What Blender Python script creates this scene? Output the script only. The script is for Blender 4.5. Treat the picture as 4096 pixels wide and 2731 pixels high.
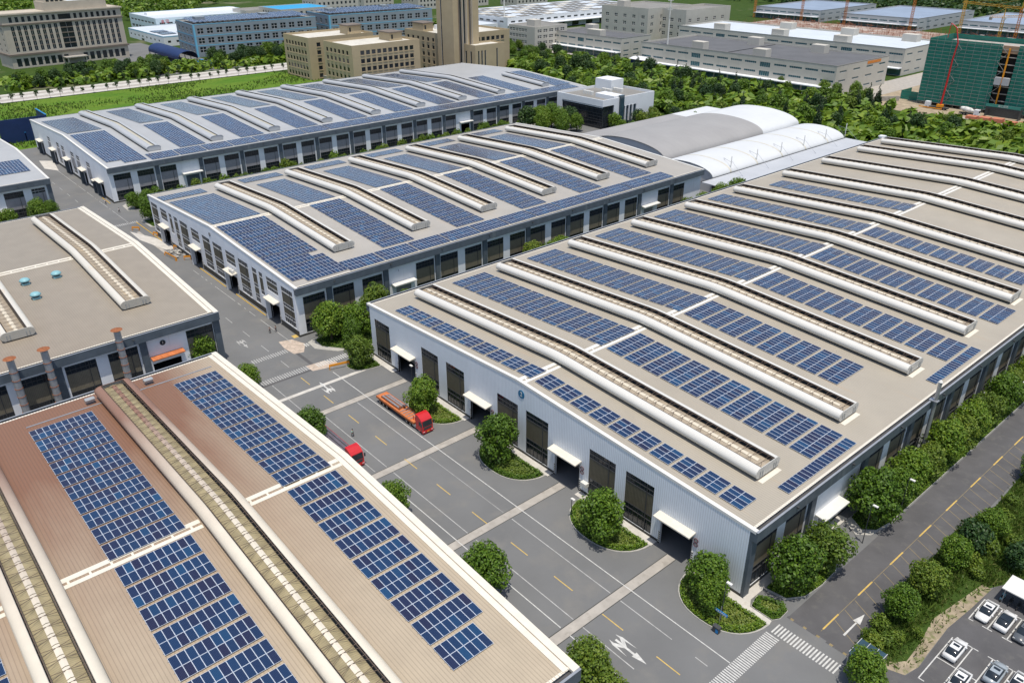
# Aerial view of an industrial park with solar roofs.  Units: metres.
import bpy, math, random
from mathutils import Vector, Matrix
from math import radians, sin, cos, pi, floor, sqrt

for o in list(bpy.data.objects):
    bpy.data.objects.remove(o, do_unlink=True)
SC = bpy.context.scene
COL = SC.collection

# ------------------------------------------------------------------ camera
yaw, pitch, roll = radians(139.16780456), radians(27.38858262), radians(-0.23727808)
fw = Vector((cos(pitch) * cos(yaw), cos(pitch) * sin(yaw), -sin(pitch)))
rt0 = Vector((sin(yaw), -cos(yaw), 0))
up0 = rt0.cross(fw)
rt = rt0 * cos(roll) + up0 * sin(roll)
up = up0 * cos(roll) - rt0 * sin(roll)
camd = bpy.data.cameras.new('camera')
camd.sensor_width = 36
camd.lens = 36 * 3227.125 / 4096
camd.clip_start = 1
camd.clip_end = 8000
cam = bpy.data.objects.new('camera', camd)
COL.objects.link(cam)
m = Matrix((rt, up, -fw)).transposed().to_4x4()
m.translation = Vector((43.568, -82.626, 87.774))
cam.matrix_world = m
SC.camera = cam

# ------------------------------------------------------------------ light
SUN = Vector((0.22, -0.115, 1)).normalized()
w = bpy.data.worlds.new('World')
SC.world = w
w.use_nodes = True
nt = w.node_tree
sky = nt.nodes.new('ShaderNodeTexSky')
sky.sky_type = 'NISHITA'
sky.sun_disc = False
sky.sun_elevation = math.asin(SUN.z)
sky.sun_rotation = math.atan2(SUN.x, SUN.y)
sky.air_density = 1.0
sky.dust_density = 1.6
sky.ozone_density = 1.2
bg = nt.nodes['Background']
bg.inputs['Strength'].default_value = 0.15
nt.links.new(sky.outputs[0], bg.inputs['Color'])
sl = bpy.data.lights.new('sun', 'SUN')
sl.energy = 4.1
sl.angle = radians(0.5)
sl.color = (1.0, 0.93, 0.82)
so = bpy.data.objects.new('sun', sl)
so.rotation_euler = SUN.to_track_quat('Z', 'Y').to_euler()
so.location = (0, 0, 300)
COL.objects.link(so)
SC.view_settings.view_transform = 'Standard'
SC.view_settings.look = 'None'
SC.view_settings.exposure = 0.0
SC.view_settings.gamma = 1
SC.view_settings.use_curve_mapping = False
try:
    SC.cycles.max_bounces = 6
    SC.cycles.transparent_max_bounces = 6
    SC.cycles.volume_bounces = 0
except Exception:
    pass

RND = random.Random(7)
ORD = ['', 'first', 'second', 'third', 'fourth', 'fifth', 'sixth', 'seventh', 'eighth', 'ninth', 'tenth', 'eleventh', 'twelfth', 'thirteenth', 'fourteenth', 'fifteenth', 'sixteenth', 'seventeenth', 'eighteenth', 'nineteenth', 'twentieth']
TENS = {2: 'twenty', 3: 'thirty', 4: 'forty', 5: 'fifty', 6: 'sixty', 7: 'seventy', 8: 'eighty', 9: 'ninety'}
TENSO = {2: 'twentieth', 3: 'thirtieth', 4: 'fortieth', 5: 'fiftieth', 6: 'sixtieth', 7: 'seventieth', 8: 'eightieth', 9: 'ninetieth'}


def ordw(n):
    if n <= 20:
        return ORD[n]
    if n >= 100:
        return 'one hundred ' + ordw(n - 100) if n > 100 else 'hundredth'
    return TENSO[n // 10] if n % 10 == 0 else TENS[n // 10] + '-' + ORD[n % 10]


# ------------------------------------------------------------------ objects
def tag(o, label=None, cat=None, group=None, kind=None):
    if label: o['label'] = label
    if cat: o['category'] = cat
    if group: o['group'] = group
    if kind: o['kind'] = kind
    return o


def thing(name, loc, label, cat, group=None, rz=0.0):
    o = bpy.data.objects.new(name, None)
    o.empty_display_size = 0.5
    o.location = loc
    o.rotation_euler = (0, 0, rz)
    COL.objects.link(o)
    return tag(o, label, cat, group)


def root_loc(o):
    while o.parent is not None:
        o = o.parent
    return o.location


class MB:
    def __init__(s):
        s.v = []; s.f = []; s.m = []; s.u = []; s.has_uv = False

    def face(s, pts, mi=0, uv=None):
        b = len(s.v)
        s.v.extend([tuple(p) for p in pts])
        s.f.append(tuple(range(b, b + len(pts))))
        s.m.append(mi)
        if uv is None:
            s.u.extend([(0, 0)] * len(pts))
        else:
            s.u.extend(uv); s.has_uv = True

    def box(s, x0, x1, y0, y1, z0, z1, mi=0):
        p = [(x0, y0, z0), (x1, y0, z0), (x1, y1, z0), (x0, y1, z0), (x0, y0, z1), (x1, y0, z1), (x1, y1, z1), (x0, y1, z1)]
        for f in ((0, 3, 2, 1), (4, 5, 6, 7), (0, 1, 5, 4), (1, 2, 6, 5), (2, 3, 7, 6), (3, 0, 4, 7)):
            s.face([p[i] for i in f], mi)

    def hexa(s, lo, hi, mi=0):
        """lo, hi: 4 points each, same winding"""
        n = len(lo)
        s.face(list(reversed(lo)), mi)
        s.face(hi, mi)
        for i in range(n):
            j = (i + 1) % n
            s.face([lo[i], lo[j], hi[j], hi[i]], mi)

    def tube(s, p, q, r, n=6, r2=None, mi=0, caps=True):
        p = Vector(p); q = Vector(q)
        d = (q - p)
        if d.length < 1e-6: return
        d.normalize()
        a = d.orthogonal().normalized(); c = d.cross(a)
        r2 = r if r2 is None else r2
        A = [p + (a * cos(2 * pi * i / n) + c * sin(2 * pi * i / n)) * r for i in range(n)]
        B = [q + (a * cos(2 * pi * i / n) + c * sin(2 * pi * i / n)) * r2 for i in range(n)]
        for i in range(n):
            j = (i + 1) % n
            s.face([A[i], A[j], B[j], B[i]], mi)
        if caps:
            s.face(list(reversed(A)), mi); s.face(B, mi)

    def path(s, pts, r, n=5, mi=0):
        for a, b in zip(pts, pts[1:]):
            s.tube(a, b, r, n, mi=mi)

    def lathe(s, c, prof, n=12, mi=0):
        """prof: list of (radius, z)"""
        rings = [[(c[0] + r * cos(2 * pi * i / n), c[1] + r * sin(2 * pi * i / n), c[2] + z) for i in range(n)] for r, z in prof]
        for A, B in zip(rings, rings[1:]):
            for i in range(n):
                j = (i + 1) % n
                s.face([A[i], A[j], B[j], B[i]], mi)
        s.face(list(reversed(rings[0])), mi); s.face(rings[-1], mi)

    def prism(s, poly, z0, z1, mi=0, top=None):
        lo = [(p[0], p[1], z0) for p in poly]; hi = [(p[0], p[1], z1) for p in poly]
        s.face(list(reversed(lo)), mi); s.face(hi, mi if top is None else top)
        n = len(poly)
        for i in range(n):
            j = (i + 1) % n
            s.face([lo[i], lo[j], hi[j], hi[i]], mi)

    def build(s, name, mats, parent=None, smooth=False, local=False, link=True):
        if not isinstance(mats, (list, tuple)): mats = [mats]
        me = bpy.data.meshes.new(name)
        off = Vector((0, 0, 0))
        if not local:
            if parent is not None:
                off = root_loc(parent)
            elif s.v:
                xs = [p[0] for p in s.v]; ys = [p[1] for p in s.v]; zs = [p[2] for p in s.v]
                off = Vector(((min(xs) + max(xs)) / 2, (min(ys) + max(ys)) / 2, min(zs)))
        ox, oy, oz = off
        me.from_pydata([(x - ox, y - oy, z - oz) for x, y, z in s.v], [], s.f)
        for mt in mats: me.materials.append(mt)
        me.polygons.foreach_set('material_index', s.m)
        if s.has_uv:
            l = me.uv_layers.new(name='UVMap')
            l.data.foreach_set('uv', [c for t in s.u for c in t])
        if smooth:
            me.polygons.foreach_set('use_smooth', [True] * len(s.f))
        me.update()
        o = bpy.data.objects.new(name, me)
        if parent is not None:
            o.parent = parent
        elif not local:
            o.location = off
        if link: COL.objects.link(o)
        return o


def merge_smooth(o, d=0.001):
    import bmesh
    bm = bmesh.new(); bm.from_mesh(o.data)
    bmesh.ops.remove_doubles(bm, verts=bm.verts, dist=d)
    bm.to_mesh(o.data); bm.free()
    o.data.polygons.foreach_set('use_smooth', [True] * len(o.data.polygons))
    return o


KIDS = {}


def kids(o):
    return KIDS.setdefault(o.name, [c for c in COL.objects if c.parent == o])


def dup(o, loc=None, rz=None, sc=None, label=None, parent=None):
    """copy a thing (or part) with its children and their children"""
    c = o.copy(); COL.objects.link(c)
    if parent is not None: c.parent = parent
    if loc is not None: c.location = loc
    if rz is not None: c.rotation_euler = (0, 0, rz)
    if sc is not None: c.scale = sc if isinstance(sc, (tuple, list)) else (sc, sc, sc)
    if label: c['label'] = label
    for k in kids(o):
        kc = k.copy(); COL.objects.link(kc); kc.parent = c
        for g in kids(k):
            gc = g.copy(); COL.objects.link(gc); gc.parent = kc
    return c


def struct(o):
    o['kind'] = 'structure'; return o


# ------------------------------------------------------------------ materials
def _nodes(name):
    mt = bpy.data.materials.new(name); mt.use_nodes = True
    t = mt.node_tree
    return mt, t, t.nodes['Principled BSDF'], t.nodes, t.links


def mth(N, L, op, a, b=None, c=None):
    n = N.new('ShaderNodeMath'); n.operation = op
    for i, v in enumerate((a, b, c)):
        if v is None: continue
        if isinstance(v, (int, float)): n.inputs[i].default_value = v
        else: L.new(v, n.inputs[i])
    return n.outputs[0]


def mixc(N, L, f, a, b):
    n = N.new('ShaderNodeMix'); n.data_type = 'RGBA'
    if isinstance(f, (int, float)): n.inputs[0].default_value = f
    else: L.new(f, n.inputs[0])
    for k, v in ((6, a), (7, b)):
        if isinstance(v, (tuple, list)): n.inputs[k].default_value = (v[0], v[1], v[2], 1)
        else: L.new(v, n.inputs[k])
    return n.outputs[2]


def noise(N, L, vec, scale, detail=3, rough=.55):
    n = N.new('ShaderNodeTexNoise')
    n.inputs['Scale'].default_value = scale; n.inputs['Detail'].default_value = detail
    n.inputs['Roughness'].default_value = rough
    if vec is not None: L.new(vec, n.inputs['Vector'])
    return n.outputs['Fac']


def ramp01(N, L, f, lo, hi):
    n = N.new('ShaderNodeMapRange'); n.inputs[1].default_value = lo; n.inputs[2].default_value = hi
    n.clamp = True
    L.new(f, n.inputs[0]); return n.outputs[0]


def stretched(N, L, vec, sx, sy, sz):
    n = N.new('ShaderNodeVectorMath'); n.operation = 'MULTIPLY'
    L.new(vec, n.inputs[0]); n.inputs[1].default_value = (sx, sy, sz)
    return n.outputs[0]


def M(name, col, rough=.7, var=.12, vs=.35, metal=0.0, spec=.35, stripe=None, dirt=None, streak=None, local=False, bump=0):
    """stripe=(axis, period, width fraction, colour factor, bump strength)
    dirt=(colour, scale, low, high); streak=(colour, (sx,sy,sz), low, high)"""
    mt, t, P, N, L = _nodes(name)
    P.inputs['Roughness'].default_value = rough
    P.inputs['Metallic'].default_value = metal
    P.inputs['Specular IOR Level'].default_value = spec
    if local:
        pos = N.new('ShaderNodeTexCoord').outputs['Object']
    else:
        pos = N.new('ShaderNodeNewGeometry').outputs['Position']
    c = tuple(col)
    if var:
        f = noise(N, L, pos, vs, 4)
        lo = tuple(max(0, x * (1 - var)) for x in c); hi = tuple(min(1, x * (1 + var)) for x in c)
        c = mixc(N, L, ramp01(N, L, f, .3, .7), lo, hi)
    if dirt:
        f = noise(N, L, pos, dirt[1], 5, .6)
        c = mixc(N, L, ramp01(N, L, f, dirt[2], dirt[3]), c, dirt[0])
    if streak:
        f = noise(N, L, stretched(N, L, pos, *streak[1]), 1.0, 4)
        c = mixc(N, L, ramp01(N, L, f, streak[2], streak[3]), c, streak[0])
    if stripe:
        ax, per, wd, fac, bs = stripe
        sp = N.new('ShaderNodeSeparateXYZ'); L.new(pos, sp.inputs[0])
        fr = mth(N, L, 'FRACT', mth(N, L, 'MULTIPLY', sp.outputs[ax], 1.0 / per))
        k = mth(N, L, 'LESS_THAN', fr, wd)
        dk = N.new('ShaderNodeMix'); dk.data_type = 'RGBA'; dk.blend_type = 'MULTIPLY'
        L.new(k, dk.inputs[0])
        if isinstance(c, tuple): dk.inputs[6].default_value = (*c, 1)
        else: L.new(c, dk.inputs[6])
        dk.inputs[7].default_value = (fac, fac, fac, 1)
        c = dk.outputs[2]
        if bs:
            tri = mth(N, L, 'ABSOLUTE', mth(N, L, 'SUBTRACT', fr, .5))
            b = N.new('ShaderNodeBump'); b.inputs['Strength'].default_value = bs; b.inputs['Distance'].default_value = per * .3
            L.new(tri, b.inputs['Height']); L.new(b.outputs[0], P.inputs['Normal'])
    elif bump:
        b = N.new('ShaderNodeBump'); b.inputs['Strength'].default_value = bump; b.inputs['Distance'].default_value = .1
        L.new(noise(N, L, pos, 3, 4), b.inputs['Height']); L.new(b.outputs[0], P.inputs['Normal'])
    if isinstance(c, tuple): P.inputs['Base Color'].default_value = (*c, 1)
    else: L.new(c, P.inputs['Base Color'])
    return mt


MAT = {}
MAT['white_wall'] = M('white_cladding', (.74, .78, .82), .45, .04, .2, stripe=(0, .40, .35, .80, .35))
MAT['white_wall_y'] = M('white_cladding_side', (.74, .77, .80), .45, .04, .2, stripe=(1, .40, .3, .9, .2))
MAT['white_plain'] = M('white_wall_panel', (.76, .78, .80), .5, .05, .3, streak=((.60, .60, .58), (.8, .8, .05), .62, .85))
MAT['slate'] = M('slate_fascia', (.085, .105, .125), .5, .15, .6, streak=((.16, .18, .19), (.5, .5, .05), .6, .8))
MAT['slate_lt'] = M('slate_fascia_edge', (.25, .27, .30), .45, .1, .6)
MAT['gutter'] = M('gutter_lining', (.07, .07, .075), .6, .2, .6)
MAT['plinth'] = M('dark_plinth', (.06, .06, .055), .8, .2, .7)
MAT['roof_C'] = M('beige_roof_sheet', (.365, .33, .27), .5, .06, .12, stripe=(1, .47, .22, .80, .3), streak=((.40, .32, .235), (.02, .55, 1), .60, .86))
MAT['roof_B'] = M('grey_beige_roof_sheet', (.365, .345, .31), .5, .06, .12, stripe=(1, .47, .22, .86, .25), streak=((.41, .34, .27), (.02, .5, 1), .62, .88))
MAT['roof_A'] = M('grey_roof_sheet', (.375, .385, .39), .45, .05, .12, stripe=(1, .47, .2, .9, .2))
MAT['white_metal'] = M('white_painted_metal', (.66, .65, .61), .4, .04, .8)
MAT['cream_metal'] = M('cream_painted_metal', (.66, .62, .53), .45, .06, .8)
MAT['steel'] = M('galvanised_steel', (.42, .43, .44), .4, .12, 2, metal=.6)
MAT['rust'] = M('rusty_steel', (.26, .095, .04), .8, .3, 2.5)
MAT['dark_steel'] = M('dark_steel', (.07, .075, .08), .5, .15, 2, metal=.3)
MAT['black'] = M('black_void', (.012, .012, .012), .9, 0)
MAT['glass'] = M('dark_glass', (.018, .024, .03), .08, .3, .6, spec=.6)
MAT['glass_blue'] = M('blue_glass', (.03, .06, .08), .08, .3, .4, spec=.6)
MAT['frame'] = M('window_frame', (.42, .43, .44), .5, .08, 2)
MAT['frame_dk'] = M('dark_window_frame', (.05, .052, .055), .5, .1, 2)
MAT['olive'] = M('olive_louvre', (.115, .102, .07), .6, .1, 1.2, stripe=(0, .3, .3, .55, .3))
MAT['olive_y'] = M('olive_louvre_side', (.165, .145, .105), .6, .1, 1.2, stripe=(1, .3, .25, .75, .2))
MAT['lilac'] = M('grey_louvre', (.27, .265, .275), .6, .08, 1.2, stripe=(1, .3, .25, .92, .1))
MAT['lilac_x'] = M('grey_louvre_front', (.30, .295, .30), .6, .08, 1.2)
MAT['concrete'] = M('concrete', (.36, .335, .30), .85, .15, .5, dirt=((.24, .22, .19), .9, .55, .8))
MAT['concrete_lt'] = M('pale_concrete', (.50, .48, .44), .85, .12, .5, dirt=((.36, .33, .29), .8, .55, .8))
MAT['asphalt'] = M('asphalt', (.152, .155, .156), .9, .10, .07, dirt=((.185, .180, .168), .16, .52, .78), spec=.2, bump=.15)
MAT['asphalt_dk'] = M('dark_asphalt', (.098, .097, .100), .9, .14, .2, dirt=((.13, .127, .12), .5, .55, .8), spec=.2, bump=.15)
MAT['paint_w'] = M('white_road_paint', (.50, .50, .48), .8, .18, 1.6)
MAT['paint_y'] = M('yellow_road_paint', (.52, .36, .10), .8, .18, 1.6)
MAT['paint_y_worn'] = M('worn_yellow_paint', (.24, .19, .10), .85, .2, 1.2)
MAT['paint_w_worn'] = M('worn_white_paint', (.27, .27, .265), .85, .2, .9)
MAT['kerb'] = M('kerb_stone', (.38, .37, .34), .85, .1, 1)
MAT['red'] = M('red_truck_paint', (.50, .018, .022), .28, .05, 1, spec=.6, local=True)
MAT['orange'] = M('orange_deck', (.50, .16, .055), .7, .2, 1.2, local=True)
MAT['orange_bar'] = M('orange_plastic', (.75, .30, .02), .5, .1, 2)
MAT['tyre'] = M('tyre_rubber', (.02, .02, .021), .85, .1, 3, local=True)
MAT['rim'] = M('wheel_rim', (.30, .30, .31), .4, .1, 3, metal=.7, local=True)
MAT['deck'] = M('purple_grey_deck', (.11, .10, .12), .6, .2, 1, local=True)
MAT['yellow'] = M('yellow_paint', (.70, .42, .03), .5, .1, 2)


def solar_mat():
    mt, t, P, N, L = _nodes('solar_panel_glass')
    uv = N.new('ShaderNodeUVMap').outputs[0]
    fl = N.new('ShaderNodeVectorMath'); fl.operation = 'FLOOR'; L.new(uv, fl.inputs[0])
    fr = N.new('ShaderNodeVectorMath'); fr.operation = 'FRACTION'; L.new(uv, fr.inputs[0])
    oi = N.new('ShaderNodeObjectInfo')
    ad = N.new('ShaderNodeVectorMath'); ad.operation = 'ADD'; L.new(fl.outputs[0], ad.inputs[0])
    cmb = N.new('ShaderNodeCombineXYZ'); L.new(mth(N, L, 'MULTIPLY', oi.outputs['Random'], 977.0), cmb.inputs[0])
    L.new(cmb.outputs[0], ad.inputs[1])
    wn = N.new('ShaderNodeTexWhiteNoise'); wn.noise_dimensions = '3D'; L.new(ad.outputs[0], wn.inputs['Vector'])
    cr = N.new('ShaderNodeValToRGB')
    L.new(wn.outputs['Value'], cr.inputs[0])
    e = cr.color_ramp
    e.elements[0].position = 0; e.elements[0].color = (.017, .018, .046, 1)
    e.elements[1].position = 1; e.elements[1].color = (.012, .055, .13, 1)
    for p, c in ((.25, (.014, .022, .060, 1)), (.6, (.011, .028, .075, 1)), (.88, (.011, .034, .090, 1))):
        k = e.elements.new(p); k.color = c
    sp = N.new('ShaderNodeSeparateXYZ'); L.new(fr.outputs[0], sp.inputs[0])
    # cell grid lines (busbars run down the long side)
    gx = mth(N, L, 'FRACT', mth(N, L, 'MULTIPLY', sp.outputs[0], 6.0))
    gy = mth(N, L, 'FRACT', mth(N, L, 'MULTIPLY', sp.outputs[1], 12.0))
    ln = mth(N, L, 'MAXIMUM', mth(N, L, 'LESS_THAN', gx, .10), mth(N, L, 'LESS_THAN', gy, .05))
    c = mixc(N, L, mth(N, L, 'MULTIPLY', ln, .18), cr.outputs[0], (.16, .22, .36))
    # white back sheet and frame at the rim
    ex = mth(N, L, 'LESS_THAN', mth(N, L, 'ABSOLUTE', mth(N, L, 'SUBTRACT', sp.outputs[0], .5)), .463)
    ey = mth(N, L, 'LESS_THAN', mth(N, L, 'ABSOLUTE', mth(N, L, 'SUBTRACT', sp.outputs[1], .5)), .481)
    inn = mth(N, L, 'MULTIPLY', ex, ey)
    c = mixc(N, L, inn, (.52, .58, .66), c)
    L.new(c, P.inputs['Base Color'])
    L.new(mth(N, L, 'MULTIPLY_ADD', inn, -.22, .42), P.inputs['Roughness'])
    P.inputs['Specular IOR Level'].default_value = .45
    return mt


MAT['solar'] = solar_mat()
MAT['alu'] = M('aluminium_rail', (.50, .51, .50), .4, .05, 2, metal=.5)


def leaf_mat(name, cols, tr=.25):
    mt, t, P, N, L = _nodes(name)
    g = N.new('ShaderNodeNewGeometry')
    oi = N.new('ShaderNodeObjectInfo')
    f = mth(N, L, 'ADD', mth(N, L, 'MULTIPLY', g.outputs['Random Per Island'], .62), mth(N, L, 'MULTIPLY', oi.outputs['Random'], .38))
    cr = N.new('ShaderNodeValToRGB'); L.new(f, cr.inputs[0])
    e = cr.color_ramp
    n = len(cols)
    e.elements[0].position = 0.05; e.elements[0].color = (*cols[0], 1)
    e.elements[1].position = .95; e.elements[1].color = (*cols[-1], 1)
    for i in range(1, n - 1):
        k = e.elements.new(.05 + .9 * i / (n - 1)); k.color = (*cols[i], 1)
    L.new(cr.outputs[0], P.inputs['Base Color'])
    P.inputs['Roughness'].default_value = .5
    P.inputs['Specular IOR Level'].default_value = .35
    tb = N.new('ShaderNodeBsdfTranslucent')
    L.new(mixc(N, L, .5, cr.outputs[0], (.16, .24, .02)), tb.inputs[0])
    mx = N.new('ShaderNodeMixShader'); mx.inputs[0].default_value = tr
    L.new(P.outputs[0], mx.inputs[1]); L.new(tb.outputs[0], mx.inputs[2])
    L.new(mx.outputs[0], N['Material Output'].inputs['Surface'])
    return mt


MAT['leaf'] = leaf_mat('broad_leaves', [(.036, .080, .008), (.075, .150, .012), (.12, .21, .016), (.19, .27, .022)])
MAT['leaf_lt'] = leaf_mat('light_leaves', [(.052, .098, .012), (.092, .155, .016), (.140, .205, .020), (.205, .250, .028)])
MAT['leaf_dk'] = leaf_mat('dark_leaves', [(.012, .036, .010), (.022, .056, .014), (.036, .080, .018), (.060, .108, .020)], .18)
MAT['needle'] = leaf_mat('dark_needles', [(.008, .026, .010), (.014, .038, .013), (.024, .054, .017), (.036, .070, .018)], .12)
MAT['hedge_lt'] = leaf_mat('yellow_green_hedge', [(.065, .110, .016), (.115, .170, .024), (.170, .225, .035), (.235, .265, .06)])
MAT['grassb'] = leaf_mat('grass_blades', [(.040, .085, .012), (.075, .135, .018), (.115, .175, .028), (.20, .20, .07)])
MAT['bark'] = M('tree_bark', (.10, .075, .05), .9, .2, 3, local=True)
# ================================================================== warehouses
BLD = {'C': (-101.83, 0., 0., 235., 12.5, 15.0), 'B': (-216.5, -118.6, -8.5, 144.8, 12.78, 15.3), 'A': (-363.7, -257.1, -8.1, 229.5, 12.56, 15.1),
       'D': (-218.5, -119.2, -135., -26.75, 12.5, 15.0), 'E': (-101.85, 0., -140., -34.8, 12.5, 15.0), 'F': (-343., -257.7, -110., -26.3, 12.5, 14.7)}
OV = 1.2
BNAME = {'C': 'the blue 2 warehouse', 'B': 'the middle warehouse', 'A': 'the far long warehouse', 'E': 'the rust-stained warehouse', 'F': 'the far left warehouse'}


def rz_(k, x):
    x0, x1, y0, y1, h, hr = BLD[k]
    m = (x0 + x1) / 2
    return h + (hr - h) * (1 - abs(x - m) / ((x1 - x0) / 2))


def wall_holes(mb, org, ud, L, top, holes, depth, base=0.0, tops=(), mi=0, mi_rev=0):
    """wall in the plane through org spanned by ud (unit, horizontal) and z; top: function u->z; inward normal is ud rotated +90 deg"""
    ud = Vector(ud); nn = Vector((-ud.y, ud.x, 0)); org = Vector(org)
    us = sorted(set([0, L] + [round(a, 3) for h in holes for a in h[:2]] + list(tops)))
    zt = min(top(0), top(L)) - .05
    zs = sorted(set([base, zt] + [round(z, 3) for h in holes for z in h[2:4]]))
    P = lambda u, z: org + ud * u + Vector((0, 0, z))
    for i in range(len(zs) - 1):
        z0, z1 = zs[i], zs[i + 1]; zm = (z0 + z1) / 2
        start = None
        for j in range(len(us) - 1):
            um = (us[j] + us[j + 1]) / 2
            hole = any(h[0] < um < h[1] and h[2] < zm < h[3] for h in holes)
            if hole:
                if start is not None: mb.face([P(start, z0), P(us[j], z0), P(us[j], z1), P(start, z1)], mi); start = None
            elif start is None: start = us[j]
        if start is not None: mb.face([P(start, z0), P(L, z0), P(L, z1), P(start, z1)], mi)
    tu = sorted(set([0, L] + list(tops)))
    for a, b in zip(tu, tu[1:]):
        mb.face([P(a, zt), P(b, zt), P(b, top(b)), P(a, top(a))], mi)
    for u0, u1, z0, z1 in [h[:4] for h in holes]:
        d = nn * depth
        q = [P(u0, z0), P(u1, z0), P(u1, z1), P(u0, z1)]
        for i in range(4):
            j = (i + 1) % 4
            if i == 0 and z0 <= base + .01: continue
            mb.face([q[i], q[j], q[j] + d, q[i] + d], mi_rev)


WPROTO = {}


def bars(mb, xs, zs, w, y0, y1, W, H, mi=0):
    for x in xs: mb.box(x - w / 2, x + w / 2, y0, y1, 0, H, mi)
    for z in zs: mb.box(0, W, y0, y1, z - w / 2, z + w / 2, mi)


def win_proto(kind, W, H, scheme, panel='olive', framem='frame'):
    """window built in local axes: x along the wall, z up, y inward; scheme: list of (z0,z1,'g'|'p')"""
    key = (kind, round(W, 2), round(H, 2), panel, framem)
    if key in WPROTO: return WPROTO[key]
    fr = MB()
    t = .09
    fr.box(0, t, 0, .14, 0, H); fr.box(W - t, W, 0, .14, 0, H); fr.box(t, W - t, 0, .14, 0, t); fr.box(t, W - t, 0, .14, H - t, H)
    for z0, z1, c in scheme:
        if z0 > .05: fr.box(t, W - t, -.05, .14, z0 - .07, z0 + .07)
        if c == 'g' and z1 - z0 > .5:
            n = max(1, int(round(W / 1.0)))
            for i in range(1, n):
                x = W * i / n
                fr.box(x - .035, x + .035, .02, .12, z0 + .07, z1 - .07)
    f = fr.build('window', MAT[framem], local=True, link=True)
    ch = []
    for z0, z1, c in scheme:
        b = MB()
        if c == 'g':
            b.box(t, W - t, .09, .13, z0 + .07, z1 - .07)
            ch.append(b.build('glass_pane', MAT['glass'], parent=f, local=True))
        else:
            b.box(t, W - t, .0, .11, z0 + .07, z1 - .07)
            ch.append(b.build('louvre_panel', MAT[panel], parent=f, local=True))
    for c in ch: c.parent = f
    if W > 4 and H > 5:
        b = MB(); b.box(W * .76 - .06, W * .76 + .06, -.09, .0, 0, H)
        c = b.build('mullion', MAT['frame_dk'], local=True); c.parent = f
    WPROTO[key] = f
    KIDS[f.name] = [c for c in COL.objects if c.parent == f]
    f['_used'] = 0
    return f


def put_window(pro, parent, loc, rz=0.0):
    off = root_loc(parent)
    l = Vector(loc) - off
    if not pro['_used']:
        pro['_used'] = 1
        pro.parent = parent; pro.location = l; pro.rotation_euler = (0, 0, rz)
        return pro
    c = dup(pro, l, rz, parent=parent)
    return c


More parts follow.
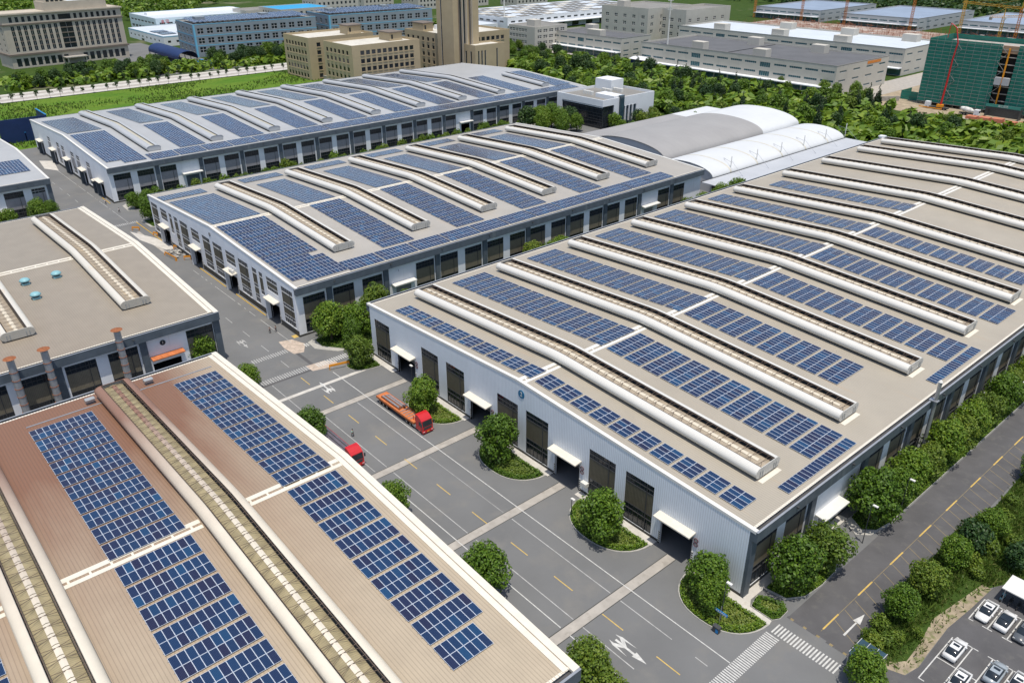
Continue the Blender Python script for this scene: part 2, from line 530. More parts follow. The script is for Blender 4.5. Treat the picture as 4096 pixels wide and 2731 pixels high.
def ventilator(key, T, x0, x1, yc, style, mats, label=None):
    """curved ridge ventilator lying across the roof from x0 to x1"""
    m = (BLD[key][0] + BLD[key][1]) / 2
    xs = [x0]
    if x0 < m - 2 and x1 > m + 2: xs += [m - 2.2, m - 1.1, m, m + 1.1, m + 2.2]
    xs.append(x1)
    def zc(x):
        z = rz_(key, x)
        if abs(x - m) < 2.2: z = z - .022 * (2.2 - abs(x - m))
        return z
    if style == 'A':
        lip = .75; prof = [(-2.0, .30), (-2.35, .45), (-2.6, .85), (-2.55, 1.3), (-2.2, 1.68), (-1.5, 1.92), (-.75, 1.98)]
        vy, vz0, vz1 = .75, 1.55, 1.66
    else:
        lip = 1.95; prof = [(-2.45, .32), (-2.85, .52), (-3.12, .92), (-3.18, 1.32), (-3.02, 1.68), (-2.62, 1.98), (-2.1, 2.1), (-1.95, 2.08)]
        vy, vz0, vz1 = 1.45, 1.35, 1.62
    top = None
    for side in (-1, 1):
        mb = MB()
        for a, b in zip(xs, xs[1:]):
            s = 0
            for (p, q) in zip(prof, prof[1:]):
                A = [(a, yc - side * -1 * p[0] if False else yc + (p[0] if side < 0 else -p[0]), zc(a) + p[1]), (b, yc + (p[0] if side < 0 else -p[0]), zc(b) + p[1]),
                     (b, yc + (q[0] if side < 0 else -q[0]), zc(b) + q[1]), (a, yc + (q[0] if side < 0 else -q[0]), zc(a) + q[1])]
                d = sqrt((p[0] - q[0]) ** 2 + (p[1] - q[1]) ** 2)
                mb.face(A, 0, [(a, s), (b, s), (b, s + d), (a, s + d)])
                # inner skin
                k = .9
                B = [(x, yc + (y - yc) * .955, z - .06) for x, y, z in A]
                mb.face(list(reversed(B)), 1)
                s += d
            for e in (prof[0], prof[-1]):
                y = yc + (e[0] if side < 0 else -e[0])
                mb.face([(a, y, zc(a) + e[1]), (b, y, zc(b) + e[1]), (b, yc + (y - yc) * .955, zc(b) + e[1] - .06), (a, yc + (y - yc) * .955, zc(a) + e[1] - .06)], 0)
        if side < 0:
            top = mb.build('roof_ventilator', [mats['skin'], mats['inner']], T)
            merge_smooth(top)
        else:
            o = mb.build('curved_skin', [mats['skin'], mats['inner']], top); merge_smooth(o)
    if label: top['label'] = label
    # throat and valley glazing
    th = MB()
    for a, b in zip(xs, xs[1:]):
        for y in (-vy, vy):
            th.face([(a, yc + y, zc(a) - .1), (b, yc + y, zc(b) - .1), (b, yc + y, zc(b) + vz0), (a, yc + y, zc(a) + vz0)])
        th.face([(a, yc - vy, zc(a) + .05), (b, yc - vy, zc(b) + .05), (b, yc - 2.3, zc(b) + .05), (a, yc - 2.3, zc(a) + .05)])  # dark strips over the roof add painted shade under the skins
        th.face([(a, yc + vy, zc(a) + .05), (b, yc + vy, zc(b) + .05), (b, yc + 2.3, zc(b) + .05), (a, yc + 2.3, zc(a) + .05)])
    th.build('throat', mats['inner'], top)
    gl = MB()
    for a, b in zip(xs, xs[1:]):
        for y in (-1, 1):
            gl.face([(a, yc + y * (vy + .1), zc(a) + vz0 - .03), (b, yc + y * (vy + .1), zc(b) + vz0 - .03), (b, yc, zc(b) + vz1), (a, yc, zc(a) + vz1)])
    gl.build('valley_glazing', mats['glaz'], top)
    if style != 'A':
        st = MB(); x = x0 + .4
        while x < x1 - 1.6:
            xe = min(x + 1.78, x1 - .2)
            if True:
                st.face([(x, yc - .38, zc(x) + vz1 + .0), (xe, yc - .38, zc(xe) + vz1 + .0), (xe, yc, zc(xe) + vz1 + .10), (x, yc, zc(x) + vz1 + .10)])
                st.face([(x, yc, zc(x) + vz1 + .10), (xe, yc, zc(xe) + vz1 + .10), (xe, yc + .38, zc(xe) + vz1 + .0), (x, yc + .38, zc(x) + vz1 + .0)])
            x += 1.9
        st.build('ridge_cover', mats['strip'], top)
        rd = MB(); x = x0 + .9; r = mats.get('rod_r', .032)
        i = 0
        while x < x1 - .5:
            z = zc(x)
            for y in (-1, 1):
                rd.tube((x, yc + y * 2.0, z + 2.02), (x, yc + y * .1, z + 1.72), r, 4, caps=False)
                if mats.get('vrods'):
                    rd.tube((x, yc + y * .1, z + 1.72), (x + .9, yc + y * 2.0, zc(x + .9) + 2.02), r, 4, caps=False)
            rd.tube((x, yc - .1, z + 1.72), (x, yc + .1, z + 1.72), r, 4, caps=False)
            x += 1.9; i += 1
        for y in (-1.72, 1.72):
            for a, b in zip(xs, xs[1:]):
                rd.tube((a, yc + y, zc(a) + 1.95), (b, yc + y, zc(b) + 1.95), r * 1.3, 4, caps=False)
        rd.build('brace_rods', mats['rod'], top)
    # end louvres
    for xe, sg in ((x0, -1), (x1, 1)):
        z = zc(xe); mb = MB()
        full = [(p[0], p[1]) for p in prof] + [(-p[0], p[1]) for p in reversed(prof)]
        if style == 'A':
            full = [(-1.7, .1)] + full + [(1.7, .1)]
        mb.face([(xe, yc + y, z + zz) for y, zz in full], 0 if style != 'A' else 1)
        if style != 'A':
            n = 11
            def yat(zz):
                for p, q in zip(prof, prof[1:]):
                    if min(p[1], q[1]) <= zz <= max(p[1], q[1]) and p[1] != q[1]:
                        return abs(p[0] + (q[0] - p[0]) * (zz - p[1]) / (q[1] - p[1]))
                return 2.0
            for i in range(n):
                zz = .36 + i * 1.68 / (n - 1); w_ = yat(zz) - .05
                mb.box(min(xe, xe + sg * .12), max(xe, xe + sg * .12), yc - w_, yc + w_, z + zz - .05, z + zz + .045, 1)
            for y in (-2.1, -1.5, 1.5, 2.1):
                mb.box(min(xe + sg * .12, xe + sg * .2), max(xe + sg * .12, xe + sg * .2), yc + y - .09, yc + y + .09, z + .5, z + 1.5, 0)
        # rim
        for p, q in zip(full, full[1:]):
            mb.tube((xe + sg * .06, yc + p[0], z + p[1]), (xe + sg * .06, yc + q[0], z + q[1]), .06, 4, mi=1, caps=False)
        mb.build('end_louvre', [mats['endback'], mats['skin']], top)
    return top


def skin_mat(name, col, lines=True, dirt=None):
    mt, t, P, N, L = _nodes(name)
    uv = N.new('ShaderNodeUVMap').outputs[0]
    sp = N.new('ShaderNodeSeparateXYZ'); L.new(uv, sp.inputs[0])
    pos = N.new('ShaderNodeNewGeometry').outputs['Position']
    f = noise(N, L, stretched(N, L, pos, .15, 1.5, 1.5), 1.0, 4)
    c = mixc(N, L, ramp01(N, L, f, .35, .75), tuple(x * .93 for x in col), col)
    if dirt:
        g = noise(N, L, stretched(N, L, pos, .06, .2, 1.2), 1.0, 4)
        c = mixc(N, L, ramp01(N, L, g, dirt[1], dirt[2]), c, dirt[0])
    if lines:
        fr = mth(N, L, 'FRACT', mth(N, L, 'MULTIPLY', sp.outputs[1], 1 / .26))
        k = mth(N, L, 'LESS_THAN', fr, .22)
        c = mixc(N, L, mth(N, L, 'MULTIPLY', k, .35), c, tuple(x * .62 for x in col))
    L.new(c, P.inputs['Base Color'])
    P.inputs['Roughness'].default_value = .38
    return mt


MAT['skin_C'] = skin_mat('white_ventilator_skin', (.64, .63, .59))
MAT['skin_A'] = skin_mat('silver_ventilator_skin', (.42, .435, .45), lines=False)
MAT['skin_D'] = skin_mat('cream_ventilator_skin', (.64, .61, .54), lines=True, dirt=((.62, .44, .26), .62, .85))
MAT['glaz_C'] = M('beige_valley_sheet', (.36, .305, .23), .5, .10, .6, stripe=(0, .35, .2, .85, 0), streak=((.55, .44, .28), (.1, 1, 1), .55, .8))
MAT['glaz_A'] = M('cream_valley_sheet', (.48, .46, .38), .5, .08, .6)
MAT['glaz_E'] = M('olive_valley_sheet', (.30, .255, .15), .5, .25, .5, stripe=(0, .3, .25, .8, 0))
MAT['strip_C'] = M('cream_ridge_cover', (.60, .54, .43), .5, .06, 1)
MAT['inner_shade'] = M('ventilator_inside_shade', (.10, .095, .085), .8, .2, 1)  # dark colour paints in extra shade for the slots and throat
MAT['endback'] = M('louvre_shadow_gap', (.30, .31, .31), .7, .05, 1)
MAT['end_A'] = M('pale_end_cap', (.62, .64, .65), .45, .05, 1)


def gradient_brown(name, c0, c1, stripe_fac, xa, xb, ya=None, yb=None, amt=1.0):
    """roof sheet carrying a patch of rust dust that thins out along x (a stain on the sheet itself)"""
    mt, t, P, N, L = _nodes(name)
    pos = N.new('ShaderNodeNewGeometry').outputs['Position']
    sp = N.new('ShaderNodeSeparateXYZ'); L.new(pos, sp.inputs[0])
    g = ramp01(N, L, sp.outputs[0], xb, xa)
    if ya is not None:
        g = mth(N, L, 'MULTIPLY', g, ramp01(N, L, sp.outputs[1], yb, ya))
    f = noise(N, L, stretched(N, L, pos, .05, .35, 1), 1.0, 5, .6)
    g = mth(N, L, 'MULTIPLY', mth(N, L, 'ADD', mth(N, L, 'MULTIPLY', f, .8), mth(N, L, 'MULTIPLY', g, 1.1)), g)
    g2 = N.new('ShaderNodeClamp'); L.new(mth(N, L, 'MULTIPLY', g, amt), g2.inputs[0])
    v = noise(N, L, pos, .3, 4)
    b = mixc(N, L, ramp01(N, L, v, .3, .7), tuple(x * .94 for x in c0), tuple(x * 1.05 for x in c0))
    c = mixc(N, L, g2.outputs[0], b, c1)
    if stripe_fac < 1:
        fr = mth(N, L, 'FRACT', mth(N, L, 'MULTIPLY', sp.outputs[1], 1 / .47))
        k = mth(N, L, 'LESS_THAN', fr, .2)
        c = mixc(N, L, mth(N, L, 'MULTIPLY', k, 1 - stripe_fac), c, (.05, .04, .03))
        b_ = N.new('ShaderNodeBump'); b_.inputs['Strength'].default_value = .3; b_.inputs['Distance'].default_value = .1
        L.new(mth(N, L, 'ABSOLUTE', mth(N, L, 'SUBTRACT', fr, .5)), b_.inputs['Height']); L.new(b_.outputs[0], P.inputs['Normal'])
    L.new(c, P.inputs['Base Color'])
    P.inputs['Roughness'].default_value = .5
    return mt


MAT['roof_E'] = gradient_brown('rust_dusted_roof_sheet', (.40, .335, .245), (.205, .105, .062), .74, -95, -8, -50, -34, 1.0)
MAT['roof_D'] = gradient_brown('dusty_roof_sheet', (.285, .25, .20), (.20, .135, .09), .82, -105, -185, -95, -30, .62)
MAT['skin_E'] = gradient_brown('rust_dusted_skin', (.63, .58, .48), (.24, .135, .095), 1.0, -97, -35, None, None, 1.0)
MAT['rod_dk'] = M('brown_steel_rod', (.14, .10, .075), .6, .2, 2)


def warehouse(k, label, walls, roofm, fascia_lights=True, back=False):
    x0, x1, y0, y1, h, hr = BLD[k]
    m = (x0 + x1) / 2
    T = thing('warehouse', (m, (y0 + y1) / 2, 0), label, 'warehouse')
    wx0, wx1 = x0 + OV, x1 - OV
    W = wx1 - wx0
    top = lambda u: rz_(k, wx0 + u) - .12
    # -y gable
    for side, org, ud, L, tp, tops in (('front', (wx0, y0, 0), (1, 0, 0), W, top, (m - wx0,)), ('back', (wx1, y1, 0), (-1, 0, 0), W, lambda u: rz_(k, wx1 - u) - .12, (wx1 - m,)),
                                       ('right', (wx1, y0, 0), (0, 1, 0), y1 - y0, lambda u: h - .1, ()), ('left', (wx0, y1, 0), (0, -1, 0), y1 - y0, lambda u: h - .1, ())):
        spec = walls.get(side, {})
        mb = MB()
        wall_holes(mb, org, ud, L, tp, spec.get('holes', []), .35, tops=tops)
        mb.build('wall', [MAT[spec.get('mat', 'white_plain')]], T)
    # plinths, slightly proud
    for side, org, ud in (('front', Vector((wx0, y0, 0)), Vector((1, 0, 0))), ('right', Vector((wx1, y0, 0)), Vector((0, 1, 0)))):
        spec = walls.get(side, {})
        if 'plinth' not in spec: continue
        mb = MB(); L = W if side == 'front' else y1 - y0
        gaps = sorted([g for g in spec['holes'] if g[2] < .3], key=lambda g: g[0])
        u = 0.0; nn = Vector((ud.y, -ud.x, 0))
        for g in gaps + [(L, L, 0, 0)]:
            if g[0] - u > .2:
                a = org + ud * u; b = org + ud * g[0]; o_ = nn * .06
                lo = [a + o_, b + o_, b - nn * .02, a - nn * .02]
                mb.hexa([tuple(p) for p in lo], [(p.x, p.y, spec['plinth']) for p in lo])
            u = g[1]
        mb.build('plinth', MAT['plinth'], T)
    # roof sheets
    mb = MB(); ex0, ex1 = x0 + .95, x1 - .95; t = .14
    Y0, Y1 = y0 + .05, y1 - .05
    for a, b in ((ex0, m), (m, ex1)):
        za, zb = rz_(k, a), rz_(k, b)
        mb.hexa([(a, Y0, za - t), (b, Y0, zb - t), (b, Y1, zb - t), (a, Y1, za - t)], [(a, Y0, za), (b, Y0, zb), (b, Y1, zb), (a, Y1, za)])
    roof = mb.build('roof', MAT[roofm], T)
    # eave panel tips (the scalloped ends over the gutter)
    for sx, e in ((-1, ex0), (1, ex1)):
        mb = MB(); z = rz_(k, e); y = max(Y0, -130)
        yy = y + .1; ymax = min(Y1 - .5, 245)
        while yy < ymax:
            mb.box(min(e - sx * .34, e + sx * .06), max(e - sx * .34, e + sx * .06), yy, yy + .40, z - .02, z + .035)
            yy += .47
        mb.build('eave_tips', MAT['cream_metal'] if k != 'A' else MAT['white_metal'], roof, link=True)
    # verge trims
    vm = MAT['white_metal'] if k not in ('E', 'D') else MAT['cream_metal']
    for yv, s in ((y0, 1), (y1, -1)):
        mb = MB()
        ya, yb = (yv - .07, yv + .62) if s > 0 else (yv - .62, yv + .07)
        if k in ('D', 'E') and s < 0: ya = yv - .95
        for a, b in ((x0 + .3, m), (m, x1 - .3)):
            za, zb = rz_(k, a), rz_(k, b)
            lo = [(a, ya, za - .30), (b, ya, zb - .30), (b, yb, zb - .30), (a, yb, za - .30)]
            mb.hexa(lo, [(p[0], p[1], p[2] + .30 + .16) for p in lo])
        if k in ('D', 'E') and s < 0:
            for a, b in ((x0 + .95, m), (m, x1 - .95)):
                za, zb = rz_(k, a) + .1, rz_(k, b) + .1
                lo = [(a, yv - 1.9, za - .08), (b, yv - 1.9, zb - .08), (b, yv - 1.08, zb - .08), (a, yv - 1.08, za - .08)]
                mb.hexa(lo, [(p[0], p[1], p[2] + .12) for p in lo])
        mb.build('verge_trim', vm, T)
    # eave fascia with open gutter
    for sx, e, wx in ((1, x1, wx1), (-1, x0, wx0)):
        mb = MB()
        a, b = (e - .16, e) if sx > 0 else (e, e + .16)
        mb.box(a, b, y0 - .02, y1 + .02, h - 1.75, h + .05, 0)          # outer plate
        c, d = (wx, e - .16) if sx > 0 else (e + .16, wx)
        mb.box(c, d, y0 - .02, y1 + .02, h - 1.75, h - 1.62, 0)          # soffit
        mb.box(c, d, y0 - .02, y0 + .12, h - 1.62, h - .02, 0)           # end caps
        mb.box(c, d, y1 - .12, y1 + .02, h - 1.62, h - .02, 0)
        g0, g1 = (e - 1.0, e - .16) if sx > 0 else (e + .16, e + 1.0)
        mb.box(g0, g1, y0 + .12, y1 - .12, h - .55, h - .45, 1)         # gutter floor
        r0, r1 = (e - .30, e + .02) if sx > 0 else (e - .02, e + .30)
        mb.box(r0, r1, y0 - .04, y1 + .04, h + .053, h + .11, 2)         # rim cap
        fo = mb.build('eave_fascia', [MAT['slate'], MAT['gutter'], MAT['slate_lt']], T)
        if fascia_lights and sx > 0:
            y = y0 + 10
            while y < min(y1 - 3, 180):
                q = MB(); q.box(e, e + .35, y - .16, y + .16, h - .75, h - .45, 0); q.box(e + .05, e + .3, y - .1, y + .1, h - .82, h - .752, 1)
                q.build('fascia_lamp', [MAT['dark_steel'], MAT['white_metal']], T)
                y += 16
    return T


def ridge_strip(k, T, segs, mat='cream_metal'):
    x0, x1, y0, y1, h, hr = BLD[k]; m = (x0 + x1) / 2
    mb = MB()
    for a, b in segs:
        for u0, u1 in ((m - .1, m + .75), (m + 1.25, m + 1.95)):
            lo = [(u0, a, rz_(k, u0) + .012), (u1, a, rz_(k, u1) + .012), (u1, b, rz_(k, u1) + .012), (u0, b, rz_(k, u0) + .012)]
            mb.hexa(lo, [(p[0], p[1], p[2] + .07) for p in lo])
        y = a + .6
        while y < b - .5:
            u0, u1 = m + .755, m + 1.245
            lo = [(u0, y, rz_(k, u0) + .012), (u1, y, rz_(k, u1) + .012), (u1, y + .3, rz_(k, u1) + .012), (u0, y + .3, rz_(k, u0) + .012)]
            mb.hexa(lo, [(p[0], p[1], p[2] + .06) for p in lo])
            y += 2.6
    return mb.build('ridge_flashing', MAT[mat], T)


def canopy(T, axis, a, b, w, z, mat='cream_metal', out=1.6):
    """axis 'x': on the -y gable at y=w from x=a..b; 'y': on the +x wall at x=w"""
    mb = MB()
    if axis == 'x':
        lo = [(a, w - out, z - .42), (b, w - out, z - .42), (b, w - .01, z - .2), (a, w - .01, z - .2)]
    else:
        lo = [(w + .01, a, z - .2), (w + out, a, z - .42), (w + out, b, z - .42), (w + .01, b, z - .2)]
    mb.hexa(lo, [(p[0], p[1], p[2] + .22) for p in lo])
    return mb.build('door_canopy', MAT[mat], T)


def striped_posts(T, xs, y, axis='x'):
    mb = MB()
    for x in xs:
        for i in range(12):
            if axis == 'x': mb.box(x - .14, x + .14, y - .09, y - .005, .15 + i * .2, .15 + i * .2 + .2, i % 2)
            else: mb.box(y + .005, y + .09, x - .14, x + .14, .15 + i * .2, .15 + i * .2 + .2, i % 2)
    return mb.build('door_guard', [MAT['black'], MAT['white_metal']], T)


def text_obj(name, body, size, mat, parent, loc, rot, ext=.02):
    cu = bpy.data.curves.new(name, 'FONT'); cu.body = body; cu.size = size; cu.extrude = ext
    cu.align_x = 'CENTER'; cu.align_y = 'CENTER'
    o = bpy.data.objects.new(name, cu)
    dg = None
    COL.objects.link(o)
    bpy.context.view_layer.update()
    me = bpy.data.meshes.new_from_object(o.evaluated_get(bpy.context.evaluated_depsgraph_get()))
    COL.objects.unlink(o); bpy.data.objects.remove(o)
    me.name = name
    me.materials.clear(); me.materials.append(mat)
    o = bpy.data.objects.new(name, me); COL.objects.link(o)
    if parent is not None:
        o.parent = parent; o.location = Vector(loc) - root_loc(parent)
    else: o.location = loc
    o.rotation_euler = rot
    return o


def round_badge(T, c, r, body, mat_d, mat_t, axis='x'):
    mb = MB(); c = Vector(c)
    d = Vector((0, -1, 0)) if axis == 'x' else Vector((1, 0, 0))
    mb.tube(c, c + d * .08, r, 28)
    b = mb.build('number_badge', mat_d, T)
    rot = (pi / 2, 0, 0) if axis == 'x' else (pi / 2, 0, pi / 2)
    text_obj('numeral', body, r * 1.5, mat_t, b, c + d * .085, rot)
    return b
# ------------------------------------------------------------------ the five main warehouses
TALL = [(0, 2.4, 'g'), (2.4, 3.4, 'g'), (3.4, 7.5, 'p'), (7.5, 8.35, 'g'), (8.35, 9.3, 'g')]


def holes_from(xs, z0, z1, o):
    return [(a - o, b - o, z0, z1) for a, b in xs]


# --- C
cw = [(-98.9, -93), (-81, -75.1), (-72.4, -66.5), (-56.4, -50.5), (-48.3, -42.4), (-32.3, -26.4), (-24.2, -18.3)]
cd = [(-90.1, -83.6), (-64.5, -58.4), (-40.4, -34.4), (-16.4, -10.3)]
o = BLD['C'][0] + OV
cy = []
cyd = [(19.3, 26.4), (115.5, 122.5)]
for i in range(15):
    for a in (1.9 + 16.1 * i, 9.9 + 16.1 * i):
        if a < 228 and not any(d0 - 3 < a < d1 for d0, d1 in cyd): cy.append((a, a + 5.8))
wc = {'front': {'mat': 'white_wall', 'plinth': .55, 'holes': holes_from(cw, .55, 9.85, o) + holes_from(cd, 0, 5.3, o)},
      'right': {'mat': 'white_wall_y', 'plinth': .5, 'holes': holes_from(cy, .55, 9.85, 0) + [(20.6, 25.2, 0, 4.6)]}}
TC = warehouse('C', 'large white warehouse with blue 2 badge and curved white roof ventilators', wc, 'roof_C')
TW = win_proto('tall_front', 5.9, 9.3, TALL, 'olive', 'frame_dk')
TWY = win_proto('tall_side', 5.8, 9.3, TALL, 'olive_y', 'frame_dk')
for a, b in cw: put_window(TW, TC, (a, 0.08, .55))
for a, b in cy[:24]: put_window(TWY, TC, (-OV - .08, a, .55), pi / 2)
for a, b in cd:
    canopy(TC, 'x', a - .5, b + .4, 0, 6.35)
    striped_posts(TC, (a - .15, b + .15), 0)
    mb = MB(); mb.box(a - .12, a, -.05, .3, 0, 5.3); mb.box(b, b + .12, -.05, .3, 0, 5.3); mb.box(a - .12, b + .12, -.05, .3, 5.3, 5.42)
    mb.build('door_frame', MAT['frame'], TC)
    mb = MB(); mb.box(a, b, .36, .42, 4.2, 5.28); mb.build('rolled_door', MAT['dark_steel'], TC)
    for i, z in enumerate((5.0, 4.2)):
        q = MB(); n = 14; c = (b + .62, -.06, z)
        for j in range(n):
            t0, t1 = 2 * pi * j / n, 2 * pi * (j + 1) / n
            q.tube((c[0] + .36 * cos(t0), c[1], c[2] + .36 * sin(t0)), (c[0] + .36 * cos(t1), c[1], c[2] + .36 * sin(t1)), .07, 5)
        q.tube((c[0], -.02, c[2]), (c[0], -.06, c[2]), .22, 12, mi=1)
        q.build('gate_number_ring', [M('maroon_ring', (.16, .08, .09), .6, 0) if 'ring' not in MAT else MAT['ring'], MAT['concrete_lt']], TC)
canopy(TC, 'y', 18.9, 26.2, -OV, 5.0, 'white_metal', 2.0)
mb = MB(); mb.box(-OV, -OV + .1, 18.2, 26.6, 4.65, 10.7); mb.build('wall_panel', MAT['white_plain'], TC)
mb = MB(); mb.box(-OV - .3, -OV - .2, 20.6, 25.2, 0, 4.6); mb.build('side_door', MAT['lilac'], TC)
for i in range(14):
    y = .7 + 16.1 * i
    mb = MB(); mb.box(-OV, -OV + .55, y - .7, y + .7, 0, 10.75); mb.build('pilaster', MAT['slate'], TC)
MAT['badge_blue'] = M('blue_badge', (.01, .14, .27), .4, .03, 1)
MAT['badge_black'] = M('dark_badge', (.02, .025, .035), .4, .03, 1)
round_badge(TC, (-49.5, 0, 12.6), .82, '2', MAT['badge_blue'], MAT['white_metal'])
mb = MB(); mb.box(-33.3, -32.0, -.9, -.08, 2.2, 2.9); mb.build('air_conditioner', MAT['white_metal'], TC)

CV = [12.4, 36.4, 60.6, 85., 108.6, 132.6, 159.7, 184.0, 208.5, 226.2]
vm = {'skin': MAT['skin_C'], 'inner': MAT['inner_shade'], 'glaz': MAT['glaz_C'], 'strip': MAT['strip_C'], 'rod': MAT['rod_dk'], 'endback': MAT['endback'], 'vrods': True}
for i, yc in enumerate(CV):
    ventilator('C', TC, -96.2, -6.9, yc, 'C', vm)
seg = []
ed = [0.7] + sum([[y - 3.0, y + 3.0] for y in CV], []) + [234]
for a, b in zip(ed[::2], ed[1::2]):
    if b - a > 1: seg.append((a, b))
ridge_strip('C', TC, seg, 'white_metal')
# rusty drip marks are in the sheet; small flashing aprons below the ventilator ends
for yc in CV[:6]:
    mb = MB(); lo = [(-6.7, yc - 2.6, rz_('C', -6.7) + .01), (-5.9, yc - 2.6, rz_('C', -5.9) + .01), (-5.9, yc + 2.6, rz_('C', -5.9) + .01), (-6.7, yc + 2.6, rz_('C', -6.7) + .01)]
    mb.hexa(lo, [(p[0], p[1], p[2] + .04) for p in lo]); mb.build('apron_flashing', MAT['cream_metal'], TC)

# --- B
bw = [(-214.6, -209.0, 1.7, 11.2), (-206.7, -201.2, 7.6, 11.2), (-199.5, -197.2, 5.0, 11.2), (-195.6, -192.6, 1.7, 11.2), (-191, -185, 1.7, 11.2), (-182.5, -176.7, 7.6, 11.2), (-174.4, -169, 1.7, 11.2),
      (-167.2, -161, 1.7, 11.2), (-158.7, -152.8, 7.6, 11.2), (-150.9, -145, 1.7, 11.2), (-142.7, -140, 1.7, 11.2), (-138.8, -136.7, 5.0, 11.2), (-134.7, -128.8, 7.6, 11.2), (-126.8, -121, 1.7, 11.2)]
bd = [(-206.6, -201.6), (-182.4, -177.4), (-158.4, -153.4), (-134.2, -129.2)]
o = BLD['B'][0] + OV
byd = [(17.4, 25.4), (113.7, 121.7)]
by = [(-6.5, -.7)]
for i in range(9):
    for a in (1.5 + 16.07 * i, 9.7 + 16.07 * i):
        if a < 138 and not any(d0 - 2 < a < d1 for d0, d1 in byd): by.append((a, a + 5.8))
wb = {'front': {'mat': 'white_plain', 'plinth': 1.5, 'holes': [(a - o, b - o, c, d) for a, b, c, d in bw] + holes_from(bd, 0, 4.6, o)},
      'right': {'mat': 'white_plain', 'plinth': .5, 'holes': [(a + 8.5, b + 8.5, .55, 9.85) for a, b in by] + [(19.4 + 8.5, 24 + 8.5, 0, 4.8), (115.6 + 8.5, 120.2 + 8.5, 0, 4.8)]}}
TB = warehouse('B', 'middle white warehouse with tall windows and solar panels across its roof', wb, 'roof_B')
for a, b, c, d in bw:
    H = d - c
    if H > 9: sch = [(0, 1.5, 'g'), (1.5, 2.4, 'g'), (2.4, 4.3, 'p'), (4.3, 5.3, 'g'), (5.3, 8.1, 'p'), (8.1, 9.5, 'g')]
    elif H > 5: sch = [(0, 1.2, 'g'), (1.2, 4.8, 'p'), (4.8, H, 'g')]
    else: sch = [(0, 1.1, 'g'), (1.1, 2.5, 'p'), (2.5, 3.6, 'g')]
    put_window(win_proto('b%.1f' % H, b - a, H, sch, 'olive'), TB, (a, -8.5 + .08, c))
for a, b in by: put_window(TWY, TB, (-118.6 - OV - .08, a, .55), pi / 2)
for a, b in bd:
    canopy(TB, 'x', a - .4, b + .5, -8.5, 6.2)
    mb = MB(); mb.box(a - .5, a - .02, -8.5 - 1.1, -8.5 - .01, 0, 5.9); mb.build('door_side_wall', MAT['white_plain'], TB)
    mb = MB(); mb.box(a - .12, a, -8.56, -8.2, 0, 4.6); mb.box(b, b + .12, -8.56, -8.2, 0, 4.6); mb.box(a - .12, b + .12, -8.56, -8.2, 4.6, 4.72); mb.build('door_frame', MAT['frame_dk'], TB)
    striped_posts(TB, (b + .25,), -8.58)
for (a, b) in ((18.0, 24.9), (114.1, 122)):
    canopy(TB, 'y', a, b, -118.6 - OV, 6.3, 'white_metal', 1.6)
for (a, b) in ((19.4, 24), (115.6, 120.2)):
    mb = MB(); mb.box(-118.6 - OV - .3, -118.6 - OV - .22, a, b, 0, 4.8); mb.build('side_door', MAT['lilac'], TB)
for i in range(10):
    y = .4 + 16.07 * i
    if i == 0: pass
    if y > 144: break
    mb = MB(); mb.box(-118.6 - OV, -118.6 - OV + .45, y - .7, y + .7, 0, 11); mb.build('pilaster', MAT['slate'], TB)
round_badge(TB, (-118.6 - OV, 20.4, 9.3), .55, '1', MAT['white_plain'], MAT['badge_black'], 'y')
round_badge(TB, (-167.9, -8.5, 12.9), .55, '0', MAT['badge_black'], MAT['white_metal'])
vmB = dict(vm); vmB['vrods'] = False
BV = [12.0 + 24.05 * i for i in range(6)]
for yc in BV: ventilator('B', TB, -205.2, -131.7, yc, 'B', vmB)
ed = [-7.8] + sum([[y - 3.0, y + 3.0] for y in BV], []) + [144]
ridge_strip('B', TB, [(a, b) for a, b in zip(ed[::2], ed[1::2]) if b - a > 1])
for x in (-206, -182, -158, -134):
    pass
mb = MB(); mb.box(-155.6, -154.7, -9.6, -8.9, 6.25, 6.95); mb.box(-154.3, -153.4, -9.6, -8.9, 6.25, 6.95); mb.build('air_conditioner', MAT['white_metal'], TB)

# --- A
aw = [(-338.2, -334), (-324.9, -320.6), (-317.8, -313.5), (-304.9, -300.4), (-297.3, -292.9), (-284.5, -279.9)]
ad_ = [(-352.9, -348.2), (-332.4, -328.2), (-311.8, -307.6), (-291.4, -287.2), (-275.8, -273.4), (-271.2, -266.6)]
o = BLD['A'][0] + OV
ayd = [(17.4, 24.6), (146.3, 154)]
ay = [(-6.4, -.5)]
for i in range(15):
    for a in (1.8 + 16.12 * i, 9.9 + 16.12 * i):
        if a < 222 and not any(d0 - 2 < a < d1 for d0, d1 in ayd): ay.append((a, a + 5.8))
wa = {'front': {'mat': 'white_plain', 'plinth': 1.0, 'holes': holes_from(aw, 1.4, 4.2, o) + holes_from(aw, 8.05, 9.95, o) + holes_from(ad_, 0, 4.9, o)},
      'right': {'mat': 'white_plain', 'plinth': .5, 'holes': [(a + 8.1, b + 8.1, .55, 9.85) for a, b in ay] + [(18.6 + 8.1, 23.6 + 8.1, 0, 5), (147.6 + 8.1, 152.6 + 8.1, 0, 5)]}}
TA = warehouse('A', 'far long white warehouse with silver roof ventilators and wall to wall solar panels', wa, 'roof_A')
WL = win_proto('a_low', 4.25, 2.8, [(0, 1.4, 'g'), (1.4, 2.8, 'g')], 'lilac_x')
WU = win_proto('a_up', 4.25, 1.9, [(0, .95, 'g'), (.95, 1.9, 'g')], 'lilac_x')
TWA = win_proto('tall_side_a', 5.8, 9.3, [(0, 2.2, 'g'), (2.2, 3.4, 'g'), (3.4, 7.3, 'p'), (7.3, 8.3, 'g'), (8.3, 9.3, 'g')], 'lilac', 'frame_dk')
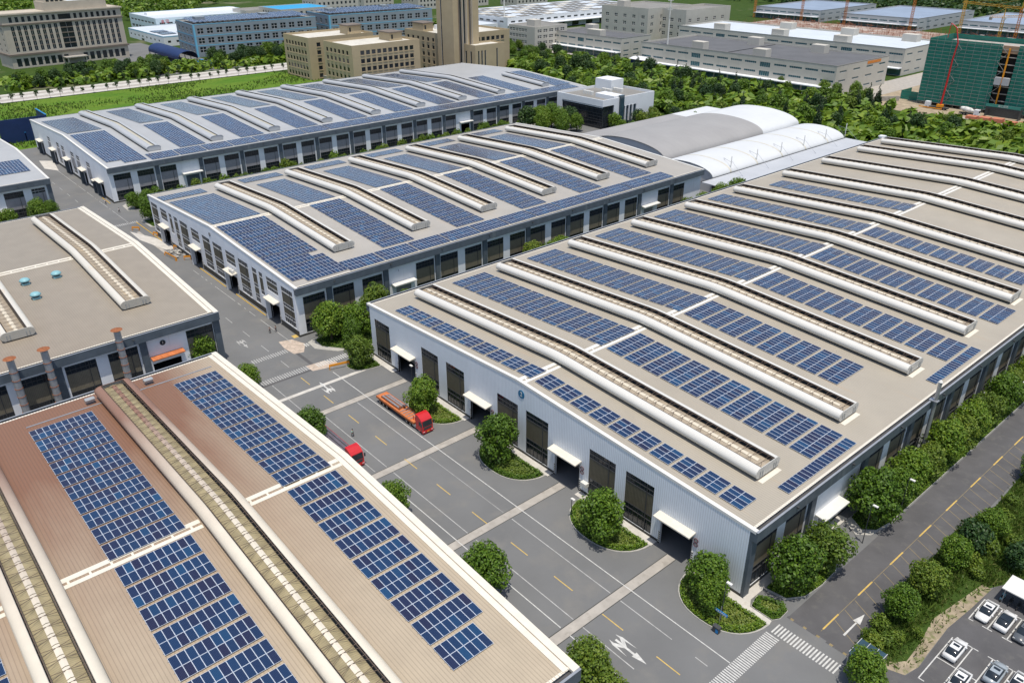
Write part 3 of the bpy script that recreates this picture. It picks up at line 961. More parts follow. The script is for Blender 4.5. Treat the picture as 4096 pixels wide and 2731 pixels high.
for a, b in aw:
    put_window(WL, TA, (a, -8.02, 1.4)); put_window(WU, TA, (a, -8.02, 8.05))
    mb = MB(); mb.box(a, b, -8.16, -8.09, 4.2, 8.05); mb.build('grey_wall_panel', MAT['lilac_x'], TA)
for a, b in ay: put_window(TWA, TA, (-257.1 - OV - .08, a, .55), pi / 2)
for i, (a, b) in enumerate(ad_):
    canopy(TA, 'x', a - (1.2 if i != 4 else .2), b + (.9 if i != 4 else .2), -8.1, 6.3 if i != 4 else 5.4, 'cream_metal', 1.7)
    mb = MB(); mb.box(a - .5, a - .02, -9.4, -8.11, 0, 5.9 if i != 4 else 5); mb.build('door_side_wall', MAT['slate'], TA)
for (a, b) in ((17.3, 24.7), (146.4, 153.8)): canopy(TA, 'y', a, b, -257.1 - OV, 6.3, 'white_metal', 1.6)
mb = MB(); mb.box(-258.6, -258.5, 18.6, 23.6, 0, 5); mb.build('side_door', MAT['slate'], TA)
for i in range(15):
    y = 8.8 + 16.12 * i
    if y > 228: break
    mb = MB(); mb.box(-257.1 - OV, -257.1 - OV + .45, y - .7, y + .7, 0, 10.8); mb.build('pilaster', MAT['slate'], TA)
vmA = {'skin': MAT['skin_A'], 'inner': MAT['inner_shade'], 'glaz': MAT['glaz_A'], 'endback': MAT['end_A'], 'strip': MAT['glaz_A'], 'rod': MAT['rod_dk']}
AV = [12.6 + 24.13 * i for i in range(8)]
for yc in AV: ventilator('A', TA, -355.5, -269.5, yc, 'A', vmA)
ventilator('A', TA, -301.4, -269.4, 211.4, 'A', vmA)

# --- D
dyw = [(-34.1, -28.2), (-50.2, -44.3), (-58.4, -52.5), (-66.4, -61), (-74.6, -68.8), (-82.6, -76.8)]
wd = {'front': {'holes': []}, 'right': {'mat': 'white_plain', 'plinth': .5, 'holes': [(a + 135, b + 135, .55, 9.85) for a, b in dyw] + [(-42 + 135, -36 + 135, 0, 4.6)]}}
TD = warehouse('D', 'beige-roofed warehouse on the left with rusty chimneys along its wall', wd, 'roof_D')
for a, b in dyw: put_window(TWY, TD, (-119.2 - OV - .08, a, .55), pi / 2)
canopy(TD, 'y', -42.3, -35.4, -119.2 - OV, 6.4, 'orange', 1.6)
for y in (-27.4, -43.2, -59.6, -75.6):
    mb = MB(); mb.box(-119.2 - OV, -119.2 - OV + .45, y - .7, y + .7, 0, 10.75); mb.build('pilaster', MAT['slate'], TD)
round_badge(TD, (-119.2 - OV, -39.2, 8.9), .6, '1', MAT['badge_black'], MAT['white_metal'], 'y')
vmD = dict(vm); vmD.update(skin=MAT['skin_D'], rod_r=.028, vrods=True)
for yc in (-39.7, -62.9, -87.): ventilator('D', TD, -209, -132.2, yc, 'D', vmD)
ridge_strip('D', TD, [(-36.5, -27.8), (-59.7, -42.9), (-83.8, -66.1)])

# --- E
we = {'front': {'holes': []}, 'right': {'mat': 'white_wall_y', 'holes': []}}
TE = warehouse('E', 'near warehouse at the bottom left with rust-stained tan roof and solar panels', we, 'roof_E')
vmE = dict(vm); vmE.update(skin=MAT['skin_E'], glaz=MAT['glaz_E'], strip=MAT['skin_E'], rod_r=.03, vrods=True)
for yc in (-55., -79.1, -103.2): ventilator('E', TE, -98.4, -5.5, yc, 'E', vmE)
ridge_strip('E', TE, [(-51.8, -35.9), (-75.9, -58.2), (-100, -82.3)])

# --- F (far left)
fyw = [(-32.4, -28.2), (-40.6, -34.8), (-48.6, -42.8), (-56.6, -50.8)]
wf = {'front': {'holes': []}, 'right': {'mat': 'white_plain', 'holes': [(a + 110, b + 110, .55, 9.85) for a, b in fyw]}}
TF = warehouse('F', 'white warehouse at the left edge with a pale roof and one solar field', wf, 'roof_A')
for a, b in fyw:
    if b - a > 5: put_window(TWA, TF, (-257.7 - OV - .08, a, .55), pi / 2)
    else: put_window(win_proto('tall_f', 4.2, 9.3, TALL, 'lilac'), TF, (-257.7 - OV - .08, a, .55), pi / 2)
mb = MB(); mb.box(-257.7 - OV, -257.7 - OV + .5, -27.6, -26.3, 0, 10.75); mb.build('pilaster', MAT['slate'], TF)
canopy(TF, 'y', -46, -40, -257.7 - OV, 4.6, 'white_metal', 1.6)

# ------------------------------------------------------------------ solar arrays
PW, PL = .988, 1.965
pan = None
mb = MB(); mb.box(.008, PW - .008, .008, PL - .008, 0, .04)
mb = MB()
x, y = PW - .014, PL - .014
top = [(.0, .0, .04), (y, .0, .04), (y, x, .04), (.0, x, .04)]
mb.face(top, 0, [(0, 0), (0, 1), (1, 1), (1, 0)])
lo = [(a, b, 0) for a, b, c in top]
for i in range(4):
    j = (i + 1) % 4
    mb.face([lo[i], lo[j], top[j], top[i]], 1)
mb.face(list(reversed(lo)), 1)
PANEL = mb.build('solar_panel', [MAT['solar'], MAT['alu']], local=True, link=False)
ARR_N = 0


def solar(k, x0, y0, nx, ny, label, group, missing=(), parts=False, lift=.16):
    """nx panels down the slope (long side), ny panels along the eave"""
    global ARR_N
    ARR_N += 1
    BX0, BX1 = BLD[k][:2]; m = (BX0 + BX1) / 2
    sl = (BLD[k][5] - BLD[k][4]) / ((BX1 - BX0) / 2)
    sgn = 1 if x0 < m else -1
    cx, cyy = x0 + nx * PL / 2, y0 + ny * PW / 2
    zz = lambda x: rz_(k, x0 + .1) + (x - x0 - .1) * sl * sgn + lift
    fr = MB()
    # rails and feet
    for i in range(nx):
        for q in (.22, .78):
            x = x0 + (i + q) * PL
            ys = [j for j in range(ny) if (i, j) not in missing]
            a, b = y0 + min(ys) * PW - .12, y0 + (max(ys) + 1) * PW + .12
            z = zz(x)
            fr.box(x - .025, x + .025, a, b, z - .055, z - .005, 1)
            st = max(1, (max(ys) + 1 - min(ys)) // 3)
            for j in range(min(ys), max(ys) + 2, st):
                yy = y0 + j * PW
                fr.box(x - .03, x + .03, yy - .03, yy + .03, z - lift - .02, z - .056, 1)
    if not parts:
        ou, ov = RND.randrange(0, 400), RND.randrange(0, 400)
        for i in range(nx):
            for j in range(ny):
                if (i, j) in missing: continue
                a, b = x0 + i * PL + .007, x0 + (i + 1) * PL - .007
                c, d = y0 + j * PW + .007, y0 + (j + 1) * PW - .007
                za, zb = zz(a), zz(b)
                u, v = ou + j, ov + i
                fr.face([(a, c, za + .04), (b, c, zb + .04), (b, d, zb + .04), (a, d, za + .04)], 0, [(u + .001, v + .001), (u + .001, v + .999), (u + .999, v + .999), (u + .999, v + .001)])
                fr.face([(a, d, za), (b, d, zb), (b, c, zb), (a, c, za)], 1)
                if i == nx - 1 or (i + 1, j) in missing: fr.face([(b, c, zb), (b, d, zb), (b, d, zb + .04), (b, c, zb + .04)], 1)
                if j == 0 or (i, j - 1) in missing: fr.face([(a, c, za), (b, c, zb), (b, c, zb + .04), (a, c, za + .04)], 1)
                if i == 0: fr.face([(a, d, za), (a, c, za), (a, c, za + .04), (a, d, za + .04)], 1)
                if j == ny - 1: fr.face([(b, d, zb), (a, d, za), (a, d, za + .04), (b, d, zb + .04)], 1)
        o = fr.build('solar_array', [MAT['solar'], MAT['alu']])
        return tag(o, label, 'solar array', group)
    T = thing('solar_array', (cx, cyy, zz(cx) - lift), label, 'solar array', group)
    fr.build('mounting_rails', [MAT['solar'], MAT['alu']], T)
    ang = math.atan(sl) * sgn
    L = Vector(T.location)
    for i in range(nx):
        for j in range(ny):
            if (i, j) in missing: continue
            a, c = x0 + i * PL + .007, y0 + j * PW + .007
            o = PANEL.copy(); COL.objects.link(o); o.parent = T
            o.location = Vector((a, c, zz(a))) - L
            o.rotation_euler = (0, -ang, 0)
    return T


def rows(k, xs, y0, nx, ny, colname, dirn, group, parts=False, special=None, far_first=True):
    n = len(xs)
    for i, x in enumerate(xs):
        mi = (); nyy = ny
        if special and i in special:
            s = special[i]
            if isinstance(s, int): nyy = s
            else: mi = s
        # ordinal counts away from the ridge
        q = n - i if dirn == 'L' else i + 1
        lab = '%s solar array %s the ridge, %s panel strip of %s' % (ordw(q), 'beyond' if dirn == 'L' else 'in front of', colname, BNAME[k])
        solar(k, x, y0, nx, nyy, lab, group, mi, parts)


gC = 'solar arrays on the roof of the warehouse with the blue 2'
rows('C', [-93.45 + 4.45 * i for i in range(10)], 2.1, 2, 4, 'front', 'L', gC, True)
rows('C', [-48.35 + 4.45 * i for i in range(10)], 2.1, 2, 4, 'front', 'R', gC, True)
CN = ['front', 'second', 'third', 'fourth', 'fifth', 'sixth', 'seventh']
for s, (y0, ny, nl, nr) in enumerate(((20.9, 10, 11, 10), (44.5, 10, 11, 8), (69.1, 10, 11, 10), (93.4, 10, 11, 10), (118.6, 8, 11, 10), (144.6, 8, 10, 0))):
    rows('C', [(-97.75 if nl == 11 else -93.4) + 4.41 * i for i in range(nl)], y0, 2, ny, CN[s + 1], 'L', gC)
    rows('C', [-48.5 + 4.45 * i for i in range(nr)], y0, 2, ny, CN[s + 1], 'R', gC, s == 0)
solar('C', -3.95, 10.75, 1, 20, 'long single row of panels along the right eave near the front corner', gC)
solar('C', -3.95, 59.2, 1, 20, 'long single row of panels farther along the right eave of the blue 2 warehouse', gC)

gE = 'solar arrays on the rust-stained front warehouse'
rows('E', [-93.45 + 4.41 * i for i in range(10)], -46.1, 2, 8, 'right-hand', 'L', gE, True)
rows('E', [-48.55 + 4.45 * i for i in range(9)], -46.1, 2, 8, 'right-hand', 'R', gE, True, {8: 6})
rows('E', [-93.9 + 4.41 * i for i in range(10)], -70.05, 2, 10, 'middle', 'L', gE, True)
rows('E', [-48.65 + 4.45 * i for i in range(8)], -70.05, 2, 10, 'middle', 'R', gE, True)
rows('E', [-48.4 + 4.45 * i for i in range(3)], -94.1, 2, 10, 'left-hand', 'R', gE, True)

gB = 'solar arrays on the middle warehouse'
rows('B', [-165.7 + 4.35 * i for i in range(9)], -7.1, 2, 14, 'front', 'R', gB, False, {7: ((0, 12), (0, 13), (0, 11))})
solar('B', -126.75, -7.1, 3, 14, 'three-deep solar array at the near right roof corner of the middle warehouse', gB, ((2, 0), (2, 1), (2, 2)))
for s in range(5):
    y0 = 20.8 + 24.05 * s
    rows('B', [-165.75 + 4.35 * i for i in range(9)], y0, 2, 10, CN[s + 1], 'R', gB)
    solar('B', -201.2, y0, 17, 10, 'dense solar field beyond the ridge in the %s strip of the middle warehouse' % CN[s + 1], 'dense solar fields on the middle warehouse')
    solar('B', -212.2, y0 - 1.6, 3, 14, '%s three-deep solar array along the far left eave of the middle warehouse' % ordw(s + 2), gB)
solar('B', -201.2, -7.1, 17, 14, 'dense solar field beyond the ridge in the front strip of the middle warehouse', 'dense solar fields on the middle warehouse')
solar('B', -210.4, -7.6, 3, 14, 'first three-deep solar array along the far left eave of the middle warehouse', gB)
for j in range(12):
    solar('B', -125.8, 6.9 + 10.3 * j, 3, 10, '%s three-deep solar array along the right eave of the middle warehouse' % ordw(j + 1), gB)

gA = 'solar fields on the far long warehouse'
solar('A', -352., -6., 21, 13, 'solar field beyond the ridge in the front strip of the far long warehouse', gA)
solar('A', -307.8, -6., 24, 13, 'solar field in front of the ridge in the front strip of the far long warehouse', gA, tuple((i, j) for i in (22, 23) for j in range(5)))
AN = CN + ['eighth', 'ninth']
for s in range(8):
    y0 = 21.7 + 24.13 * s
    if s != 7: solar('A', -356.3, y0, 23, 10, 'solar field beyond the ridge in the %s strip of the far long warehouse' % AN[s + 1], gA)
    solar('A', -307.3, y0, 20, 10, 'solar field in front of the ridge in the %s strip of the far long warehouse' % AN[s + 1], gA)
for j in range(21):
    solar('A', -266.5, 8.0 + 10.35 * j, 4, 10, '%s solar table along the right eave of the far long warehouse' % ordw(j + 1), 'solar tables along the eave of the far long warehouse')
solar('A', -306.5, 216.5, 20, 11, 'last solar field beside the short ventilator of the far long warehouse', gA)
solar('F', -285.6, -38.9, 8, 10, 'solar field on the pale roof at the left edge', 'solar field on the far left warehouse')
# ================================================================== ground, roads, markings
def ground_mat():
    mt, t, P, N, L = _nodes('terrain')
    pos = N.new('ShaderNodeNewGeometry').outputs['Position']
    a = noise(N, L, pos, .012, 6, .6); b = noise(N, L, pos, .15, 5, .6); d = noise(N, L, pos, .9, 4)
    c = mixc(N, L, ramp01(N, L, b, .35, .65), (.032, .066, .012), (.062, .098, .02))
    c = mixc(N, L, ramp01(N, L, d, .3, .75), tuple([.035, .065, .012]), c)
    c = mixc(N, L, ramp01(N, L, a, .58, .70), c, (.20, .18, .13))
    L.new(c, P.inputs['Base Color']); P.inputs['Roughness'].default_value = .95; P.inputs['Specular IOR Level'].default_value = .1
    bp = N.new('ShaderNodeBump'); bp.inputs['Strength'].default_value = .6; bp.inputs['Distance'].default_value = .6
    L.new(d, bp.inputs['Height']); L.new(bp.outputs[0], P.inputs['Normal'])
    return mt


MAT['terrain'] = ground_mat()


def field_mat():
    mt, t, P, N, L = _nodes('meadow')
    pos = N.new('ShaderNodeNewGeometry').outputs['Position']
    a = noise(N, L, stretched(N, L, pos, 1.6, .5, 1), .05, 6, .6); b = noise(N, L, pos, .5, 5, .65); d = noise(N, L, pos, 2.2, 4)
    c = mixc(N, L, ramp01(N, L, a, .35, .65), (.075, .165, .018), (.135, .205, .028))
    c = mixc(N, L, ramp01(N, L, b, .5, .75), c, (.045, .105, .014))
    c = mixc(N, L, ramp01(N, L, a, .66, .76), c, (.22, .20, .10))
    L.new(c, P.inputs['Base Color']); P.inputs['Roughness'].default_value = .95; P.inputs['Specular IOR Level'].default_value = .1
    bp = N.new('ShaderNodeBump'); bp.inputs['Strength'].default_value = .7; bp.inputs['Distance'].default_value = .5
    L.new(d, bp.inputs['Height']); L.new(bp.outputs[0], P.inputs['Normal'])
    return mt


MAT['meadow'] = field_mat()
MAT['soil'] = M('sandy_soil', (.34, .28, .20), .95, .2, .25, dirt=((.22, .18, .13), .6, .5, .75), spec=.1)
MAT['dirt'] = M('gravelly_dirt', (.30, .25, .18), .95, .25, .7, dirt=((.11, .14, .04), .9, .5, .66), spec=.1)


def sheet(name, polys, z, mat, kind='structure'):
    mb = MB()
    for p in polys:
        mb.face([(x, y, z) for x, y in p])
    o = mb.build(name, mat); o['kind'] = kind
    return o


def rect(x0, x1, y0, y1): return [(x0, y0), (x1, y0), (x1, y1), (x0, y1)]


sheet('ground', [rect(-3500, 1500, -1500, 3500)], -.08, MAT['terrain'])
sheet('yard', [rect(-420, 60, -150, 236)], 0.0, MAT['asphalt'])
sheet('meadow', [[(-486, -60), (-366, -60), (-366, 175), (-430, 175), (-462, 178), (-486, 165)]], .004, MAT['meadow'])
sheet('road', [rect(-517, -489, -120, 420)], -.02, MAT['concrete_lt'])
sheet('road_lane', [rect(-512, -506.5, -120, 420), rect(-500, -494, -120, 420)], -.014, MAT['concrete'])
sheet('side_road', [rect(5.7, 14.6, 2, 236)], .004, MAT['asphalt_dk'])
sheet('parking_lot', [[(15.5, 1.6), (60, 1.6), (60, 31.5), (23, 31.5), (22.4, 28.9), (22.1, 23), (21.5, 16.8), (21.8, 10.5), (21.9, 7.2), (21.4, 4.6), (19.5, 3.9), (15.5, 2.6)]], .005, MAT['asphalt_dk'])
# grass verge between the side road and the parking lot
verge_poly = [(15.5, 2.7), (19.5, 4.0), (21.2, 4.8), (21.6, 7.2), (21.4, 10.5), (21.2, 16.8), (21.8, 23), (22.2, 29.2), (24, 33), (60, 34), (60, 236), (15.4, 236), (14.6, 64), (15.1, 50), (13.6, 43), (13.2, 36), (13.7, 31), (13.3, 22), (14.1, 15), (14.4, 11), (14.4, 4.2)]
sheet('verge', [verge_poly], .02, MAT['terrain'])
sheet('verge_edge', [[(17.5, 3.3), (19.5, 3.8), (21.3, 4.5), (21.9, 7.2), (21.7, 10.5), (21.5, 16.8), (22.1, 23), (22.5, 29.2), (21.2, 29.2), (20.3, 23), (19.4, 17), (20.2, 11), (20.4, 7), (19.4, 5.4), (17.5, 4.6)]], .026, MAT['dirt'])
# concrete crossing strips with drain lines, zebra etc.
mbc = []
for x, y0, y1 in ((-61.1, -27, -1.4), (-86.2, -27, -1.1), (-13.1, -27.5, -1.0), (-37.4, -27, -1.1)):
    sheet('concrete_strip', [rect(x - .78, x + .78, y0, y1)], .004, MAT['concrete'])
    sheet('drain_line', [rect(x - .93, x - .80, y0, y1), rect(x + .80, x + .93, y0, y1)], .005, MAT['plinth'])
sheet('white_band', [rect(-96.6, -95.6, -26, -4.8)], .006, MAT['concrete_lt'])
# asphalt repair and trench
sheet('patch', [rect(-104.0, -103.3, -26, -13.5), rect(-112.9, -103.5, -13.3, -12.5)], .005, MAT['asphalt_dk'])
sheet('patch', [rect(-222, -197, -12.6, -11.6)], .005, MAT['concrete'])
sheet('patch', [[(-121, -13.5), (-117, -14), (-113, -13.6), (-112.4, -11.4), (-116, -9.2), (-120, -10.5)], [(-106, -14.5), (-103, -14.2), (-101.6, -9), (-103.4, -8.0), (-105.6, -10)]], .007, M('sandy_rubble', (.46, .38, .31), .95, .2, .8, dirt=((.30, .25, .21), 1.5, .5, .7)))
sheet('patch', [[(-224, -14), (-213, -10), (-207, -8.8), (-199, -8.6), (-200, -11.2), (-214, -14.2)], [(-340, -13), (-325, -14.5), (-318, -11), (-336, -8.5)]], .007, MAT['concrete_lt'])


def marks(name, rects, mat, z=.009):
    for r in rects: sheet(name, [rect(*r)], z, mat)


MAT['paint_w2'] = M('faded_white_paint', (.36, .36, .35), .8, .22, 1.1)
hw = .075
for a, b, y, mt in ((-99.7, 5.1, -11.1, 'paint_w'), (-103, -62.3, -23.9, 'paint_w2'), (-58, -14.2, -23.9, 'paint_w'), (-12.3, 3, -23.9, 'paint_w'), (-85.2, -62.4, -13.8, 'paint_w2'), (-59.7, -38.4, -13.8, 'paint_w_worn'), (-36.3, -14.1, -13.8, 'paint_w2'), (-12.1, -2.6, -13.8, 'paint_w2'), (1.4, 3.4, -13.8, 'paint_w2'),
                    (-85, -62.2, -21.5, 'paint_w2'), (-60, -38.4, -21.5, 'paint_w2'), (-36.2, -14.1, -21.5, 'paint_w2'), (-12.2, -2.7, -21.5, 'paint_w2')):
    marks('lane_line', [(a, b, y - hw, y + hw)], MAT[mt])
for i in range(11):
    x = -102.1 + 10 * i
    if i in (3,): pass
    marks('lane_dash', [(x, x + 4.0, -17.73, -17.57)], MAT['paint_y'])
for i in range(20):
    marks('lane_dash', [(-302 + 10 * i, -298 + 10 * i, -17.5, -17.36)], MAT['paint_w2'])
for a, b in ((-319, -292), (-290, -281), (-279, -271), (-269.5, -268.5), (-267.5, -266.5), (-264.5, -255), (-253, -252), (-250, -246), (-245.6, -232.5), (-178.3, -174), (-172.5, -171), (-169.5, -168.2), (-166, -165), (-163, -150), (-148.5, -146.5), (-144.5, -143.5), (-141.5, -138), (-135, -119)):
    marks('lane_line', [(a, b, -11.42, -11.28)], MAT['paint_w2'])
for a, b in ((-178.8, -160.5), (-154, -136.5), (-268, -259), (-232, -208)):
    mb = MB(); mb.box(a, b, -9.35, -9.2, 0, .14); o = mb.build('kerb', MAT['yellow']); o['kind'] = 'structure'
for i in range(18):
    y = 3.55 + 9.72 * i
    marks('lane_dash', [(10.02, 10.24, y, y + 4.15)], MAT['paint_y'])
sheet('lane_line', [rect(10.09, 10.17, 3, 180)], .008, MAT['paint_y_worn'])
for i in range(40):
    y = 6.3 + 2.82 * i
    sheet('stall_line', [[(10.3, y), (14.5, y - 2.05), (14.5, y - 1.95), (10.3, y + .1)]], .008, MAT['paint_y_worn'])
# zebra crossings
for i in range(34):
    a = -16.2 + .40 * i
    sheet('zebra_stripe', [rect(5.15, 7.25, a - 9.2 + 9.2, a + .2)], .009, MAT['paint_w']) if a < -2.4 else None
for i in range(20):
    x = 5.6 + .485 * i
    marks('zebra_stripe', [(x, x + .23, -2.35, -.25)], MAT['paint_w'])
for i in range(20):
    y = -25.4 + .57 * i
    if y < -14.0: marks('zebra_stripe', [(-106.1, -104.1, y, y + .26)], MAT['paint_w2'])
for i in range(14):
    marks('zebra_stripe', [(-105.6, -103.7, -12.3 + .57 * i, -12.04 + .57 * i)], MAT['paint_w'])
for i in range(15):
    marks('zebra_stripe', [(-116.4, -114.6, -22.6 + .58 * i, -22.34 + .58 * i)], MAT['paint_w2'])
for i in range(4):
    marks('zebra_stripe', [(-116, -114.4, -9.7 + .55 * i, -9.4 + .55 * i)], MAT['paint_w'])
for i in range(12):
    marks('zebra_stripe', [(-233.6, -231.6, -15.8 + .62 * i, -15.5 + .62 * i)], MAT['paint_w2'])
sheet('yellow_box', [rect(-121.8, -120.2, -9.8, -8.6)], .009, MAT['paint_y'])


def arrow(pts, mt='paint_w'): sheet('lane_arrow', pts, .0095, MAT[mt])


def arrow_fork(x, y, s, mirror=1, mt='paint_w'):
    """straight arrow along +x with two side prongs"""
    q = lambda a, b: (x + a * s, y + b * s * mirror)
    arrow([[q(0, -.18), q(3.4, -.16), q(3.4, .16), q(0, .18)], [q(3.4, -.5), q(5.6, 0), q(3.4, .5)],
           [q(1.0, .18), q(.2, .62), q(1.0, .75), q(1.9, .18)], [q(.2, .62), q(-.6, .66), q(.4, 1.02), q(1.0, .75)], [q(1.0, .75), q(.4, 1.02), q(3.0, 1.02)],
           [q(1.9, -.18), q(1.0, -.75), q(.2, -.62), q(1.0, -.18)], [q(1.0, -.75), q(.4, -1.02), q(-.6, -.66), q(.2, -.62)], [q(3.0, -1.02), q(.4, -1.02), q(1.0, -.75)]], mt)


arrow_fork(-7.7, -19.65, 1.0)
arrow_fork(-92.4, -15.6, -.95)
arrow_fork(-127.6, -20.2, .85, 1, 'paint_w2')
arrow([[(12.45, 4.7), (12.75, 4.7), (12.7, 8.3), (12.5, 8.3)], [(12.05, 8.2), (13.15, 8.2), (12.6, 10.5)]])
# speed bump, alternating bands
for i in range(19):
    x = 5.6 + .5 * i
    if 10.4 < x < 11.3: continue
    mb = MB(); mb.hexa([(x, 1.65, .004), (x + .49, 1.65, .004), (x + .49, 2.05, .004), (x, 2.05, .004)], [(x, 1.76, .06), (x + .49, 1.76, .06), (x + .49, 1.94, .06), (x, 1.94, .06)])
    o = mb.build('speed_bump', MAT['paint_y_worn'] if i % 4 == 1 else MAT['asphalt_dk']); o['kind'] = 'structure'
# parking stalls
st = [(18.02, 18.18, 4.4, 12.6), (20.12, 20.28, 4.6, 12.7), (19.5, 20.9, 12.66, 12.8), (18.18, 20.12, 8.45, 8.6), (18.02, 18.7, 4.35, 4.5)]
S_ = 1.25
st = [(22.6, 22.75, 5.5, 15.7), (25.2, 25.35, 5.5, 15.9), (24.6, 26.0, 15.8, 15.95), (22.75, 25.2, 10.6, 10.75), (22.6, 23.4, 5.4, 5.55), (25.35, 27.8, 10.6, 10.75), (27.8, 27.95, 3, 15.9), (27.2, 28.5, 15.85, 16.0), (30.3, 30.45, 3, 16), (29.8, 31, 15.9, 16.05),
      (22.6, 22.75, 20.9, 26.4), (22.6, 23.3, 20.8, 20.95), (25.1, 25.25, 20.9, 26.4), (24.5, 25.8, 20.8, 20.95), (27.65, 27.8, 20.9, 26.4), (27.1, 28.4, 20.8, 20.95), (22.75, 32, 26.3, 26.45), (30.2, 30.35, 20.9, 26.4)]
marks('stall_line', st, MAT['paint_w'], .011)
# walkways and kerbed beds along the gable
BEDS = {}


def bed(name, pts, h=.13):
    mb = MB(); mb.prism(pts, 0, h); o = mb.build('kerb', MAT['kerb']); o['kind'] = 'structure'
    cx = sum(p[0] for p in pts) / len(pts); cy_ = sum(p[1] for p in pts) / len(pts)
    inn = [(cx + (x - cx) * .96, cy_ + (y - cy_) * .95) for x, y in pts]
    sheet('soil_bed', [inn], h + .005, MAT['terrain'])
    BEDS[name] = inn
    return inn


def bulge(xa, xb, y0, D, n=18, p=2.4):
    c, hw_ = (xa + xb) / 2, (xb - xa) / 2
    return [(xa, y0)] + [(c - hw_ * cos(pi * i / n), y0 - D * (max(0, 1 - abs(cos(pi * i / n)) ** p)) ** (1 / 2.0)) for i in range(n + 1)][1:-1] + [(xb, y0)]


bed('T0', bulge(-103, -95, -1.5, 6.2))
bed('T1', bulge(-80, -65.2, -1.5, 6.2))
bed('T2', bulge(-56.8, -41.2, -1.5, 6.4))
bed('T3', bulge(-32.6, -16.9, -1.5, 6.5))
bed('T4', bulge(-9.4, 4.8, -1.5, 6.6))
bed('T5', [(1.0, -.5), (4.6, -.5), (5.2, .6), (5.1, 2.7), (4.0, 3.6), (.4, 2.0)])
bed('R1', [(.4, 3.9), (3.6, 4.4), (5.2, 7), (5.6, 11), (5.4, 15.5), (4.4, 17.6), (.4, 17.6)])
bed('R2', [(.4, 27), (3.2, 25.3), (4.9, 27), (5.5, 31), (5.5, 112), (4.6, 114), (.4, 114)])
sheet('walkway', [rect(-105, -90.6, -1.5, -.07), rect(-83, -64.9, -1.5, -.07), rect(-58, -40.8, -1.5, -.07), rect(-34, -16.8, -1.5, -.07), rect(-9.8, .2, -1.5, -.07)], .105, MAT['concrete_lt'])
sheet('walkway', [[(-.2, -1.6), (4.8, -1.6), (4.6, -.6), (1, -.6), (.3, .6), (.3, 28), (-1.1, 28), (-1.1, .3), (-.2, -.2)]], .09, MAT['concrete_lt'])
for i, (xa, xb) in enumerate(((-101, -88), (-84, -70), (-58, -42), (-33, -18), (-10, 3))):
    bed('L%d' % i, [(x, -34.8 + 1.2 - (y + 1.5) * .93) for x, y in bulge(xa, xb, -1.5, 6.0)])
bed('BC', [(-118.5, 6), (-118.5, -2), (-116, -8.5), (-112, -8.8), (-107.5, -5.5), (-105.2, -1), (-104.6, 8), (-104.6, 140), (-117.5, 140)])
bed('AB', [(-256.8, -3), (-253, -7), (-246, -7.4), (-242, 0), (-241, 10), (-241, 190), (-256.8, 190)])
bed('AB2', [(-232, -7.6), (-224, -7.4), (-218.5, -2), (-218.5, 30), (-230, 30)])
# open ground near the building site
sheet('site_ground', [[(-205, 372), (-150, 352), (-40, 345), (60, 350), (60, 470), (-150, 470), (-200, 430)]], .0, MAT['soil'])
sheet('service_road', [[(-460, 366), (-190, 352), (-190, 360), (-460, 378)], rect(-196, -176, 360, 520), [(-120, 352), (60, 344), (60, 352), (-120, 360)]], .02, MAT['concrete'])
sheet('depot_yard', [[(-700, 110), (-520, 100), (-520, 160), (-600, 152), (-700, 150)], rect(-700, -620, -30, 30)], .0, MAT['asphalt'])
# ================================================================== trees and planting
def leafball(seed, lobes, n, size, core=.0, flat=.35, squash=1.0):
    """lobes: (cx,cy,cz,r). leaf quads spread over and just under the surface of each lobe"""
    R = random.Random(seed)
    V = []; F = []
    tot = sum(r * r for *_, r in lobes)
    for cx, cy, cz, r in lobes:
        k = max(6, int(n * r * r / tot))
        for _ in range(k):
            u = R.uniform(-.75, 1); a = R.uniform(0, 2 * pi); s = sqrt(1 - u * u)
            d = Vector((s * cos(a), s * sin(a), u))
            rr = r * (R.uniform(.80, 1.06) if R.random() > .2 else R.uniform(.4, .8))
            p = Vector((cx, cy, cz)) + Vector((d.x * rr, d.y * rr, d.z * rr * squash))
            nrm = (d + Vector((R.gauss(0, .45), R.gauss(0, .45), R.gauss(0, .45) + flat))).normalized()
            t = nrm.orthogonal().normalized()
            t = (Matrix.Rotation(R.uniform(0, 6.28), 3, nrm) @ t)
            b = nrm.cross(t)
            L_ = size * R.uniform(.6, 1.35); W_ = L_ * R.uniform(.5, .8)
            i = len(V)
            V.extend([tuple(p - t * L_ * .5), tuple(p + b * W_ * .5 + nrm * L_ * .08), tuple(p + t * L_ * .5), tuple(p - b * W_ * .5 + nrm * L_ * .08)])
            F.append((i, i + 1, i + 2, i + 3))
    return V, F


def mesh_from(name, V, F, mat):
    me = bpy.data.meshes.new(name); me.from_pydata(V, [], F); me.materials.append(mat); me.update(); return me


def trunk_mesh(H, r, seed, spread, z1):
    R = random.Random(seed); mb = MB()
    p = Vector((0, 0, -.1)); q = Vector((R.uniform(-.15, .15), R.uniform(-.15, .15), H * .33))
    mb.tube(p, q, r, 8, r * .8)
    t = Vector((q.x * 1.5, q.y * 1.5, z1))
    mb.tube(q, t, r * .8, 7, r * .3)
    for i in range(6):
        a = i * 1.05 + R.uniform(-.3, .3); f = R.uniform(.0, .6)
        s = q.lerp(t, f); e = s + Vector((cos(a) * spread * R.uniform(.5, .8), sin(a) * spread * R.uniform(.5, .8), (H - s.z) * R.uniform(.35, .6)))
        mb.tube(s, e, r * .45, 5, r * .12)
    o = mb.build('trunk', MAT['bark'], local=True, link=False)
    return o.data


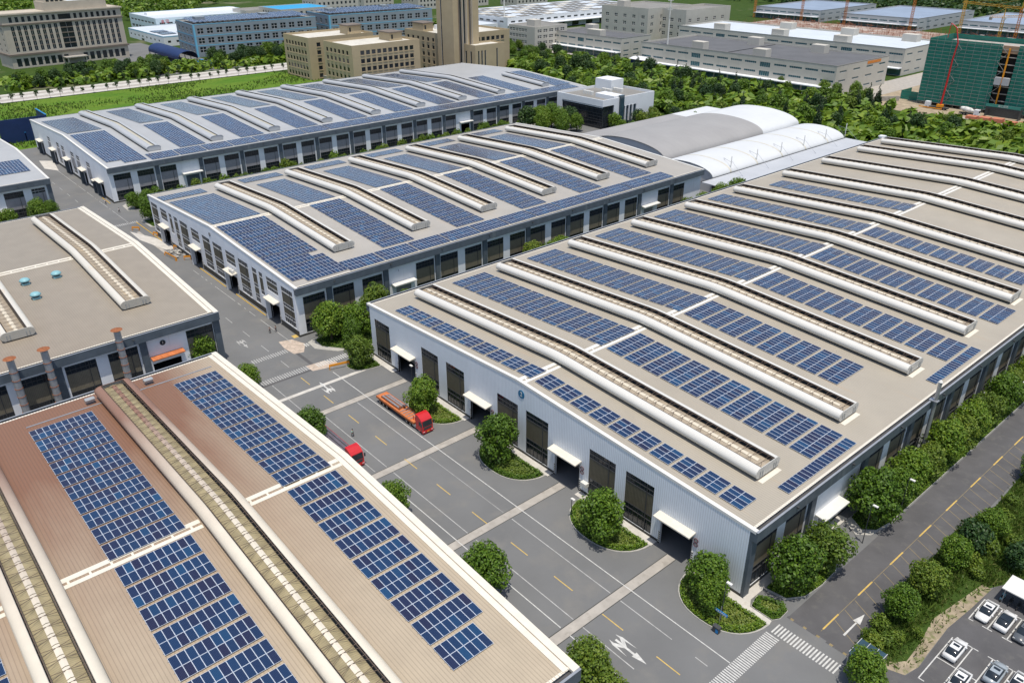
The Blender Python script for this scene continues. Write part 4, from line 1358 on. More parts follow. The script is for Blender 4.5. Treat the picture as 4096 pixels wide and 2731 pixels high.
def broad_lobes(seed, R0, H, n):
    """H total height, R0 crown radius"""
    R = random.Random(seed); lo = []
    zb = H * .30
    for i in range(n):
        f = (i + .5) / n
        a = i * 2.4 + R.uniform(-.4, .4)
        z = zb + (H - zb) * (f ** .9) * .92
        w = sin(pi * min(1, .22 + .78 * f) ** .85) if f > .35 else .62 + f
        w = max(.15, (1 - (max(0, f - .42) / .58) ** 2.0)) ** .5 * (.72 + .28 * min(1, f / .3))
        rad = R0 * w * R.uniform(.45, .82)
        lr = R0 * R.uniform(.30, .46)
        lo.append((cos(a) * rad * .95, sin(a) * rad * .95, z - lr * .25, lr))
    lo.append((0, 0, H * .62, R0 * .55))
    return lo


def proto_tree(kind, seed, R0, H, n, leaves, size, mat):
    T = {}
    if kind == 'broad':
        V, F = leafball(seed, broad_lobes(seed, R0, H, n), leaves, size)
        tr = trunk_mesh(H, .05 * R0 + .05, seed, R0, H * .75)
    elif kind == 'conical':
        R = random.Random(seed); lo = []
        for i in range(n):
            f = (i + .4) / n; z = H * (.08 + .9 * f); w = R0 * (1 - f) ** .8
            m_ = max(1, int(5 * (1 - f)))
            for j in range(m_):
                a = j * 6.283 / m_ + i * 1.3
                lo.append((cos(a) * w * .55, sin(a) * w * .55, z, max(.22, w * .55)))
        V, F = leafball(seed, lo, leaves, size, flat=-.1, squash=1.25)
        mb = MB(); mb.tube((0, 0, -.1), (0, 0, H * .95), R0 * .07 + .05, 6, .03); tr = mb.build('trunk', MAT['bark'], local=True, link=False).data
    else:  # sapling
        R = random.Random(seed)
        lo = [(R.gauss(0, .45), R.gauss(0, .45), H * R.uniform(.5, .95), R0 * .42) for _ in range(n)]
        V, F = leafball(seed, lo, leaves, size)
        mb = MB(); mb.tube((0, 0, -.1), (0, 0, H * .7), .08, 6, .05)
        for i in range(4): mb.tube((0, 0, H * .45), (cos(i * 1.6) * R0 * .6, sin(i * 1.6) * R0 * .6, H * .8), .035, 5, .015)
        tr = mb.build('trunk', MAT['bark'], local=True, link=False).data
    return mesh_from('crown', V, F, mat), tr


PT = {}
for i in range(6): PT['b%d' % i] = proto_tree('broad', 10 + i, 3.4, 8.0, 26 + i, 5600, .42, MAT['leaf'])
for i in range(3): PT['l%d' % i] = proto_tree('broad', 30 + i, 3.2, 7.2, 24, 5200, .42, MAT['leaf_lt'])
for i in range(4): PT['f%d' % i] = proto_tree('broad', 50 + i, 3.6, 8.2, 20, 1900, .72, MAT['leaf'])
for i in range(3): PT['g%d' % i] = proto_tree('broad', 60 + i, 3.6, 8.0, 20, 1900, .72, MAT['leaf_lt'])
for i in range(3): PT['d%d' % i] = proto_tree('broad', 70 + i, 3.6, 8.5, 20, 1900, .72, MAT['leaf_dk'])
for i in range(3): PT['c%d' % i] = proto_tree('conical', 80 + i, 2.5, 12., 15, 1900, .62, MAT['needle'])
for i in range(3): PT['s%d' % i] = proto_tree('sapling', 90 + i, 1.7, 5., 7, 260, .5, MAT['leaf_dk'])
for i in range(3): PT['h%d' % i] = proto_tree('broad', 100 + i, 1.6, 2.6, 12, 900, .36, MAT['leaf_lt'])
for i in range(2): PT['k%d' % i] = proto_tree('broad', 110 + i, 1.6, 2.6, 12, 900, .36, MAT['leaf'])


def tree(p, x, y, s, label, group=None, name='tree', cat='tree', sz=None, z=0):
    cr, tr = PT[p]
    T = thing(name, (x, y, z), label, cat, group, RND.uniform(0, 6.28))
    T.scale = (s, s, s * (sz or 1) * RND.uniform(.95, 1.06))
    for nm, me in (('crown', cr), ('trunk', tr)):
        if nm == 'trunk' and cat == 'shrub': continue
        o = bpy.data.objects.new(nm, me); COL.objects.link(o); o.parent = T
    return T


# the four trees in front of the gable, and the corner
tree('b0', -72.4, -5.9, 1.04, 'round leafy tree beside the orange flatbed truck')
tree('b1', -50.2, -4.9, 1.12, 'leafy tree on the bed below the blue 2 badge', sz=1.05)
tree('b2', -23.4, -6.3, 1.1, 'leafy tree on the hedge island between the third and fourth gable doors', sz=.95)
tree('b3', -4.6, -3.6, .98, 'two-clump leafy tree on the corner island by the white wall', sz=.95)
tree('b4', -2.4, -5.6, .74, 'smaller leafy tree joined to the corner island tree, behind the street sign')
tree('l0', -98.2, -4.9, 1.0, 'leafy tree beside the first gable door at the far end of the blue 2 warehouse')
# cluster between the middle warehouse and the blue 2 warehouse
for a in (('b5', -113.3, -3.6, 1.25, 'large dark leafy tree at the road corner of the middle warehouse'), ('b1', -110.5, 1.8, 1.15, 'dark leafy tree just behind the large road corner tree'), ('l1', -113.5, 9.0, 1.15, 'tall pale green tree in the gap behind the corner cluster', 1.2),
          ('l2', -112, 17.5, 1.0, 'olive green tree below the numeral 1 of the middle warehouse'), ('b0', -107.5, -1.2, .85, 'leafy tree touching the far corner of the blue 2 warehouse'), ('h1', -113, 37, 1.1, 'small bush behind the eave between middle and blue 2 warehouses')):
    tree(*a[:5], sz=a[5] if len(a) > 5 else None)
for i, (x, y, s, p) in enumerate(((-116, 63.5, 1.05, 'l0'), (-113.5, 68.5, .9, 'b2'), (-111, 65, .95, 'l1'), (-113, 72, 1.0, 'b3'), (-112, 60, .8, 'l2'), (-112.5, 81, .55, 'b1'), (-113, 86, .5, 'l0'), (-113, 91, .5, 'b2'), (-112, 97, .55, 'b5'), (-113, 103, .45, 'l1'), (-112, 108, .55, 'b0'), (-113, 114, .5, 'b3'), (-112, 124, .95, 'l2'), (-113, 130, 1.05, 'l0'), (-112, 137, 1.0, 'b4'), (-112, 147, 1.1, 'b2'), (-110, 153, 1.2, 'b5'), (-112, 158, 1.1, 'l1'), (-107, 160, .8, 'b1'))):
    tree(p, x, y, s, '%s tree from the front in the planted gap right of the middle warehouse' % ordw(i + 1), 'trees between the middle and blue 2 warehouses')
# row at the near warehouse, standing in its yard
for i, (x, y, s, p) in enumerate(((-104.3, -28.4, .78, 'b1'), (-77.7, -28.0, .92, 'b2'), (-49.2, -28.6, .95, 'b0'), (-26, -27.8, 1.08, 'b3'), (-5.2, -27.8, .98, 'l0'), (-.6, -28.6, .85, 'l2'))):
    tree(p, x, y, s, '%s tree in the row along the eave of the near warehouse, counted from far to near' % ordw(i + 1) if False else '%s tree from the far end beside the near warehouse with the tan roof' % ordw(i + 1), 'trees along the near warehouse')
tree('b4', -121.5, -31.2, .98, 'round leafy tree in front of the door with the rusty canopy')
# row along the right eave
R_ = random.Random(5)
row = [(3.0, 6.6, 1.15, 'b5'), (4.0, 14.0, 1.15, 'l1'), (3.0, 30.0, 1.25, 'b1'), (3.4, 37.4, .95, 'b0'), (3.0, 43.4, 1.02, 'b2'), (3.6, 49, .95, 'l2'), (3.1, 55.4, 1.05, 'b3'), (3.5, 61.5, 1.0, 'l0'), (3.2, 67, 1.0, 'b4'), (3.4, 74.5, .98, 'l1'), (3.2, 81.3, 1.05, 'b5'), (3.5, 88, 1.0, 'l2'), (3.2, 95, 1.0, 'b0'), (3.3, 102, 1.0, 'b1'), (3.3, 109, 1.0, 'l0'), (3.3, 117, 1., 'b2')]
for i, (x, y, s, p) in enumerate(row):
    tree(p, x, y, s, '%s tree from the near corner in the row along the right eave' % ordw(i + 1), 'row of trees along the right eave')
# right-hand verge
for a in (('b2', 15.9, 13.2, .72, 'small leafy tree on the verge nearest the white arrow'), ('l1', 16.5, 20.4, .84, 'light green tree on the verge, second from the arrow'), ('b4', 16.6, 29.2, .72, 'leafy tree on the verge near the broken fence'), ('d0', 16.9, 34.5, .72, 'dark feathery tree behind the verge trees'), ('b1', 17.4, 40.5, .7, 'leafy tree farthest along the verge by the road'), ('b0', 18.8, -2.0, .85, 'tree in front of the glass-roofed shelter'),
          ('d1', 23, 36, .6, 'dark bush on the verge beside the carport'), ('b3', 16.5, 62, .8, 'leafy tree at the right picture edge by the side road')):
    tree(*a)
for i, (x, y, s) in enumerate(((15.3, 6.2, .8), (16.4, 5.4, .9), (17.2, 7.4, .8), (18, 9, .7), (15.2, 9.4, .9), (18.4, 31.5, 1.), (20, 30, .8), (19.3, 12, .6), (19.0, 37, 1.0), (21, 41, .9), (17.6, 46, 1.), (22, 48, 1.1), (16.6, 52, .8))):
    tree('h%d' % (i % 3), x, y, s, '%s low weedy bush along the grass verge by the parking lot' % ordw(i + 1), 'weedy bushes on the verge', 'bush', 'shrub')
# planting in front of the far long warehouse
xs = [(-246.5, -4.6, .8, 'b0'), (-243.5, -1.0, .85, 'b2'), (-248, 0.5, .75, 'l0'), (-229.5, -5.2, 1.0, 'b4'), (-226, -1.5, .95, 'b3'), (-224, 4, .9, 'b1')]
for i, (x, y, s, p) in enumerate(xs): tree(p, x, y, s, '%s tree at the road end of the gap before the far long warehouse' % ordw(i + 1), 'trees at the road end of the gap')
R_ = random.Random(11); n_ = 0; y = 4.0
while y < 176:
    n_ += 1
    tree(R_.choice(['h0', 'h1', 'h2', 'k0', 'k1', 'k1', 'h0']), -250.5 + R_.uniform(-1.6, 1.6), y, R_.uniform(.9, 1.6), '%s bush from the front in the row along the far long warehouse' % ordw(n_), 'bushes along the far long warehouse', 'bush', 'shrub', sz=R_.uniform(.9, 1.5))
    y += R_.uniform(1.9, 4.2)
for i, (x, y, s) in enumerate(((-249.8, 46, .6), (-250, 76, .55), (-250, 155.5, .75), (-250, 165, .7), (-244, 176, 1.3), (-240, 182, 1.4), (-236, 178, 1.2), (-241, 189, 1.4), (-233, 187, 1.3), (-228, 184, 1.1), (-236, 196, 1.2), (-228, 193, 1.0), (-246, 184, 1.2))):
    tree(['b0', 'b1', 'b2', 'b5', 'd0', 'b3'][i % 6], x, y, s, '%s tree in the clump before the white office block' % ordw(i + 1), 'trees by the white office')
for i, (x, y, s) in enumerate(((-262.5 + 9, -33, 1.0), (-252.5, -29.5, .8), (-253, -26.5, .6), (-251.5, -31.5, .7), (-251.5, -42.2, .9), (-252, -38.8, .6), (-251, -36, .5), (-251.5, -46, .9))):
    tree(['b1', 'b2', 'k0', 'l0', 'b0', 'h1', 'h0', 'b3'][i], x, y, s, '%s tree beside the wall of the warehouse at the left edge' % ordw(i + 1), 'trees by the left edge warehouse')

# belt of trees behind the arched roofs
R_ = random.Random(21)
belt = []
def scatter(n, poly, kinds, smin, smax, mind):
    xs_ = [p[0] for p in poly]; ys_ = [p[1] for p in poly]; got = []
    tries = 0
    while len(got) < n and tries < n * 60:
        tries += 1
        x, y = R_.uniform(min(xs_), max(xs_)), R_.uniform(min(ys_), max(ys_))
        ins = False; j = len(poly) - 1
        for i in range(len(poly)):
            if (poly[i][1] > y) != (poly[j][1] > y) and x < (poly[j][0] - poly[i][0]) * (y - poly[i][1]) / (poly[j][1] - poly[i][1]) + poly[i][0]: ins = not ins
            j = i
        if ins and all((x - a) ** 2 + (y - b) ** 2 > mind * mind for a, b, *_ in got): got.append((x, y, R_.choice(kinds), R_.uniform(smin, smax)))
    return got


NAMES = {'f': 'leafy', 'g': 'light green', 'd': 'dark leafy', 'c': 'conical', 's': 'thin young', 'b': 'leafy', 'l': 'light green', 'h': 'bushy', 'k': 'bushy'}


def plant(got, where, group):
    v = sorted(got, key=lambda t: (t[1] * .65 + t[0] * .75))
    cnt = {}
    for x, y, p, s in v:
        kd = NAMES[p[0]]; cnt[kd] = cnt.get(kd, 0) + 1
        nm = {'c': 'conifer', 's': 'young_tree'}.get(p[0], 'tree')
        tree(p, x, y, s, '%s %s tree from the left %s' % (ordw(cnt[kd]), kd, where), group, nm)


plant(scatter(80, [(-330, 240), (-262, 250), (-120, 262), (-108, 300), (-150, 335), (-300, 340), (-385, 352), (-400, 300)], ['f0', 'f1', 'f2', 'f3', 'd0', 'd1', 'd2', 'g0', 'f0', 'd1'], .85, 1.35, 6.2), 'in the belt behind the arched roofs', 'broad trees in the belt behind the arched roofs')
plant(scatter(46, [(-330, 290), (-120, 275), (-110, 320), (-330, 352)], ['c0', 'c1', 'c2'], .8, 1.2, 6), 'in the belt behind the arched roofs', 'conical trees in the belt behind the arched roofs')
plant(scatter(30, [(-118, 262), (-60, 245), (20, 250), (20, 340), (-60, 342), (-112, 330)], ['f0', 'f1', 'd0', 'g0', 'c0', 'c1', 'f3', 'd2', 'g1'], .75, 1.15, 6.5), 'behind the far end of the blue 2 warehouse', 'trees behind the blue 2 warehouse')
plant(scatter(14, [(-230, 352), (-190, 340), (-150, 340), (-175, 372), (-230, 362)], ['f1', 'g0', 'f2', 'c1'], .8, 1.05, 5), 'in front of the grey-roofed depot', 'trees in front of the depot')
plant(scatter(22, [(-222, 206), (-204, 190), (-196, 232), (-190, 256), (-220, 262)], ['f0', 'g1', 'f3', 'd0', 'g0'], .7, .95, 4.6), 'between the white office and the grey arched roof', 'trees by the grey arched roof')
plant(scatter(26, [(-470, 300), (-420, 310), (-390, 345), (-440, 372), (-480, 350)], ['f0', 'f1', 'g0', 'd0'], .8, 1.1, 6), 'beyond the beige blocks', 'trees beyond the beige blocks')
# trees by the far road
plant(scatter(40, [(-556, 24), (-528, 18), (-524, 104), (-540, 118), (-565, 112)], ['f0', 'f1', 'd0', 'd1', 'd2', 'g0', 'f2'], .8, 1.2, 5.0), 'in front of the brown tower block', 'trees in front of the brown tower block')
plant(scatter(30, [(-560, 150), (-528, 145), (-524, 222), (-556, 228)], ['d0', 'd1', 'f1', 'd2', 'g2'], .9, 1.25, 5.6), 'in front of the blue-grey block', 'trees in front of the blue-grey block')
sap = [(-487 + R_.uniform(-.6, .6), 2 + i * 6.3 + R_.uniform(-1, 1), 's%d' % (i % 3), R_.uniform(.8, 1.25)) for i in range(28)]
plant(sap, 'on the field side of the pale road', 'young trees on the field side of the pale road')
sap = [(-519.5 + R_.uniform(-.6, .6), 6 + i * 7.3 + R_.uniform(-1, 1), 's%d' % (i % 3), R_.uniform(.8, 1.15)) for i in range(22)]
plant(sap, 'on the far side of the pale road', 'young trees on the far side of the pale road')

# hedges filling the kerbed beds
def inside(poly, x, y):
    ins = False; j = len(poly) - 1
    for i in range(len(poly)):
        if (poly[i][1] > y) != (poly[j][1] > y) and x < (poly[j][0] - poly[i][0]) * (y - poly[i][1]) / (poly[j][1] - poly[i][1]) + poly[i][0]: ins = not ins
        j = i
    return ins


def edge_dist(poly, x, y):
    best = 1e9
    for i in range(len(poly)):
        a = Vector(poly[i]); b = Vector(poly[(i + 1) % len(poly)]); p = Vector((x, y)); d = b - a
        t = max(0, min(1, (p - a).dot(d) / max(1e-6, d.length_squared)))
        best = min(best, (a + d * t - p).length)
    return best


def hedge(poly, hrim, hin, rim, dens, label, mats=('leaf', 'hedge_lt'), seed=1, name='hedge', group=None):
    R = random.Random(seed)
    xs_ = [p[0] for p in poly]; ys_ = [p[1] for p in poly]
    V = [[], []]; F = [[], []]
    area = (max(xs_) - min(xs_)) * (max(ys_) - min(ys_))
    for _ in range(int(area * dens)):
        x, y = R.uniform(min(xs_), max(xs_)), R.uniform(min(ys_), max(ys_))
        if not inside(poly, x, y): continue
        e = edge_dist(poly, x, y); k = 0 if e < rim else 1
        h = (hrim if k == 0 else hin) * min(1, .45 + e * 1.6) * (1 + .22 * sin(x * 2.1) * cos(y * 1.7))
        z = .13 + h * (R.uniform(.72, 1.08) if R.random() < .7 else R.uniform(.1, .8))
        nrm = Vector((R.gauss(0, .5), R.gauss(0, .5), 1)).normalized(); t = Matrix.Rotation(R.uniform(0, 6.28), 3, nrm) @ nrm.orthogonal().normalized(); b = nrm.cross(t)
        L_ = R.uniform(.16, .36); p = Vector((x, y, z)); i = len(V[k])
        V[k].extend([tuple(p - t * L_ * .5), tuple(p + b * L_ * .35), tuple(p + t * L_ * .5), tuple(p - b * L_ * .35)]); F[k].append((i, i + 1, i + 2, i + 3))
    cx, cy_ = sum(xs_) / len(xs_), sum(ys_) / len(ys_)
    T = thing(name, (cx, cy_, .13), label, 'hedge', group)
    for k, nm in ((0, 'clipped_rim'), (1, 'low_planting')):
        if not F[k]: continue
        o = bpy.data.objects.new(nm, mesh_from(nm, [(a - cx, b - cy_, c - .13) for a, b, c in V[k]], F[k], MAT[mats[k]])); COL.objects.link(o); o.parent = T
    return T


def shrink(p, f):
    cx = sum(q[0] for q in p) / len(p); cy_ = sum(q[1] for q in p) / len(p)
    return [(cx + (x - cx) * f, cy_ + (y - cy_) * f) for x, y in p]


hl = {'T0': 'low hedge bed beside the first gable door', 'T1': 'low hedge bed behind the red truck cab', 'T2': 'curved hedge bed under the tree below the blue badge', 'T3': 'curved hedge island between the third and fourth gable doors', 'T4': 'large curved hedge island at the near corner with the street sign', 'T5': 'small clipped hedge bed across the path from the corner island',
      'R1': 'hedge bed under the first trees along the right eave', 'R2': 'long hedge bed under the tree row along the right eave'}
for i, (k, lb) in enumerate(hl.items()):
    hedge(BEDS[k], .65, .34, .9, 62 if k != 'R2' else 26, lb, seed=i)
for i in range(5): hedge(BEDS['L%d' % i], .6, .32, .8, 40, '%s hedge bed from the far end along the near warehouse wall' % ordw(i + 1), seed=20 + i, group='hedge beds along the near warehouse')
hedge(BEDS['BC'], .7, .5, .8, 14, 'long planted bed between the middle and blue 2 warehouses', mats=('leaf', 'leaf'), seed=40)
hedge(BEDS['AB'], .7, .5, .8, 9, 'long planted bed in front of the far long warehouse', mats=('leaf', 'leaf'), seed=41)
hedge(BEDS['AB2'], .7, .5, .8, 14, 'planted bed at the far corner of the middle warehouse', mats=('leaf', 'leaf'), seed=42)

# rough grass on the right-hand verge
R_ = random.Random(77); V = []; F = []
poly = verge_poly
cnt = 0
while cnt < 26000:
    x, y = R_.uniform(13.2, 34), R_.uniform(3, 80) if R_.random() < .85 else R_.uniform(80, 130)
    if not inside(poly, x, y) or edge_dist(poly, x, y) < .15: continue
    if 19.2 < x < 22.2 and y < 29 and R_.random() < .8: continue
    cnt += 1
    h = R_.uniform(.25, .75) * (1 + .8 * max(0, sin(x * .9 + y * .55) * cos(y * .31))); a = R_.uniform(0, 6.28); wd = R_.uniform(.05, .14)
    lx, ly = R_.gauss(0, .22), R_.gauss(0, .22); i = len(V)
    V.extend([(x - cos(a) * wd, y - sin(a) * wd, .02), (x + cos(a) * wd, y + sin(a) * wd, .02), (x + lx + cos(a) * wd * .4, y + ly + sin(a) * wd * .4, h), (x + lx * 1.4, y + ly * 1.4, h * .9)])
    F.append((i, i + 1, i + 2, i + 3))
o = bpy.data.objects.new('grass', mesh_from('grass', V, F, MAT['grassb'])); COL.objects.link(o); o['kind'] = 'stuff'; o['label'] = 'rough weedy grass between the side road and the parking lot'
# tufts on the meadow
V = []; F = []
for _ in range(14000):
    x, y = R_.uniform(-484, -368), R_.uniform(-30, 172)
    if sin(x * .11 + 1.3 * sin(y * .05)) + cos(y * .07) < R_.uniform(-.8, 1.2): continue
    h = R_.uniform(.4, 1.3); a = R_.uniform(0, 6.28); wd = R_.uniform(.2, .5); i = len(V)
    V.extend([(x - cos(a) * wd, y - sin(a) * wd, 0), (x + cos(a) * wd, y + sin(a) * wd, 0), (x + cos(a) * wd * .6, y + R_.gauss(0, .3), h), (x - cos(a) * wd * .6, y + R_.gauss(0, .3), h * .9)]); F.append((i, i + 1, i + 2, i + 3))
o = bpy.data.objects.new('grass', mesh_from('grass', V, F, MAT['grassb'])); COL.objects.link(o); o['kind'] = 'stuff'; o['label'] = 'tall tufts on the green field beyond the far long warehouse'
# ================================================================== buildings beyond the park
MAT['tan'] = M('tan_render', (.43, .345, .22), .8, .05, .2)
MAT['tan_lt'] = M('pale_tan_stone', (.46, .41, .335), .8, .06, .2)
MAT['brown_st'] = M('brown_stone', (.17, .14, .115), .7, .1, .3)
MAT['bluegrey'] = M('blue_grey_render', (.235, .275, .31), .8, .05, .2)
MAT['skyblue'] = M('sky_blue_band', (.16, .44, .62), .7, .05, .3)
MAT['pale_roof'] = M('pale_roof_screed', (.56, .54, .48), .85, .10, .08, dirt=((.42, .40, .36), .2, .5, .75))
MAT['grey_roof'] = M('dark_grey_roof_felt', (.115, .118, .125), .85, .10, .1)
MAT['mid_roof'] = M('grey_roof_felt', (.22, .215, .20), .85, .12, .1)
MAT['blue_roof'] = M('bright_blue_roof', (.03, .30, .56), .6, .06, .1)
MAT['white_roof'] = M('white_blue_roof', (.56, .61, .66), .5, .05, .1, stripe=(0, 4, .12, .85, 0))
MAT['beige_wall'] = M('beige_warehouse_wall', (.50, .475, .42), .8, .05, .15, streak=((.40, .385, .35), (.4, .4, .04), .6, .85))
MAT['grey_wall'] = M('grey_warehouse_wall', (.42, .43, .44), .8, .05, .15)
MAT['pale_blue'] = M('pale_blue_wall', (.52, .62, .66), .6, .06, .15)
MAT['white_b'] = M('white_building_wall', (.70, .72, .74), .6, .04, .15)
MAT['slate_roof'] = M('blue_grey_metal_roof', (.25, .31, .40), .5, .08, .06, stripe=(0, 6, .08, .85, 0))
MAT['navy'] = M('navy_sheet', (.012, .028, .10), .5, .15, .3)
MAT['teal_glass'] = M('teal_glass', (.05, .13, .15), .12, .25, .5, spec=.6)
FARWIN = {}


def far_win(wd, ht, style, glass='glass', framem='frame'):
    key = (round(wd, 2), round(ht, 2), style, glass, framem)
    if key in FARWIN: return FARWIN[key]
    mb = MB(); t = .12
    mb.box(0, wd, .22, .28, 0, ht, 0)
    mb.box(0, wd, .10, .22, 0, t, 1); mb.box(0, wd, .10, .22, ht - t, ht, 1); mb.box(0, t, .10, .22, t, ht - t, 1); mb.box(wd - t, wd, .10, .22, t, ht - t, 1)
    if style == 'cross':
        mb.box(wd / 2 - .16, wd / 2 + .16, .12, .22, t, ht - t, 1); mb.box(t, wd - t, .11, .215, ht * .52 - .13, ht * .52 + .13, 1)
    elif style == 'strip':
        n = max(2, int(wd / 1.3))
        for i in range(1, n): mb.box(wd * i / n - .05, wd * i / n + .05, .12, .22, t, ht - t, 1)
    elif style == 'tall':
        n = max(2, int(round(ht / 3.6)))
        for i in range(1, n): mb.box(t, wd - t, .06, .218, ht * i / n - .35, ht * i / n + .35, 2)
        mb.box(wd / 2 - .06, wd / 2 + .06, .12, .22, t, ht - t, 1)
    elif style == 'sill':
        mb.box(-.1, wd + .1, -.25, .1, -.45, -.02, 2)
    FARWIN[key] = (mb, [MAT[glass], MAT[framem], MAT['tan'] if style == 'sill' else MAT['brown_st']])
    o = mb.build('window', FARWIN[key][1], local=True, link=False)
    FARWIN[key] = o.data
    return o.data


def block(name, label, x, y, L, D, h, wallm, roofm, front=(), left=(), rz=0.0, parapet=.9, cat='building', glass='glass', framem='frame', group=None, z0=0.0, bands=(), bandm='skyblue'):
    """box building; local +y runs along the front face (which looks to +x), D goes back to -x.
    front/left: lists of (u0, width, z0, height, style)"""
    T = thing(name, (x, y, z0), label, cat, group, rz)
    top = h + parapet
    faces = (('f', (0, 0, 0), (0, 1, 0), L, front), ('l', (-D, 0, 0), (1, 0, 0), D, left), ('r', (0, L, 0), (-1, 0, 0), D, ()), ('b', (-D, L, 0), (0, -1, 0), L, ()))
    count = 0; rest = MB()
    for fid, org, ud, ln, wins in faces:
        mb = MB()
        wall_holes(mb, org, ud, ln, lambda u: top, [(a, a + w_, b, b + q) for a, w_, b, q, s in wins], .28)
        # parapet inside face
        nn = Vector((-ud[1], ud[0], 0)); a = Vector(org) + nn * .3; b = a + Vector(ud) * ln
        mb.face([(a.x, a.y, h), (b.x, b.y, h), (b.x, b.y, top), (a.x, a.y, top)])
        A = Vector(org); B = A + Vector(ud) * ln
        mb.face([(A.x, A.y, top), (B.x, B.y, top), (b.x, b.y, top), (a.x, a.y, top)])
        mb.build('wall', MAT[wallm], T, local=True)
        for (u, w_, z, q, s) in wins:
            count += 1
            me = far_win(w_, q, s, glass, framem)
            p = Vector(org) + Vector(ud) * u
            if count <= 100:
                o = bpy.data.objects.new('window', me); COL.objects.link(o); o.parent = T
                o.location = (p.x, p.y, z); o.rotation_euler = (0, 0, math.atan2(ud[1], ud[0]))
            else:
                c_, s_ = ud[0], ud[1]
                for poly in me.polygons:
                    pts = []
                    for vi in poly.vertices:
                        v = me.vertices[vi].co
                        pts.append((p.x + v.x * c_ - v.y * s_, p.y + v.x * s_ + v.y * c_, z + v.z))
                    rest.face(pts, poly.material_index)
                rest.mats = list(me.materials)
    if rest.f:
        o = rest.build('further_windows', rest.mats, T, local=True); o['kind'] = 'stuff'
    mb = MB(); mb.box(-D + .29, -.29, .29, L - .29, h - .3, h); mb.build('roof', MAT[roofm], T, local=True)
    for z, q in bands:
        mb = MB(); e = .05
        mb.box(-.0, e, -e, L + e, z, z + q); mb.box(-D, 0, -e, 0, z, z + q); mb.build('colour_band', MAT[bandm], T, local=True)
    return T


def sub(T, name, mat, *boxes, parent=None):
    mb = MB()
    for b in boxes: mb.box(*b)
    return mb.build(name, MAT[mat] if isinstance(mat, str) else mat, parent or T, local=True)


def grid(n, u0, du, w_, rows_, q, s): return [(u0 + i * du, w_, z, q, s) for z in rows_ for i in range(n)]


# brown tower block with pilasters
fr = [(4 + i * 4.35 if i < 8 else 10 + i * 4.05 - 0, 2.3, 10.5, 16.5, 'tall') for i in range(0)]
fr = []
u = 5.0
for i in range(16):
    if i == 8: fr.append((36.2, 8.6, 10.3, 17.2, 'tall'))
    a = 4.6 + i * 3.95 if i < 8 else 46.6 + (i - 8) * 3.95
    fr.append((a, 2.3, 10.5, 16.6, 'tall'))
    fr.append((a, 2.2, 29.2, 3.6, 'plain'))
for i in range(17):
    if 7 < i < 10: continue
    fr.append((3.0 + i * 4.45, 3.2, 1.0, 5.4, 'plain'))
fr.append((36.2, 8.6, 29.2, 3.6, 'plain'))
lf = [(3 + j * 5, 2, z, 1.8, 'plain') for z in (10.5, 14, 17.5, 21, 24.5, 29.6) for j in (0, 1, 3)]
T = block('tower_block', 'large brown office tower with tall pilasters and stepped top', -616, 37.3, 80, 24, 34, 'tan_lt', 'mid_roof', fr, lf, rz=radians(5.5), parapet=1.2)
sub(T, 'cornice', 'brown_st', (-24.4, .9, -.9, 81, 8.2, 9.4), (-24.4, .6, -.6, 80.6, 27.6, 28.4))
sub(T, 'cornice', 'tan_lt', (-24.5, 1.0, -1.0, 81, 34.1, 34.9))
sub(T, 'entrance_canopy', 'concrete', (.1, 7, 33, 48, 4.4, 5.0)); sub(T, 'entrance_column', 'tan_lt', (5.6, 6.4, 34, 34.8, 0, 4.4)); sub(T, 'entrance_column', 'tan_lt', (5.6, 6.4, 46.2, 47, 0, 4.4))
pent = sub(T, 'penthouse', 'tan_lt', (-22, -3, 30, 72, 34.0, 40.5), (-20, -4, 31, 44, 40.5, 52))
for i in range(4): sub(T, 'penthouse_window', 'glass', (-3.9, -3.8, 32.2 + i * 3, 34.2 + i * 3, 35.5, 49))
mb = MB(); mb.hexa([(-21, 46, 40.52), (-4, 46, 40.52), (-4, 64, 40.52), (-21, 64, 40.52)], [(-20, 47, 43.5), (-9, 47, 41.6), (-9, 63, 41.6), (-20, 63, 43.5)]); mb.build('sloped_skylight', MAT['white_roof'], T, local=True)
# blue-grey factory blocks with sky blue bands
for (nm, x, y, L, n, lab) in (('w1', -585.5, 153.5, 96, 13, 'blue-grey factory block with sky blue bands, left one'), ('w2', -577, 261, 96, 12, 'blue-grey factory block with sky blue bands, right one')):
    du = (L - 4) / n
    T = block('factory_block', lab, x, y, L, 44, 22, 'bluegrey', 'mid_roof', grid(n, 2.6, du, 4.6, (3.0, 9.2, 16.0), 3.9, 'cross'), grid(4, 6, 10, 3.6, (3.0, 9.2, 16.0), 3.7, 'cross'), rz=radians(-5), parapet=.8,
              bands=((7.6, .5), (14.3, .5), (22.3, .5)), framem='frame')
    sub(T, 'corner_band', 'skyblue', (-1.2, .06, -.06, 1.2, 0, 22.3)); sub(T, 'stair_head', 'bluegrey', (-26, -18, 8, 15, 22.1, 26), (-30, -22, 60, 66, 22.1, 25.5))
    mb = MB(); i_ = 0
    for i in range(24):
        y0 = 3 + i * 3.7
        mb.face([(-36, y0, 24.2), (-4, y0, 23.6), (-4, y0 + 3.2, 24.3), (-36, y0 + 3.2, 24.9)], 0, [(7 * i, 3), (7 * i, 19), (7 * i + 3, 19), (7 * i + 3, 3)])
        mb.box(-34, -33.8, y0 + 1.4, y0 + 1.6, 22, 24.4, 1); mb.box(-6, -5.8, y0 + 1.4, y0 + 1.6, 22, 23.9, 1)
    mb.build('roof_solar_rows', [MAT['solar'], MAT['alu']], T, local=True)
